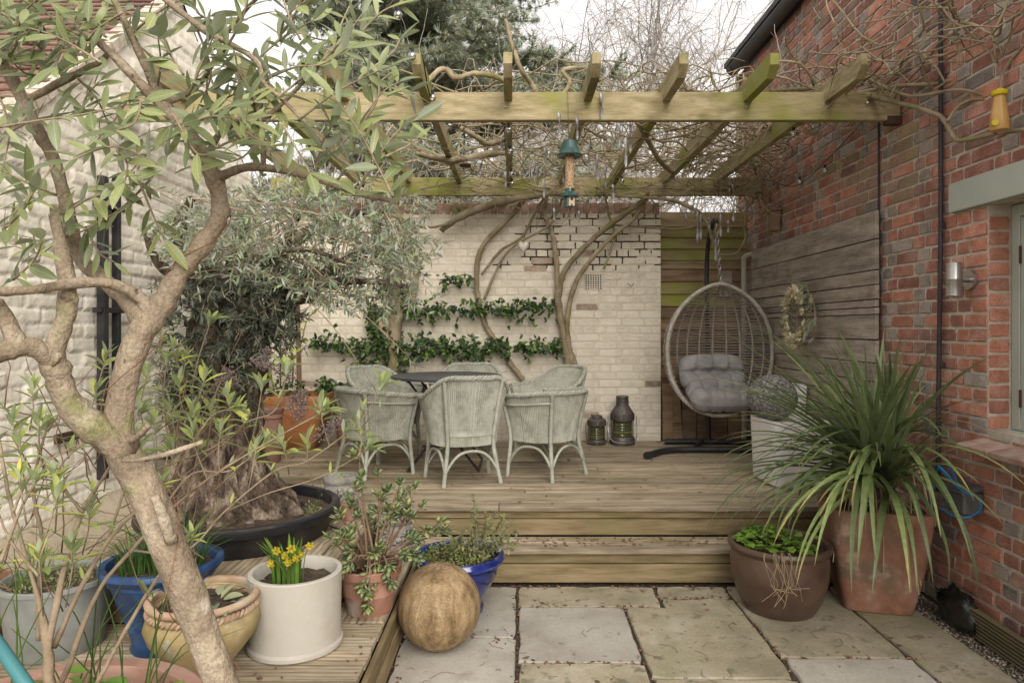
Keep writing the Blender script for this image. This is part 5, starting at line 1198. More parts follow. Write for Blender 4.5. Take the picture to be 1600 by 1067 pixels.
# iron plant arch in the orange planter
oi = thing('plant_support', (-1.98, 6.30, ZD+.45), 'curly rusty iron plant support standing in the orange planter', 'plant support')
mb = MB(); c0 = P(438, 590, 6.3)
for s in (-1, 1):
    mb.tube(spl([c0+Vector((s*.11,0,-.10)), c0+Vector((s*.115,0,.16)), c0+Vector((s*.085,0,.27)), c0+Vector((s*.03,0,.25)), c0+Vector((0,0,.20))], 5), .008, 6)
    mb.tube(spl([c0+Vector((0,0,.20)), c0+Vector((s*.05,0,.17)), c0+Vector((s*.07,0,.13)), c0+Vector((s*.04,0,.11)), c0+Vector((s*.01,0,.13))], 5), .006, 5)
mb.tube([c0+Vector((0,0,.34)), c0+Vector((0,0,-.10))], .007, 6); mb.sphere(c0+Vector((0,0,.35)), .014, 8, 6, (1,1,1.5)); mb.obj('scroll_frame', M['rust'], oi)
# ------------------------------------------------------------------ plants: helpers
def pp(lst, Y=None):
    """(u, v[, r_px[, Y]]) list -> points and radii"""
    pts = []; rad = []
    for q in lst:
        y = q[3] if len(q) > 3 else Y; pts.append(tuple(P(q[0], q[1], y))); rad.append((q[2] if len(q) > 2 else 3)*y/F)
    return pts, rad
def limb(mb, lst, Y=None, n=8, k=5, gn=0.0, r=rng, rs=1.0):
    pts, rad = pp(lst, Y); rad = [a*rs for a in rad]; q = spl([p+(ra,) for p, ra in zip(pts, rad)], k)
    if gn: q = [(a+r.gauss(0,gn*ra), b+r.gauss(0,gn*ra), c+r.gauss(0,gn*ra), ra*(1+r.uniform(-.12,.16))) for a, b, c, ra in q]
    mb.tube([x[:3] for x in q], [max(.0006, x[3]) for x in q], n); return [Vector(x[:3]) for x in q]
def leaf_parts(name, parent, meshes, mat, items, limit=300, rest='leaves'):
    """items: (matrix3, location, size); the largest in view become parts, the rest one joined part"""
    for me in meshes:
        if not len(me.materials): me.materials.append(mat)
    def key(it):
        p = it[1]
        if p[1] < .2: return 0
        u, v = px(p); return (it[2]/p[1])*(1 if -10 < u < 1610 and -10 < v < 1077 else 0)
    items = sorted(items, key=key, reverse=True); pw = W.get(parent.name, Vector((0,0,0)))
    for i, (m, p, s) in enumerate(items[:limit]):
        o = bpy.data.objects.new(name, meshes[i % len(meshes)]); COL.objects.link(o); o.parent = parent
        o.matrix_local = Matrix.Translation(Vector(p)-pw)@(m*s).to_4x4()
    if len(items) > limit:
        me = meshes[0]; tv = [tuple(v.co) for v in me.vertices]; tf = [tuple(f.vertices) for f in me.polygons]
        scatter(rest, tv, tf, [np.array(m*s) for m, p, s in items[limit:]], [tuple(p) for m, p, s in items[limit:]], mat, parent, kind='stuff')
def leaf_cloud(name, parent, tmpl, mat, items, kind='stuff', loc=None):
    return scatter(name, tmpl[0], tmpl[1], [np.array(m*s) for m, p, s in items], [tuple(p) for m, p, s in items], mat, parent, kind=kind, loc=loc)
def along(pts, step, start=0.0):
    out = []; acc = -start
    for a, b in zip(pts[:-1], pts[1:]):
        d = (b-a); L = d.length
        if L < 1e-6: continue
        while acc <= L: out.append((a+d*(acc/L), d/L)); acc += step
        acc -= L
    return out
def dirv(r, up=0.0):
    while True:
        v = Vector((r.uniform(-1,1), r.uniform(-1,1), r.uniform(-1,1)))
        if .1 < v.length < 1: v.normalize(); v.z += up; return v.normalized()
# ------------------------------------------------------------------ foreground tree
ft = T['trunkpot']; r = random.Random(31); mb = MB()
trunk = [(470,1560,27,1.36),(410,1300,28,1.34),(375,1150,28,1.30),(345,1065,28,1.28),(322,1005,28,1.27),(296,935,30,1.26),(262,850,31,1.25),(226,765,30,1.25),(190,700,29,1.25),(186,650,24,1.25),(196,590,23,1.25),(212,540,23,1.25),(228,503,23,1.25)]
pts, rad = pp(trunk); KN = [(P(u, v, Y), q*Y/F) for u, v, q, Y in ((327,952,13,1.235),(276,838,9,1.22),(262,800,12,1.22),(214,560,7,1.225),(230,520,8,1.225),(196,640,6,1.225),(300,905,6,1.235),(205,735,8,1.225),(340,1030,9,1.25))]
q = spl([a+(c*.86,) for a, c in zip(pts, rad)], 14); vs = []; fs = []; n = 30; prev = None
for i, (x, y, z, ra) in enumerate(q):
    t0 = Vector(q[max(0,i-1)][:3]); t1 = Vector(q[min(len(q)-1,i+1)][:3]); tg = (t1-t0).normalized()
    prev = tg.orthogonal().normalized() if prev is None else (prev-tg*prev.dot(tg)).normalized(); b2 = tg.cross(prev)
    for j in range(n):
        th = 2*math.pi*j/n; d = prev*math.cos(th)+b2*math.sin(th); c = Vector((x,y,z))+d*ra
        o_ = .06*ra*noise.noise(c*22)+.035*ra*noise.noise(c*60)
        for kc, kr in KN:
            e = (c-kc).length/kr
            if e < 3: o_ += kr*(.42*math.exp(-((e-1.0)/.38)**2)-.75*math.exp(-(e/.5)**2))
        vs.append(c+d*o_)
for i in range(len(q)-1):
    for j in range(n): fs.append((i*n+j, i*n+(j+1)%n, (i+1)*n+(j+1)%n, (i+1)*n+j))
mb.add(vs, fs); mb.obj('trunk', M['bark_smooth'], ft, smooth=180)
mb = MB(); br = []
BR = [[(222,515,20,1.25),(250,480,18,1.26),(280,430,15,1.27),(310,390,15,1.28),(338,350,14,1.28),(344,318,14,1.28),(328,262,14,1.27),(296,212,11,1.25),(262,172,11,1.24),(228,140,9,1.22),(170,80,6,1.2),(120,45,4,1.2)],
      [(258,172,9,1.24),(232,110,7,1.22),(205,55,6,1.2),(178,0,5,1.18),(160,-40,4,1.18)],
      [(195,702,26,1.25),(150,672,22,1.22),(108,630,21,1.2),(88,580,19,1.18),(84,548,17,1.17),(100,505,14,1.17),(106,455,13,1.18),(98,400,11,1.2),(88,350,8,1.22),(86,320,7,1.22)],
      [(84,560,17,1.17),(48,542,15,1.14),(10,548,15,1.12),(-30,560,14,1.1)],
      [(30,545,13,1.13),(10,500,12,1.12),(-10,470,11,1.1)],
      [(226,505,16,1.25),(198,468,14,1.26),(160,435,12,1.27),(122,400,11,1.28),(108,340,10,1.28),(86,255,10,1.27),(64,214,10,1.26),(38,161,9,1.25),(5,98,9,1.24),(-20,60,8,1.23)],
      [(232,485,10,1.25),(215,462,9,1.24),(170,443,8,1.2),(110,443,8,1.16),(60,452,7,1.12),(0,456,7,1.08),(-30,455,7,1.06)],
      [(40,158,6,1.25),(95,128,6,1.24),(150,100,5,1.23),(175,78,4,1.22)],
      [(335,280,8,1.27),(372,265,7,1.26),(412,262,6,1.25),(492,279,5,1.24),(560,302,5,1.23),(622,316,4,1.22)],
      [(258,158,6,1.24),(292,147,5,1.22),(320,120,4,1.2),(345,79,3,1.18)],
      [(230,-20,5,1.15),(259,0,5,1.15),(322,49,5,1.15),(397,92,4,1.16),(412,130,4,1.17),(440,155,3,1.18),(480,195,3,1.19),(525,245,2.5,1.2),(565,268,2,1.2)],
      [(412,262,4,1.25),(410,205,3.5,1.23),(395,150,3,1.2),(370,110,2,1.18)],
      [(340,70,4,1.2),(380,20,3,1.15),(420,-20,3,1.12)],
      [(322,250,6,1.27),(352,200,5,1.25),(420,180,3.5,1.22),(500,100,2.5,1.18),(545,50,2,1.15)],
      [(318,690,4,1.22),(240,715,4,1.2),(190,720,3,1.2)], [(204,690,5,1.22),(222,676,5,1.2),(232,664,4,1.19)],
      [(268,845,9,1.22),(252,800,8,1.20),(242,775,7,1.195)]]
for i, b in enumerate(BR):
    mb = MB(); pts = limb(mb, b, n=10 if b[0][2] > 9 else 7, k=5, gn=.03 if b[0][2] > 9 else .06, r=r); mb.obj('branch', M['bark_smooth'], ft, smooth=180)
mb = MB(); pts, _ = pp(trunk[3:]); pts = [Vector(q) for q in spl(pts, 14)]; acc = 0; w_ = []
for i in range(len(pts)-1):
    tg = (pts[i+1]-pts[i]); acc += tg.length; a = acc*17; o1 = tg.normalized().orthogonal().normalized(); o2 = tg.normalized().cross(o1); w_.append(pts[i]+(o1*math.cos(a)+o2*math.sin(a))*.0375)
mb.tube(w_, .0009, 3); pts, _ = pp(BR[0][:8]); pts = [Vector(q) for q in spl(pts, 14)]; acc = 0; w_ = []
for i in range(len(pts)-1):
    tg = (pts[i+1]-pts[i]); acc += tg.length; a = acc*24; o1 = tg.normalized().orthogonal().normalized(); o2 = tg.normalized().cross(o1); w_.append(pts[i]+(o1*math.cos(a)+o2*math.sin(a))*.0195)
mb.tube(w_, .0009, 3); mb.obj('copper_wire', M['copper'], ft)
SP = [[(128,60),(80,40),(30,55)],[(170,60),(120,5),(70,-25)],[(160,95),(90,62),(20,42)],[(75,80),(30,40),(-10,10)],[(120,70),(60,105),(-5,95)],[(190,20),(150,45),(120,80)],[(205,50),(250,15),(300,-10)],
 [(345,79),(375,35),(395,-10)],[(300,40),(330,110),(318,165)],[(292,146),(318,100),(335,60)],[(397,94),(440,62),(485,28)],[(410,128),(455,108),(505,98),(545,70)],[(430,150),(475,128),(522,80),(562,25)],
 [(470,190),(520,152),(572,122),(605,108)],[(520,240),(560,192),(598,150),(620,128)],[(500,100),(530,42),(560,-10)],[(410,262),(408,200),(392,150),(368,118)],[(492,277),(502,232),(522,192)],[(560,300),(590,242),(622,205),(650,190)],
 [(612,312),(598,270),(562,205),(522,150)],[(350,180),(302,192),(246,204)],[(290,200),(332,182),(385,192)],[(290,205),(240,232),(200,272),(178,305)],[(245,262),(180,232),(108,252)],[(238,276),(185,325),(112,362),(60,372)],
 [(0,196),(60,188),(130,178),(225,162)],[(90,300),(48,288),(0,262)],[(86,255),(58,300),(18,335)],[(60,400),(22,382),(-12,352)],[(95,330),(132,312),(165,300)],[(8,98),(22,60),(2,28)],[(0,150),(18,205),(8,260)],
 [(560,205),(585,160),(592,110)],[(440,200),(470,235),(480,270)],[(380,170),(400,215),(420,245)],[(340,230),(380,215),(420,225)],[(270,180),(300,230),(320,240)],[(200,150),(180,190),(150,220)],[(450,40),(470,0),(480,-30)],[(560,60),(600,20),(640,10)],
 [(575,110),(610,80),(622,60)],[(600,240),(640,225),(655,215)],[(240,140),(255,100),(250,60)],[(215,280),(240,330),(255,370)],[(130,350),(150,390),(175,410)],[(20,30),(60,-10),(90,-30)],[(330,30),(360,80),(372,130)],[(420,180),(385,240),(350,260)],[(150,0),(200,20),(235,40)],
 [(520,290),(545,255),(560,215)],[(20,440),(50,405),(70,380)],[(5,360),(35,330),(50,300)],[(330,180),(355,150),(390,140)],[(470,60),(450,10),(440,-20)],[(285,120),(265,80),(262,40)],[(60,10),(20,-5),(-20,-10)],[(120,120),(150,150),(165,185)],[(600,150),(632,140),(650,150)],[(95,30),(100,75),(90,110)]]
pool = [q for b in BR if b[0][2] < 13 or b[-1][1] < 260 for q in b if q[1] < 300]+[q+(0,0) for s in SP for q in s]
for i in range(34):                                                    # more sprays filling the upper canopy, each springing from a branch or spray
    q = r.choice(pool); a = r.uniform(0, 6.28); L = r.uniform(50,100)
    if -30 < q[0] < 560 and -20 < q[1] < 270: SP.append([(q[0],q[1]), (q[0]+L*.5*math.cos(a), q[1]+L*.4*math.sin(a)), (q[0]+L*math.cos(a+.3), q[1]+L*.8*math.sin(a+.3))])
items = []; mb = MB()
for s_i, s in enumerate(SP):
    Y = 1.12+.18*r.random(); pts, _ = pp([(q[0]+r.uniform(-5,5), q[1]+r.uniform(-5,5)) for q in s], Y)
    pts = [Vector(q) for q in spl(pts, 5)]; dy = r.uniform(-.12,.10)
    for k, q in enumerate(pts): q.y += dy*k/len(pts); q.x *= q.y/Y; q.z = EYE+(q.z-EYE)*q.y/Y
    mb.tube(pts, [.0024*(1-.6*k/len(pts)) for k in range(len(pts))], 5)
    al = along(pts, .023, .012)
    for j, (p, d) in enumerate(al):
        side = d.cross(Vector((0,-1,0))) if j % 2 else d.cross(Vector((0,0,1))+Vector((0,-1,0))); side.normalize()
        for sg in (1, -1):
            if r.random() < .12: continue
            dd = (d*r.uniform(.45,.9)+side*sg*r.uniform(.6,1)+rv(.35, r)).normalized()
            items.append((frame(dd, up=Vector((r.uniform(-.7,.7), -.5+r.uniform(-.7,.5), 1)), roll=r.uniform(-.7,.7)), p, r.uniform(.034,.063)))
    items.append((frame(d+rv(.3, r), up=(0,-.5,1), roll=r.uniform(-1,1)), pts[-1], r.uniform(.05,.07)))
mb.obj('twigs', M['stem_tan'], ft, smooth=180)
lm = [leaf_mesh('tree_leaf%d' % i, L=1.0, Wd=.24+.035*(i % 4), n=6, fold=.25+.1*(i % 2), curl=.10+.08*(i % 5)) for i in range(8)]
leaf_parts('leaf', ft, lm, M['l_tree'], items, 290)
# ------------------------------------------------------------------ shrub in the front pot (long stems, fresh grey green leaves)
sh = T['front']; r = random.Random(12)
ST = [([(78,1075,14),(72,1000,12),(58,930,6),(20,800,5),(0,700,4),(-20,600,4)],1.40),([(74,1010,9),(100,890,8),(128,800,6),(165,740,4),(190,690,3),(225,640,2)],1.40),([(85,1010,8),(120,930,7),(165,850,6),(210,800,4),(250,760,3)],1.42),
      ([(95,1070,8),(150,930,6),(205,860,5),(262,800,4),(330,745,3),(420,690,2.2),(512,640,1.6)],1.46),([(150,1070,6),(210,960,5),(262,880,4),(300,840,3)],1.42),([(60,1000,7),(62,900,6),(66,840,5),(52,760,4),(75,660,3)],1.42),
      ([(205,860,3),(290,860,3),(350,800,2.6),(430,735,2.2),(480,720,2),(560,660,1.6),(600,600,1.2)],1.55),([(250,800,3),(300,740,2.6),(360,735,2.2),(420,690,1.8)],1.6),([(240,870,3),(250,780,2.6),(262,700,2.2),(255,620,1.8),(262,560,1.5)],1.7),
      ([(235,800,3),(285,720,2.5),(330,650,2),(370,640,1.6)],1.62),([(225,740,3),(330,700,2.4),(385,660,2),(430,640,1.6),(450,575,1.4)],1.7),([(290,780,2.6),(310,700,2.2),(300,620,2),(310,560,1.5),(330,500,1.2)],1.72),
      ([(130,800,4),(90,745,3),(120,700,2.4),(180,660,2)],1.38),([(20,800,4),(50,740,3),(110,700,2),(150,690,2)],1.38),([(0,880,5),(30,800,4),(60,745,3)],1.3),([(165,850,4),(195,760,3),(200,700,2.4)],1.44),
      ([(60,900,4),(20,850,3),(0,810,2.6),(-15,760,2)],1.36),([(330,770,2),(380,720,1.8),(400,660,1.6),(410,600,1.2)],1.75),([(350,800,2),(420,770,1.8),(500,745,1.5),(580,700,1.2)],1.62)]
mb = MB(); items = []; pan_pts = []
for lst, Y in ST:
    pts = limb(mb, lst, Y, n=6, k=6, gn=.10, r=r, rs=.6)
    L = sum((a-b).length for a, b in zip(pts[:-1], pts[1:]))
    for (p, d) in along(pts, .062, .05):
        f = r.random()
        if (p-pts[0]).length < L*.28 or f < .42: continue
        a0 = r.uniform(0, 6.28); n_ = r.choice((2,3,4)); sz = r.uniform(.024,.042)
        tw = [p, p+(d*.4+rv(.5, r)+Vector((0,0,.5))).normalized()*r.uniform(.006,.02)]; mb.tube(tw, .0008, 3)
        for k in range(n_):
            a = a0+6.283*k/n_; side = d.orthogonal().normalized(); side = side*math.cos(a)+d.cross(side)*math.sin(a)
            items.append((frame(side*.8+d*.4+Vector((0,0,.35))+rv(.2, r), roll=r.uniform(-.5,.5)), tw[1], sz*r.uniform(.7,1.25)))
    p = pts[-1]; d = (pts[-1]-pts[-3]).normalized()
    for k in range(9):
        a = k*2.4; side = d.orthogonal().normalized(); side = side*math.cos(a)+d.cross(side)*math.sin(a)
        items.append((frame(side*(.9-.08*k)+d*(.2+.1*k)+Vector((0,0,.3)), roll=r.uniform(-.4,.4)), p-d*.003*k, r.uniform(.032,.058)))
for (u, v, Y) in ((270,545,1.7),(500,635,1.62),(560,665,1.55),(300,640,1.6),(320,590,1.62),(240,660,1.6),(345,670,1.6),(400,700,1.58),(355,620,1.65),(60,660,1.4),(85,740,1.3),(30,745,1.3),(90,775,1.28),(110,855,1.36),(270,700,1.55),(300,680,1.55),(440,690,1.55),(480,690,1.6),(230,585,1.7),(250,520,1.75),(150,610,1.6),(165,560,1.6),(20,660,1.4),(50,610,1.5),(120,660,1.45),(210,610,1.6),(280,600,1.7),(330,640,1.7),(290,560,1.75),(60,870,1.36),(140,800,1.4),(215,690,1.5),(380,650,1.7),(30,690,1.35),(265,640,1.65)):
    p = P(u, v, Y); d = Vector((r.uniform(-.3,.3), r.uniform(-.3,.3), 1)).normalized()          # leaf rosettes at shoot tips
    mb.tube([p-d*.10+rv(.02, r), p-d*.04, p], .0015, 4)
    for k in range(11):
        a = k*2.4; side = d.orthogonal().normalized(); side = side*math.cos(a)+d.cross(side)*math.sin(a)
        items.append((frame(side*(1.0-.07*k)+d*(.15+.10*k), roll=r.uniform(-.3,.3)), p-d*.004*(11-k)+d*.01, r.uniform(.038,.070)*(1-.03*k)))
mb.obj('stems', M['stem_tan'], sh, smooth=180)
mb = MB()
for i in range(46):                                                    # fine bare twigs through the shrub
    u, v, Y = r.uniform(0,330), r.uniform(620,960), r.uniform(1.42,1.75); a = P(u, v, Y); q = [a]; d = Vector((r.uniform(-1,1), r.uniform(-.3,.3), r.uniform(.1,1))).normalized()
    for k in range(r.randrange(4,9)): d = (d+rv(.35, r)).normalized(); q.append(q[-1]+d*.045)
    mb.tube(q, [.0016*(1-.6*k/len(q)) for k in range(len(q))], 4)
mb.obj('fine_twigs', M['stem_brown'], sh, smooth=180)['kind'] = 'stuff'
lm = [leaf_mesh('shrub_leaf%d' % i, L=1.0, Wd=.24+.03*(i % 3), n=6, fold=.45, curl=.25+.15*(i % 4)) for i in range(6)]
leaf_parts('leaf', sh, lm, M['l_budd'], items, 280)
mb = MB()
for (u, v, Y, L, du) in ((428,578,1.72,.11,-35),(345,600,1.72,.06,8),(462,625,1.70,.09,14),(518,668,1.62,.045,22),(360,590,1.74,.05,-6),(415,560,1.76,.05,5),(470,640,1.7,.04,6)):
    a = P(u-du, v+12, Y); b = P(u+du, v-14, Y)
    for k in range(150):
        t_ = r.random(); c = a.lerp(b, t_)+rv(.016*(1-.4*t_), r); s = r.uniform(.0012,.0032); mb.box(c, (s*1.6, s, s*1.4), rot=Matrix.Rotation(r.uniform(0,6),3,dirv(r)))
    mb.tube([a, b], .0012, 4)
mb.obj('dry_panicles', M['panicle'], sh)
mb = MB()
for i in range(34):
    x = -1.02+r.uniform(-.24,.2); y = 1.46+r.uniform(-.15,.25); h = r.uniform(.12,.42); a = r.uniform(-.6,.6)
    mb.tube(spl([(x,y,ZL+.40),(x+a*.12,y+.02,ZL+.40+h*.6),(x+a*.35,y+.04,ZL+.40+h)],4), [.0022,.002,.0019,.0018,.0016,.0014,.0012,.001,.0007], 4)
mb.obj('grass_blades', M['l_grass'], sh)
items = []
for i in range(70):
    a, q = r.uniform(0,6.28), math.sqrt(r.random())*.29; items.append((frame((math.cos(a*3),math.sin(a*3),r.uniform(.1,.7)), roll=r.uniform(-.4,.4)), (-1.02+q*math.cos(a), 1.46+q*math.sin(a), ZL+.41+r.uniform(0,.03)), r.uniform(.03,.07)))
leaf_parts('leaf', sh, [leaf_mesh('weed_leaf', Wd=.5, n=5, fold=.3, curl=.5)], M['l_cress'], items, 20)
# ------------------------------------------------------------------ the gnarled olive
ol = T['tub']; r = random.Random(5)
key = [(385,872,165,3.70),(378,838,132,3.70),(364,800,98,3.71),(346,755,74,3.72),(342,700,64,3.73),(343,640,58,3.74),(350,580,58,3.75),(362,525,62,3.76),(378,480,66,3.78),(392,452,50,3.80),(398,435,22,3.82)]
ring = spl([tuple(P(u,v,y))+(ra*y/F,) for u, v, ra, y in key], 16); n = 120; vs = []; fs = []
for i, (x, y, z, ra) in enumerate(ring):
    for j in range(n):
        th = 2*math.pi*j/n; d = Vector((math.cos(th), math.sin(th), 0)); tw = th+z*1.6
        q = 1+.20*noise.noise(Vector((math.cos(tw)*1.6, math.sin(tw)*1.6, z*1.1)))+.13*noise.noise(Vector((math.cos(tw)*4, math.sin(tw)*4, z*3+2)))+.16*noise.noise(Vector((d.x*8, d.y*8, z*6)))+.10*noise.noise(Vector((d.x*20, d.y*20, z*15)))+.05*noise.noise(Vector((d.x*42, d.y*42, z*36)))+.16*(abs(noise.noise(Vector((math.cos(tw)*7, math.sin(tw)*7, z*2.2))))-.2)
        q += .16*max(0, .75-z)*abs(math.sin(tw*3.5))
        vs.append((x+d.x*ra*q, y+d.y*ra*q*.85, z+.02*noise.noise(Vector((d.x*3, d.y*3, z*4)))))
for i in range(len(ring)-1):
    for j in range(n): fs.append((i*n+j, i*n+(j+1)%n, (i+1)*n+(j+1)%n, (i+1)*n+j))
fs.append(tuple(range((len(ring)-1)*n, len(ring)*n))); mb = MB(); mb.add(vs, fs); mb.obj('trunk', M['bark_gnarl'], ol, smooth=60)
LB = [[(385,480,44,3.78),(440,458,32,3.8),(480,445,22,3.8),(505,430,12,3.8),(560,400,8,3.7),(640,390,5,3.6)],[(365,470,36,3.78),(320,440,24,3.8),(290,400,16,3.8),(280,350,10,3.75),(300,310,6,3.7)],
      [(390,460,26,3.8),(420,410,16,3.85),(470,370,10,3.9),(530,340,7,3.9),(600,330,4,3.85)],[(380,455,22,3.8),(370,400,14,3.9),(380,350,9,4.0),(400,310,6,4.0)],[(330,450,14,3.75),(270,430,10,3.6),(240,400,6,3.5),(225,360,4,3.5)],[(470,450,10,3.75),(530,440,7,3.6),(590,440,5,3.55),(640,450,4,3.5)],
      [(430,420,8,3.9),(470,330,6,4.1),(520,300,4,4.1),(570,290,3,4.1)],[(400,430,8,3.7),(430,400,6,3.5),(480,390,4,3.4),(540,410,3,3.4)]]
lim = []
for b in LB:
    mb = MB(); lim.append(limb(mb, b, n=9, k=5, gn=.07, r=r)); mb.obj('branch', M['bark_gnarl'], ol, smooth=180)
mb = MB(); items = []; dark = []
C = [(330,330,60,40),(430,330,80,40),(530,350,80,50),(400,390,90,50),(500,420,90,45),(290,390,60,50),(600,360,60,50),(590,430,60,45),(630,400,40,40),(360,430,80,30),(250,360,30,50),(470,300,100,20),(560,470,60,25),(420,440,60,20)]
for i in range(330):
    c = C[i % len(C)]; u, v = c[0]+14+r.gauss(0,.56)*c[2], c[1]+r.gauss(0,.55)*c[3]; Y = r.uniform(3.25,4.25)
    e = P(u, v, Y); L = r.choice(lim); s = min(L[len(L)//3:], key=lambda q: (q-e).length)
    d = (e-s); d = d.normalized() if d.length > .05 else dirv(r)
    ln = r.uniform(.14,.30); a = e-d*ln; m_ = a.lerp(e, .5)+Vector((0,0,.03)); tip = e+Vector((r.uniform(-.06,.06), r.uniform(-.06,.06), r.uniform(-.08,.05)))
    pts = [Vector(q) for q in spl([tuple(a), tuple(m_), tuple(tip)], 5)]; mb.tube(pts, [.0028*(1-.7*k/len(pts)) for k in range(len(pts))], 4)
    if r.random() < .35: mb.tube([s, s.lerp(a,.5)+rv(.03, r), a], [.005,.004,.003], 4)
    for (p, dd) in along(pts, .021, .01):
        sd = dd.orthogonal().normalized(); aa = r.uniform(0,6.28); sd = sd*math.cos(aa)+dd.cross(sd)*math.sin(aa)
        for sg in (1,-1): items.append((frame(dd*r.uniform(.3,.8)+sd*sg*.8+rv(.25, r), roll=r.uniform(-1.2,1.2)), p, r.uniform(.036,.062)))
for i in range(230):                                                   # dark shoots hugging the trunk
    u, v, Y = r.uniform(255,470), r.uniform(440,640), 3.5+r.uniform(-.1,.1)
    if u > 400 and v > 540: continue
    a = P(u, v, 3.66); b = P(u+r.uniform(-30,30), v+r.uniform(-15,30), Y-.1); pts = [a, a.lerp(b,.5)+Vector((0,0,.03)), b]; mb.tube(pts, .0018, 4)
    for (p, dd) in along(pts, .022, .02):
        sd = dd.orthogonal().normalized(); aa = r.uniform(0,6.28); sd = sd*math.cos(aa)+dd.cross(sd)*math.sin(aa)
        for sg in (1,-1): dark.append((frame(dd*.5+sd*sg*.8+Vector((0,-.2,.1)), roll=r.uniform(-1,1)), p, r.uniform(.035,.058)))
for (lst, Y) in (([(450,440),(520,510),(580,600),(600,640)],3.4),([(470,400),(600,520),(640,560)],3.4),([(560,400),(640,430),(700,480)],3.4),([(440,500),(500,470),(560,430)],3.5)):
    pts, _ = pp(lst, Y); pts = [Vector(q) for q in spl(pts, 5)]; mb.tube(pts, [.003*(1-.7*k/len(pts)) for k in range(len(pts))], 4)
    for (p, dd) in along(pts[len(pts)*2//3:], .02, .01): items.append((frame(dd+dirv(r), roll=r.uniform(-1,1)), p, r.uniform(.035,.055)))
mb.obj('twigs', M['stem_tan'], ol)
tm_ = leaf_tmpl(Wd=.22, n=3, fold=.3, curl=.15)
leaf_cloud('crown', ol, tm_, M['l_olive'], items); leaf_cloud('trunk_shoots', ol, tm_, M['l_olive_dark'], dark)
items = []
for i in range(40):
    b = P(490+r.uniform(-14,14), 815+r.uniform(-8,12), 3.6); h = r.uniform(.05,.13)
    for k in range(7): items.append((frame(dirv(r, .4), roll=r.uniform(-1,1)), b+Vector((0,0,h*k/7)), r.uniform(.012,.024)))
leaf_cloud('tub_weeds', ol, leaf_tmpl(Wd=.3, n=2), M['l_herb'], items)
# ------------------------------------------------------------------ vine over the pergola and back wall
vi = thing('climbing_vine', P(885, 585, 6.55), 'leafless twisted vine climbing the cream wall and matted over the pergola', 'vine'); r = random.Random(77)
V = [[(890,585,10,6.56),(880,520,11,6.58),(872,462,11,6.60),(886,418,9,6.58),(922,378,8,6.55),(962,345,8,6.5),(1002,316,7,6.4),(1015,295,5,6.3)],
     [(896,580,7,6.58),(886,505,8,6.55),(902,438,7,6.55),(946,380,6,6.52),(992,340,6,6.5),(1012,308,5,6.42)],
     [(872,455,8,6.6),(868,400,8,6.6),(862,362,7,6.6),(850,332,7,6.55),(856,300,6,6.4)],
     [(818,594,8,6.58),(792,560,8,6.6),(760,510,8,6.62),(746,460,8,6.62),(746,410,8,6.62),(762,374,8,6.6),(802,334,8,6.55),(822,305,8,6.4)],
     [(752,430,4,6.6),(782,392,4,6.6),(816,370,4,6.58),(832,340,4,6.55),(852,305,3,6.5)],[(756,468,4,6.6),(782,410,4,6.6),(806,382,4,6.55),(860,350,3,6.55),(880,305,3,6.5)],
     [(690,360,9,6.55),(720,338,11,6.5),(760,322,12,6.45),(810,310,11,6.4),(860,303,8,6.38),(905,303,6,6.35)],
     [(888,540,7,6.58),(898,565,7,6.57),(905,590,6,6.56)],[(944,420,3,6.55),(960,370,4,6.55),(950,330,4,6.5),(945,300,4,6.4)],
     [(960,306,4,6.4),(1040,312,5,6.3),(1082,326,6,6.2),(1106,350,6,6.2),(1116,385,5,6.2),(1122,410,3,6.2)],[(960,352,3,6.55),(1020,356,3.5,6.5),(1060,358,3,6.5),(1090,352,3,6.4),(1100,335,3,6.3)],
     [(640,490,9,6.55),(650,430,9,6.55),(640,380,9,6.5),(625,340,8,6.45),(610,310,7,6.4)],[(600,330,6,6.3),(660,355,4,6.4),(700,350,4,6.5)],
     [(1120,398,3,6.1),(1150,396,3.5,6.2),(1165,370,3.5,6.2),(1160,340,3,6.2),(1180,310,3,6.2)]]
for b in V:
    mb = MB(); limb(mb, b, n=9, k=7, gn=.10, r=r, rs=.52); mb.obj('stem', M['bark_vine'], vi, smooth=180)
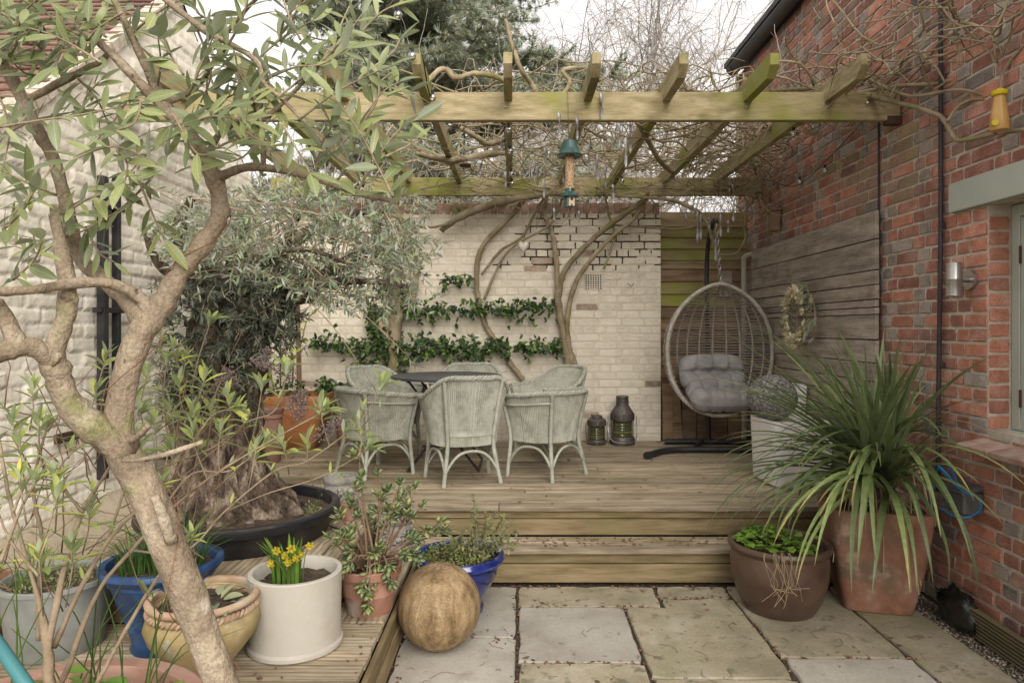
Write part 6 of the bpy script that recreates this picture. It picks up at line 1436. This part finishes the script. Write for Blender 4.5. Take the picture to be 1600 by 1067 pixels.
# stouter runners above the rafters
RN = [[(655,140,7,3.95),(690,108,7,4.1),(712,122,7,4.1),(740,115,7,4.1),(775,120,7,4.15),(800,135,6,4.2)],[(840,150,8,4.3),(830,130,7,4.3),(815,110,6,4.2),(800,70,5,4.2),(790,30,4,4.2)],[(838,155,9,4.2),(870,155,6,4.2),(890,130,5,4.2),(880,110,6,4.2),(920,105,4,4.3)],
      [(1180,145,5,4.5),(1240,140,5,4.4),(1300,138,5,4.2),(1350,150,6,4.1),(1400,160,6,3.9),(1465,180,6,3.6),(1485,205,6,3.5),(1500,220,6,3.4),(1560,208,6,3.2),(1620,200,6,3.0)],
      [(1320,150,5,4.2),(1400,135,5,4.0),(1470,130,5,3.7),(1540,110,5,3.4),(1600,80,5,3.2),(1640,60,4,3.1)],[(1350,120,4,4.0),(1420,150,4,3.8),(1500,140,4,3.5),(1560,155,4,3.3),(1620,140,4,3.1)],
      [(1480,190,4,3.5),(1500,165,4,3.5),(1530,155,4,3.4),(1560,165,4,3.3),(1610,180,4,3.1)],[(1555,210,4,3.2),(1562,150,4,3.2),(1570,110,4,3.2),(1600,70,3,3.1)],[(1480,95,3,3.7),(1500,120,3,3.6),(1540,60,3,3.5),(1600,30,3,3.3)],
      [(650,240,6,5.2),(700,250,8,5.4),(740,245,9,5.5),(770,240,8,5.5),(800,240,6,5.4)],[(720,200,6,4.8),(745,215,7,4.9),(765,225,7,5.0),(800,215,5,5.2)],[(995,190,6,4.6),(1010,215,6,4.8),(1030,250,6,5.0),(1050,270,5,5.2)]]
for b in RN:
    mb = MB(); limb(mb, b, n=8, k=7, gn=.10, r=r, rs=.6); mb.obj('stem', M['bark_vine'], vi, smooth=180)
mb = MB()
def wander(p, d, L, step, wob, r, bound=None, grav=0.0, curl=0.0):
    pts = [Vector(p)]; d = Vector(d).normalized(); ax = dirv(r)
    for i in range(int(L/step)):
        d = (d+rv(wob, r)+Vector((0,0,grav))+ax.cross(d)*curl).normalized()
        if r.random() < .12: ax = dirv(r)
        q = pts[-1]+d*step
        if bound:
            for k in range(3):
                if q[k] < bound[k][0]: d[k] = abs(d[k])*.6; q[k] = bound[k][0]
                if q[k] > bound[k][1]: d[k] = -abs(d[k])*.6; q[k] = bound[k][1]
        pts.append(q)
    return pts
BD = ((-1.3, 2.24), (4.2, 6.55), (2.97, 3.16)); BDl = ((-1.3, 2.24), (4.4, 6.5), (2.80, 3.10))
for i in range(250):
    t_ = r.random(); x = r.uniform(-.7,2.2) if t_ < .75 else r.uniform(1.2,2.25); y = r.uniform(4.3,6.5); R0 = r.choice((.004,.005,.006,.007,.009))
    pts = wander((x,y,r.uniform(2.84,3.0)), (r.choice((-1,1))*r.uniform(.5,1), r.uniform(-.8,.8), r.uniform(-.1,.1)), r.uniform(.7,2.0), .075, .30, r, BDl if i % 4 == 0 else BD, curl=.10)
    mb.tube(pts, [R0*(1-.55*k/len(pts)) for k in range(len(pts))], 5)
mb.obj('tangle', M['bark_vine'], vi, smooth=180)['kind'] = 'stuff'
mb = MB()
BD2 = ((1.75, 2.27), (2.7, 5.2), (2.75, 3.45))
for i in range(75):                                                   # along the brick wall, over the window
    y = r.uniform(2.8,4.9); R0 = r.choice((.003,.0045,.006,.0075))
    pts = wander((r.uniform(1.9,2.26), y, r.uniform(2.86,3.08)), (r.uniform(-.25,.2), r.choice((-1,1)), r.uniform(-.1,.25)), r.uniform(.35,1.2), .05, .30, r, BD2, curl=.14)
    mb.tube(pts, [R0*(1-.6*k/len(pts)) for k in range(len(pts))], 5)
BD3 = ((1.9, 2.28), (5.6, 6.6), (2.2, 3.1))
for i in range(85):                                                   # knot of thin twigs where the rear beam meets the house
    pts = wander((r.uniform(1.95,2.26), r.uniform(5.7,6.5), r.uniform(2.55,2.95)), dirv(r), r.uniform(.3,.8), .045, .4, r, BD3, curl=.2)
    mb.tube(pts, [.003*(1-.6*k/len(pts)) for k in range(len(pts))], 4)
mb.obj('wall_twigs', M['bark_vine'], vi, smooth=180)['kind'] = 'stuff'
mb = MB()
for i in range(75):                                                   # upright shoots above the pergola
    x = r.uniform(-1.0,2.2); y = r.uniform(4.1,6.5)
    pts = wander((x,y,2.95), (r.uniform(-.5,.5), r.uniform(-.3,.3), r.uniform(.3,1)), r.uniform(.2,.75), .06, .32, r, None, curl=.08); R0 = r.uniform(.0025,.0055)
    mb.tube(pts, [R0*(1-.7*k/len(pts)) for k in range(len(pts))], 4)
    for k in range(2, len(pts)-1, 2):
        e = pts[k]+dirv(r,.3)*r.uniform(.03,.10); mb.tube([pts[k], e], [.002,.001], 3)
mb.obj('shoots', M['bark_grey'], vi, smooth=180)['kind'] = 'stuff'
mb = MB()
for i in range(140):                                                   # fine tendrils hanging below the rear beam
    x = r.uniform(-.9,2.2); y = r.uniform(6.0,6.6)
    pts = wander((x,y,r.uniform(2.65,2.9)), (r.choice((-1,1)), r.uniform(-.3,.3), r.uniform(-.4,.1)), r.uniform(.25,.8), .05, .28, r, ((-1.2,2.26),(5.9,6.62),(2.45,3.0)), curl=.1); mb.tube(pts, [.0042*(1-.7*k/len(pts)) for k in range(len(pts))], 4)
mb.obj('tendrils', M['bark_vine'], vi, smooth=180)['kind'] = 'stuff'
# ------------------------------------------------------------------ evergreen trained on wires
es = thing('trained_evergreen', P(615, 600, 6.5), 'glossy evergreen trained in level tiers along the cream wall', 'climber'); r = random.Random(44)
mb = MB(); limb(mb, [(612,600,9),(615,550,10),(618,510,10),(622,470,9),(612,430,8),(600,390,6)], 6.55, n=9, gn=.06, r=r); limb(mb, [(615,545,6),(590,500,6),(575,480,5)], 6.55, gn=.06, r=r); mb.obj('trunk', M['bark_vine'], es, smooth=180)
items = []; mb = MB()
for (u0, v0, u1, v1, dn, sp) in ((575,487,700,484,90,12),(690,486,870,482,110,11),(492,538,620,540,100,12),(600,540,740,545,150,15),(730,545,878,538,120,11),(690,440,738,436,24,7),(560,556,640,595,70,22),(500,600,560,605,50,10),(600,440,640,470,50,16),(575,500,600,530,40,16)):
    a, b = P(u0,v0,6.60), P(u1,v1,6.60); mb.tube([a, a.lerp(b,.3)+rv(.015, r), a.lerp(b,.6)+rv(.015, r), b], .004, 5)
    for i in range(int(dn*1.65)):
        t_ = r.random(); t_ = t_ if noise.noise(Vector((t_*9, u0, v0))) > -.25 else r.random(); p = a.lerp(b, t_)+Vector((0, r.uniform(-.10,.0), r.gauss(-.01,.62)*sp*6.6/F*(1.9 if r.random() < .12 else 1))); d = Vector((r.uniform(-1,1), -r.uniform(.1,.9), r.uniform(-1,.5)))
        for k in range(3): items.append((frame(d+rv(.7, r), up=(0,-.8,.7), roll=r.uniform(-.5,.5)), p, r.uniform(.04,.07)))
mb.obj('stems', M['stem_brown'], es); lm = [leaf_mesh('glossy_leaf%d' % i, Wd=.42, n=4, fold=.2, curl=.3+.1*i) for i in range(3)]
leaf_parts('leaf', es, lm, M['l_jasmine'], items, 290)
# ------------------------------------------------------------------ cordyline
co = T['cord']; r = random.Random(9); heads = [Vector((1.89, 3.66, .78)), Vector((2.04, 3.74, .87)), Vector((1.96, 3.62, .68))]
mb = MB()
for h in heads: mb.tube(spl([(1.95,3.73,.50),tuple((h+Vector((1.95,3.73,.5)))/2),tuple(h)],4), [.04,.04,.038,.038,.036,.036,.035,.034,.03], 9)
mb.obj('stem', M['bark_cedar'], co)
meshes = []
for i in range(16):                                                    # curved sword leaves: local X out, Z up
    el = R(88-i*6.2); dr = .05+.035*i if i < 10 else .45+.11*(i-10); n = 14; x = z = 0; a = el; vs = []; fs = []
    for k in range(n+1):
        t_ = k/n; wv = .022*(min(1, t_*5+.45))*(1-t_**2.4)+.0005
        vs += [(x, -wv, z+wv*.35), (x, 0, z), (x, wv, z+wv*.35)]
        x += math.cos(a)/n; z += math.sin(a)/n; a -= dr*2.0/n*(t_*1.6+.15)
    for k in range(n): b = k*3; fs += [(b,b+3,b+4,b+1),(b+1,b+4,b+5,b+2)]
    me = bpy.data.meshes.new('sword_leaf'); me.from_pydata(vs, [], fs); me.update(); me.polygons.foreach_set('use_smooth', [True]*len(fs)); me.materials.append(M['l_cord']); meshes.append(me)
cnt = 0; pw = W[co.name]
for h in heads:
    for i in range(98):
        k = min(15, int(abs(r.gauss(0, .60))*16)) if i % 2 else r.randrange(5, 15)
        L = r.uniform(.60,.92)*(1.0 if k > 4 else .78)*(1.12 if k > 10 else 1); yaw = r.uniform(0, 6.283)
        d = Vector((math.cos(yaw), math.sin(yaw), 0))
        if d.x > .25: L *= .60                                         # towards the house wall
        if d.x > .25 and k > 8: continue
        o = bpy.data.objects.new('leaf', meshes[k]); COL.objects.link(o); o.parent = co; o.location = h-pw+Vector((0,0,r.uniform(-.07,.04)))+d*.012
        o.rotation_euler = (r.uniform(-.12,.12), r.uniform(-.08,.08), yaw); o.scale = (L, L*r.uniform(.75,1.0), L); cnt += 1
for i in range(44):                                                    # long arching leaves reaching over the deck and the brown pot
    h = r.choice(heads); k = r.randrange(6, 14); L = r.uniform(.92,1.10); yaw = r.uniform(2.5, 4.4)
    o = bpy.data.objects.new('leaf', meshes[k]); COL.objects.link(o); o.parent = co; o.location = h-pw+Vector((0,0,r.uniform(-.05,.03))); o.rotation_euler = (r.uniform(-.12,.12), r.uniform(-.08,.08), yaw); o.scale = (L, L*r.uniform(.6,.8), L); cnt += 1
print('cordyline leaves', cnt)
mb = MB()
for i in range(60):
    h = r.choice(heads); a = r.uniform(2.2,5.6); q = r.uniform(.06,.24); mb.tube(spl([tuple(h+Vector((0,0,-.1))), tuple(h+Vector((math.cos(a)*q*.7,math.sin(a)*q*.7,-.12))), tuple(h+Vector((math.cos(a)*q,math.sin(a)*q,-.2-r.uniform(.1,.35))))],4), .0025, 3)
mb.obj('dead_leaves', M['dry'], co)
# ------------------------------------------------------------------ jade plant
jd = T['jade']; r = random.Random(2); mb = MB(); items = []; base = Vector((-.675, 3.13, ZL+.19))
SPR = [(560,700),(590,740),(625,755),(600,770),(650,760),(545,790),(530,800),(555,760),(660,790),(690,815),(700,830),(530,835),(525,850),(610,800),(580,800),(545,880),(560,900),(575,950),(548,935),(600,880),(590,860),(630,870),(650,865),(640,840),(570,860),(610,910),(585,905),(545,860),(625,780),(590,905),(570,920)]
for i, (u, v) in enumerate(SPR):
    e = P(u, v, 3.05+r.uniform(-.12,.22)); s = base+Vector((r.uniform(-.05,.05), r.uniform(-.05,.05), 0))
    if v > 875: m1 = P(u+(583-u)*.4, 868, 3.03)
    else: m1 = s.lerp(e, .5)+Vector((r.uniform(-.03,.03), r.uniform(-.03,.03), .02))
    pts = [Vector(q) for q in spl([tuple(s), tuple(m1), tuple(e)], 6)]; mb.tube(pts, [.0072*(1-.72*k/len(pts)) for k in range(len(pts))], 6)
    d = (pts[-1]-pts[-3]).normalized()
    ends = [(e, d)]
    for k in range(3): 
        q = pts[r.randrange(6, len(pts)-1)]; dd = (d+dirv(r)*.9).normalized(); f_ = q+dd*r.uniform(.03,.06); mb.tube([q, f_], [.004,.003], 5); ends.append((f_, dd))
    for (p, dd) in ends:
        for k in range(7):
            a = k*1.57+(.4 if k % 4 > 1 else 0); sd = dd.orthogonal().normalized(); sd = sd*math.cos(a)+dd.cross(sd)*math.sin(a)
            items.append((frame(sd*(.9-.08*k)+dd*(.3+.12*k)+Vector((0,0,.2)), roll=r.uniform(-.3,.3)), p-dd*.004*(5-k), r.uniform(.030,.046)))
mb.obj('stems', M['stem_brown'], jd, smooth=180)
def fat_leaf(nm, Wd=.68, th=.14):
    vs = []; fs = []; n = 5
    for i in range(n+1):
        t_ = i/n; w_ = Wd*.5*math.sin(math.pi*(t_**1.35))**.75 if 0 < t_ < 1 else .03; z = -.18*t_*t_
        vs += [(t_,-w_,z),(t_,0,z+th*.5*math.sin(math.pi*t_)),(t_,w_,z),(t_,0,z-th*.6*math.sin(math.pi*t_))]
    for i in range(n):
        for k in range(4): a = i*4+k; b = i*4+(k+1)%4; fs.append((a, a+4, b+4, b))
    me = bpy.data.meshes.new(nm); me.from_pydata(vs, [], fs); me.update(); me.polygons.foreach_set('use_smooth', [True]*len(fs)); return me
leaf_parts('leaf', jd, [fat_leaf('jade_leaf'), fat_leaf('jade_leaf_round', .80)], M['l_jade'], items, 290)
# ------------------------------------------------------------------ daffodils, grasses, herbs
def blades(mb, c, rad, n, h0, h1, lean, wd, r, up=2.2):
    for i in range(n):
        a, q = r.uniform(0,6.283), math.sqrt(r.random())*rad; b = Vector((c[0]+q*math.cos(a), c[1]+q*math.sin(a), c[2])); h = r.uniform(h0,h1); o = Vector((math.cos(a)+r.uniform(-.6,.6), math.sin(a)+r.uniform(-.6,.6), 0)).normalized()*lean*h*r.uniform(.2,1.3)
        pts = spl([tuple(b), tuple(b+o*.25+Vector((0,0,h*.55))), tuple(b+o+Vector((0,0,h*(1-.25*min(1,o.length/h)))))], 4); sd = Vector((-o.y,o.x,0)).normalized() if o.length > 1e-4 else Vector((1,0,0)); k = len(pts); vs = []; fs = []
        for j, p in enumerate(pts):
            w_ = wd*(1-(j/(k-1))**3)+.0004; p = Vector(p); vs += [p-sd*w_, p+o.normalized()*w_*.5 if o.length > 1e-4 else p, p+sd*w_]
        for j in range(k-1): q_ = j*3; fs += [(q_,q_+3,q_+4,q_+1),(q_+1,q_+4,q_+5,q_+2)]
        mb.add(vs, fs)
r = random.Random(61)
cp_ = Vector((-.93, 2.77, ZL+.26)); t = T['cream']
for i in range(46):
    mb = MB(); blades(mb, cp_, .062, 1, .11, .20, .35, .0068, r); mb.obj('leaf', M['l_daff'], t)
FL = [(424,880),(432,860),(446,868),(455,857),(463,872),(472,865),(484,852),(450,878)]
for i, (u, v) in enumerate(FL):
    f = P(u, v, 2.62+.02*(i % 3)); mb = MB(); s = cp_+Vector((r.uniform(-.04,.04), r.uniform(-.04,.04), 0)); mb.tube(spl([tuple(s), tuple(s.lerp(f,.6)+Vector((0,0,.03))), tuple(f+Vector((.006,0,.012))), tuple(f)], 5), .0022, 5)
    st_ = mb.obj('flower_stem', M['stem_green'], t); ax = Vector((r.uniform(-.6,.6), -1, r.uniform(-.5,.1))).normalized(); mb = MB(); items = []
    for k in range(6):
        a = k*1.047; sd = ax.orthogonal().normalized(); sd = sd*math.cos(a)+ax.cross(sd)*math.sin(a); items.append((frame(sd+ax*.15, up=ax), f, .020))
    for (m_, p, s_) in items:
        tv, tf = leaf_tmpl(Wd=.6, n=3, fold=.1, curl=.1); mb.add([m_@Vector(v_)*s_+p for v_ in tv], tf)
    n = 10; b1 = ax.orthogonal().normalized(); b2 = ax.cross(b1)
    vs = [f+(b1*math.cos(k*.628)+b2*math.sin(k*.628))*.0045 for k in range(n)]+[f+ax*.014+(b1*math.cos(k*.628)+b2*math.sin(k*.628))*(.0075+.001*(k % 2)) for k in range(n)]; mb.add(vs, [(k,(k+1)%n,n+(k+1)%n,n+k) for k in range(n)]); mb.obj('flower', M['petal'], st_, smooth=60)
t = T['blue']; mb = MB(); blades(mb, (-1.36, 2.74, ZL+.30), .10, 80, .12, .30, .75, .0042, r); blades(mb, (-1.54, 2.78, ZL+.30), .08, 60, .10, .20, .8, .004, r); mb.obj('grassy_leaves', M['l_grass'], t)
t = T['zinc']; items = []
for i in range(900):
    a, q = r.uniform(0,6.283), math.sqrt(r.random())*.175; items.append((frame(dirv(r,.7), roll=r.uniform(-1,1)), (-1.87+q*math.cos(a), 2.78+q*math.sin(a), ZL+.255+.035*(1-(q/.18)**2)+r.uniform(-.005,.012)), r.uniform(.012,.028)))
leaf_cloud('green_carpet', t, leaf_tmpl(Wd=.2, n=2), M['l_herb'], items); mb = MB(); blades(mb, (-1.93, 2.72, ZL+.25), .06, 14, .10, .22, .5, .003, r); mb.obj('grass_blades', M['l_grass'], t)
t = T['rope']; items = []
for i in range(26):
    a, q = r.uniform(0,6.283), math.sqrt(r.random())*.11; items.append((frame((math.cos(a),math.sin(a),r.uniform(.1,.8)), roll=r.uniform(-.5,.5)), (-1.14+q*math.cos(a), 2.55+q*math.sin(a), ZL+.25+r.uniform(.0,.03)), r.uniform(.05,.085)))
leaf_parts('leaf', t, [leaf_mesh('grey_leaf', Wd=.45, n=5, fold=.35, curl=.5)], M['l_grey'], items, 26)
mb = MB()
for i in range(6): x = -1.24+r.uniform(-.04,.04); y = 2.52+r.uniform(-.03,.03); mb.tube([(x,y,ZL+.24),(x+r.uniform(-.01,.01),y,ZL+.24+r.uniform(.05,.09))], .003, 5)
mb.obj('cut_stalks', M['stem_brown'], t)
t = T['glazed']; items = []; mb = MB(); low_ = []
for i in range(1500):
    a, q = r.uniform(0,6.283), math.sqrt(r.random())*.19; hgt = .03+.05*max(0, 1-q/.2)*(1+noise.noise(Vector((a, q*10, 3)))); low_.append((frame(dirv(r,.5), roll=r.uniform(-1,1)), (-.305+q*math.cos(a)-.02, 3.63+q*math.sin(a), .275+r.uniform(0,hgt)), r.uniform(.010,.02)))
leaf_cloud('low_herbs', t, leaf_tmpl(Wd=.55, n=2), pm('herb_low', [(.10,.13,.035),(.17,.20,.06),(.20,.19,.08)], 20, .7, 0, rnd=.4), low_)
for (u, v, k) in [(740,775,1),(742,790,1),(760,800,1),(775,800,1),(790,805,1),(800,815,1),(810,830,1),(785,820,1),(770,820,1),(735,810,1),(728,825,1),(795,840,1),(812,848,1),(760,830,1),(748,815,1),(780,845,1),(705,835,0),(690,850,0),(720,840,0),(735,835,0),(755,845,0),(805,858,1),(760,870,0),(745,885,0)]:
    e = P(u, v, 3.58+r.uniform(-.1,.1)); s = Vector((-.28+r.uniform(-.08,.12), 3.62+r.uniform(-.06,.06), .28)); pts = [Vector(q) for q in spl([tuple(s), tuple(s.lerp(e,.55)+Vector((0,0,.02))), tuple(e)], 5)]; mb.tube(pts, [.003*(1-.6*j/len(pts)) for j in range(len(pts))], 4)
    for (p, d) in along(pts, .017, .03):
        for sg in range(3): items.append((frame(d*.3+dirv(r), roll=r.uniform(-1,1)), p, r.uniform(.018,.036)))
mb.obj('stems', M['stem_tan'], t); leaf_parts('leaf', t, [leaf_mesh('sage_leaf', Wd=.42, n=3, fold=.3, curl=.3)], M['l_herb'], items, 120)
t = T['brown']; items = []
for i in range(230):
    a, q = r.uniform(0,6.283), math.sqrt(r.random())*.21; x = 1.405+q*math.cos(a); y = 3.66+q*math.sin(a)
    if x > 1.50 and r.random() < .75: continue
    items.append((frame((math.cos(a*5),math.sin(a*5),r.uniform(-.1,.5)), roll=r.uniform(-.4,.4)), (x, y, .345+.06*max(0,1-abs(x-1.36)/.2)*max(.2,1-q/.25)+r.uniform(0,.03)), r.uniform(.036,.062)))
leaf_parts('leaf', t, [leaf_mesh('cress_leaf%d' % i, Wd=.85, n=5, fold=.2, curl=.5, tip=1.4) for i in range(2)], M['l_cress'], items, 230)
mb = MB()
for i in range(16):
    x = 1.30+r.uniform(-.06,.07); mb.tube(spl([(x,3.42,.372),(x+r.uniform(-.02,.02),3.385,.34),(x+r.uniform(-.04,.06),3.39,.22),(x+r.uniform(-.05,.10),3.41,.22-r.uniform(.02,.16))],4), .0016, 3)
mb.obj('dry_strands', M['dry'], t)
def bush(t, c, rad, n, mat, L0, L1, tm, nm='foliage', sq=1.0):
    it = []
    for i in range(n):
        d = dirv(r,.2); q = r.random()**.4; it.append((frame(d+dirv(r)*.8, roll=r.uniform(-1,1)), (c[0]+d.x*q*rad, c[1]+d.y*q*rad, c[2]+d.z*q*rad*sq), r.uniform(L0,L1)))
    return leaf_cloud(nm, t, tm, M[mat], it)
bush(T['trough'], (-2.12,4.45,ZD+.36), .17, 900, 'l_jasmine', .02,.035, leaf_tmpl(Wd=.5,n=2)); bush(T['wallpot'], (-1.60,6.40,ZD+.34), .12, 160, 'l_cress', .03,.05, leaf_tmpl(Wd=.6,n=3))
bush(T['tall'], (-2.04,5.62,ZD+.47), .07, 30, 'l_fresh', .02,.04, leaf_tmpl(Wd=.5,n=2)); bush(T['orange'], (-2.08,6.24,ZD+.52), .18, 140, 'l_jasmine', .03,.06, leaf_tmpl(Wd=.5,n=3), sq=.5); bush(T['edge'], (-2.20,2.76,ZL+.30), .10, 90, 'l_fresh', .03,.05, leaf_tmpl(Wd=.5,n=3))
for s in ((-1.045,4.06,ZD+.2),(-.70,3.90,ZL+.2)):
    own = [o for o in bpy.data.objects if o.name.startswith('stone_pot') and o.parent is None and abs(o.location.x-s[0]) < .01][0]; bush(own, s, .07, 24, 'l_cress', .012,.025, leaf_tmpl(Wd=.6,n=2), sq=.4)
# young climber with a dark stake in the orange planter
t = T['orange']; mb = MB(); limb(mb, [(468,620,4),(467,560,4),(465,480,4),(463,420,4)], 6.2, n=7); mb.obj('stake', M['stem_brown'], t); mb = MB(); items = []
for b in ([(430,620,1.5),(418,560,1.5),(412,520,1.2),(408,470,1)],[(440,610,1.5),(455,560,1.2),(450,500,1),(470,470,1)],[(470,540,1),(480,500,1),(500,480,1)]):
    pts = limb(mb, b, 6.1, n=4); 
    for (p, d) in along(pts, .08, .1): items.append((frame(dirv(r)+Vector((0,-.5,0)), up=(0,-1,.3)), p, r.uniform(.05,.08)))
mb.obj('stems', M['stem_green'], t); leaf_parts('leaf', t, [leaf_mesh('climber_leaf', Wd=.5, n=4)], M['l_fresh'], items, 30)
# moss and ferns on the wall top
it = []; 
for (u, v) in ((722,327),(710,330),(730,330),(800,322),(715,325),(1050,322)):
    for k in range(16): it.append((frame(dirv(r,.3)), P(u+r.uniform(-8,8), v+r.uniform(-5,4), 6.62), r.uniform(.02,.04)))
o = leaf_cloud('wall_ferns', None, leaf_tmpl(Wd=.6,n=2), M['l_cress'], it, loc=P(722,327,6.62)); 
# ------------------------------------------------------------------ wreath on the timber panel
t = thing('flower_wreath', (2.22, 5.22, 1.34), 'wreath of cream flowers and grey green leaves on the timber panel', 'wreath'); cw = Vector((2.205, 5.22, 1.575)); mb = MB()
rp = [cw+Vector((0, .17*math.cos(a*.2618), .20*math.sin(a*.2618))) for a in range(24)]; mb.tube(rp, .006, 5, closed=True); mb.tube([p+rv(.01, r) for p in rp], .004, 5, closed=True); mb.obj('twig_ring', M['stem_tan'], t)
items = []
for i in range(230):
    a = r.uniform(0,6.283); p = cw+Vector((-r.uniform(0,.09), .19*math.cos(a)+r.gauss(0,.04), .20*math.sin(a)+r.gauss(0,.04))); items.append((frame(Vector((-.6,-math.sin(a)+r.uniform(-.6,.6),math.cos(a)+r.uniform(-.6,.6))), roll=r.uniform(-1,1)), p, r.uniform(.03,.07)))
leaf_parts('leaf', t, [leaf_mesh('wreath_leaf', Wd=.4, n=4, fold=.2, curl=.3)], M['l_grey'], items, 230)
fl = [(0.5,1.4,.060),(-.1,1.7,.045),(.9,1.15,.035),(2.4,1.0,.035),(2.9,1.0,.030),(4.4,1.05,.055),(5.2,1.05,.055),(5.0,1.35,.045),(4.7,.85,.04),(1.6,1.1,.055),(1.3,.95,.04),(3.6,1.1,.03),(2.0,1.05,.045),(4.0,1.0,.045),(5.7,1.0,.05),(4.6,1.2,.05),(1.0,1.1,.05)]
for (a, q, s) in fl:
    c = cw+Vector((-.085, .15*math.cos(a), .185*math.sin(a)*min(q,1.1))); s *= 1.6; mb = MB()
    for k in range(80):
        d = dirv(r); d.x = -abs(d.x); d.normalize(); m_ = frame(d+rv(.2, r)); tv, tf = leaf_tmpl(Wd=.42, n=2, curl=-.4); mb.add([m_@Vector(v_)*s*r.uniform(.45,.8)+c for v_ in tv], tf)
    mb.obj('flower', M['petal_white'], t)
# ------------------------------------------------------------------ trees beyond the wall
def tree_grow(mb, p, d, L, rad, depth, r, tips, spread=.6, up=.1, nk=3, wob=.10, sides=6, minr=.003, droop=0.0):
    k = max(4, int(L/.25)); pts = [Vector(p)]; d = Vector(d).normalized()
    for i in range(k): d = (d+rv(wob, r)+Vector((0,0,up*.1-droop*(1 if depth < 2 else 0)))).normalized(); pts.append(pts[-1]+d*L/k)
    mb.tube(pts, [max(minr, rad*(1-.55*i/k)) for i in range(k+1)], max(3, sides), cap=False)
    if depth == 0: tips.append(pts); return
    for i in range(nk):
        q = r.uniform(.3,1.0) if i else 1.0; j = min(k, max(1, int(q*k))); b = pts[j]; dd = (d+dirv(r)*spread*(1.0 if i else .35)).normalized()
        tree_grow(mb, b, dd, L*r.uniform(.55,.8), rad*(.5 if i else .6), depth-1, r, tips, spread, up, nk, wob*1.15, sides-1, minr, droop)
r = random.Random(19)
for i, (u, Y, h, lab, sd, tx) in enumerate(((925,15.0,5.5,'tall bare birch rising behind the middle of the pergola',4,.10),(1010,17.0,5.0,'bare birch leaning right behind the pergola, nearest the house',8,.28),(850,19.0,6.5,'pale bare birch in front of the dark cedar',15,-.05))):
    r = random.Random(sd); c = Vector(((u-CU)*Y/F, Y, 0)); t = thing('bare_birch', c, lab, 'tree', 'bare birches beyond the wall'); mb = MB(); tips = []
    tree_grow(mb, c, (tx*.3,0,1), h, .12, 0, r, tips, wob=.03); tr = tips[0]; mb.obj('trunk', M['bark_birch'], t, smooth=180)
    mb = MB(); tips = []
    for k in range(13):
        b = tr[min(len(tr)-1, max(3, int(len(tr)*r.uniform(.35,1.0))))]; a = r.uniform(0,6.283)
        tree_grow(mb, b, (math.cos(a)*.7+tx*1.2, math.sin(a)*.4, r.uniform(.5,1.3)), r.uniform(1.6,3.0), .05, 3, r, tips, spread=.75, up=.25, nk=3, wob=.10, sides=5, minr=.005, droop=.0)
    br_ = mb.obj('crown', M['bark_birch'], t, smooth=180); mb = MB()
    for pts in tips:
        for k in range(5):
            p = r.choice(pts); q = wander(p, dirv(r,-.1), r.uniform(.4,1.1), .14, .22, r, None, grav=-.07); mb.tube(q, [.0055*(1-.6*j/len(q)) for j in range(len(q))], 3, cap=False)
    mb.obj('fine_twigs', M['bark_grey'], t)['kind'] = 'stuff'
# cedar
r = random.Random(23); c = Vector((-1.15, 11.0, 0)); t = thing('blue_cedar', c, 'large blue green cedar filling the sky behind the pergola', 'tree'); mb = MB(); mb.tube([c, c+Vector((.1,0,5)), c+Vector((0,0,11))], [.28,.22,.06], 10); mb.obj('trunk', M['bark_cedar'], t)
mb = MB(); Ms = []; Ls = []
for i in range(150):
    z = r.uniform(1.2,10.5); a = r.uniform(0,6.283); L = (3.1*(1-(z/12.5)**1.6)+.3)*r.uniform(.7,1.1); 
    if math.sin(a) > .55 and r.random() < .6: continue
    pts = wander(c+Vector((0,0,z)), (math.cos(a), math.sin(a), .25), L, .25, .10, r, None, grav=-.02); mb.tube(pts, [.025*(1-.85*k/len(pts)) for k in range(len(pts))], 5)
    for k in range(2, len(pts)):
        for s in range(6):
            d = (pts[k]-pts[k-1]).normalized(); sd = d.cross(Vector((0,0,1))).normalized()*r.choice((-1,1)); q = wander(pts[k], d*.5+sd+Vector((0,0,r.uniform(-.15,.25))), r.uniform(.25,.65), .10, .2, r)
            mb.tube(q, .006, 3, cap=False)
            for p in q:
                for g_ in range(4):
                    Ms.append(np.array(frame(dirv(r,.25), roll=r.uniform(0,6))*r.uniform(.09,.17))); Ls.append(tuple(p+rv(.035, r)))
mb.obj('branches', M['bark_cedar'], t)
nd = []; nf = []
for k in range(7):
    a = k*.9; b = len(nd); dx = Vector((.55+.06*k, .35*math.cos(a), .35*math.sin(a))); s = dx.orthogonal().normalized()*.045; nd += [tuple(-s), tuple(s), tuple(dx)]; nf.append((b, b+1, b+2))
scatter('crown', nd, nf, Ms, Ls, M['l_cedar'], t, kind='stuff')
print('cedar tufts', len(Ls))
# leafless thicket just behind the wall and fence
r = random.Random(29); mb = MB()
for i in range(620):
    x = r.uniform(-3.2,3.4); y = r.uniform(7.3,9.5); pts = wander((x,y,r.uniform(1.4,2.6)), (r.uniform(-.8,.8), r.uniform(-.3,.3), 1), r.uniform(.8,2.0), .15, .20, r); R0 = r.choice((.004,.006,.010)); mb.tube(pts, [R0*(1-.7*k/len(pts)) for k in range(len(pts))], 4, cap=False)
    for k in range(2, len(pts), 2): q = wander(pts[k], dirv(r,.3), r.uniform(.2,.5), .09, .25, r); mb.tube(q, .003, 3, cap=False)
tag(mb.obj('bare_thicket', M['bark_grey']), kind='stuff')
tag(o, 'tufts of small green fern on top of the cream wall', 'fern')
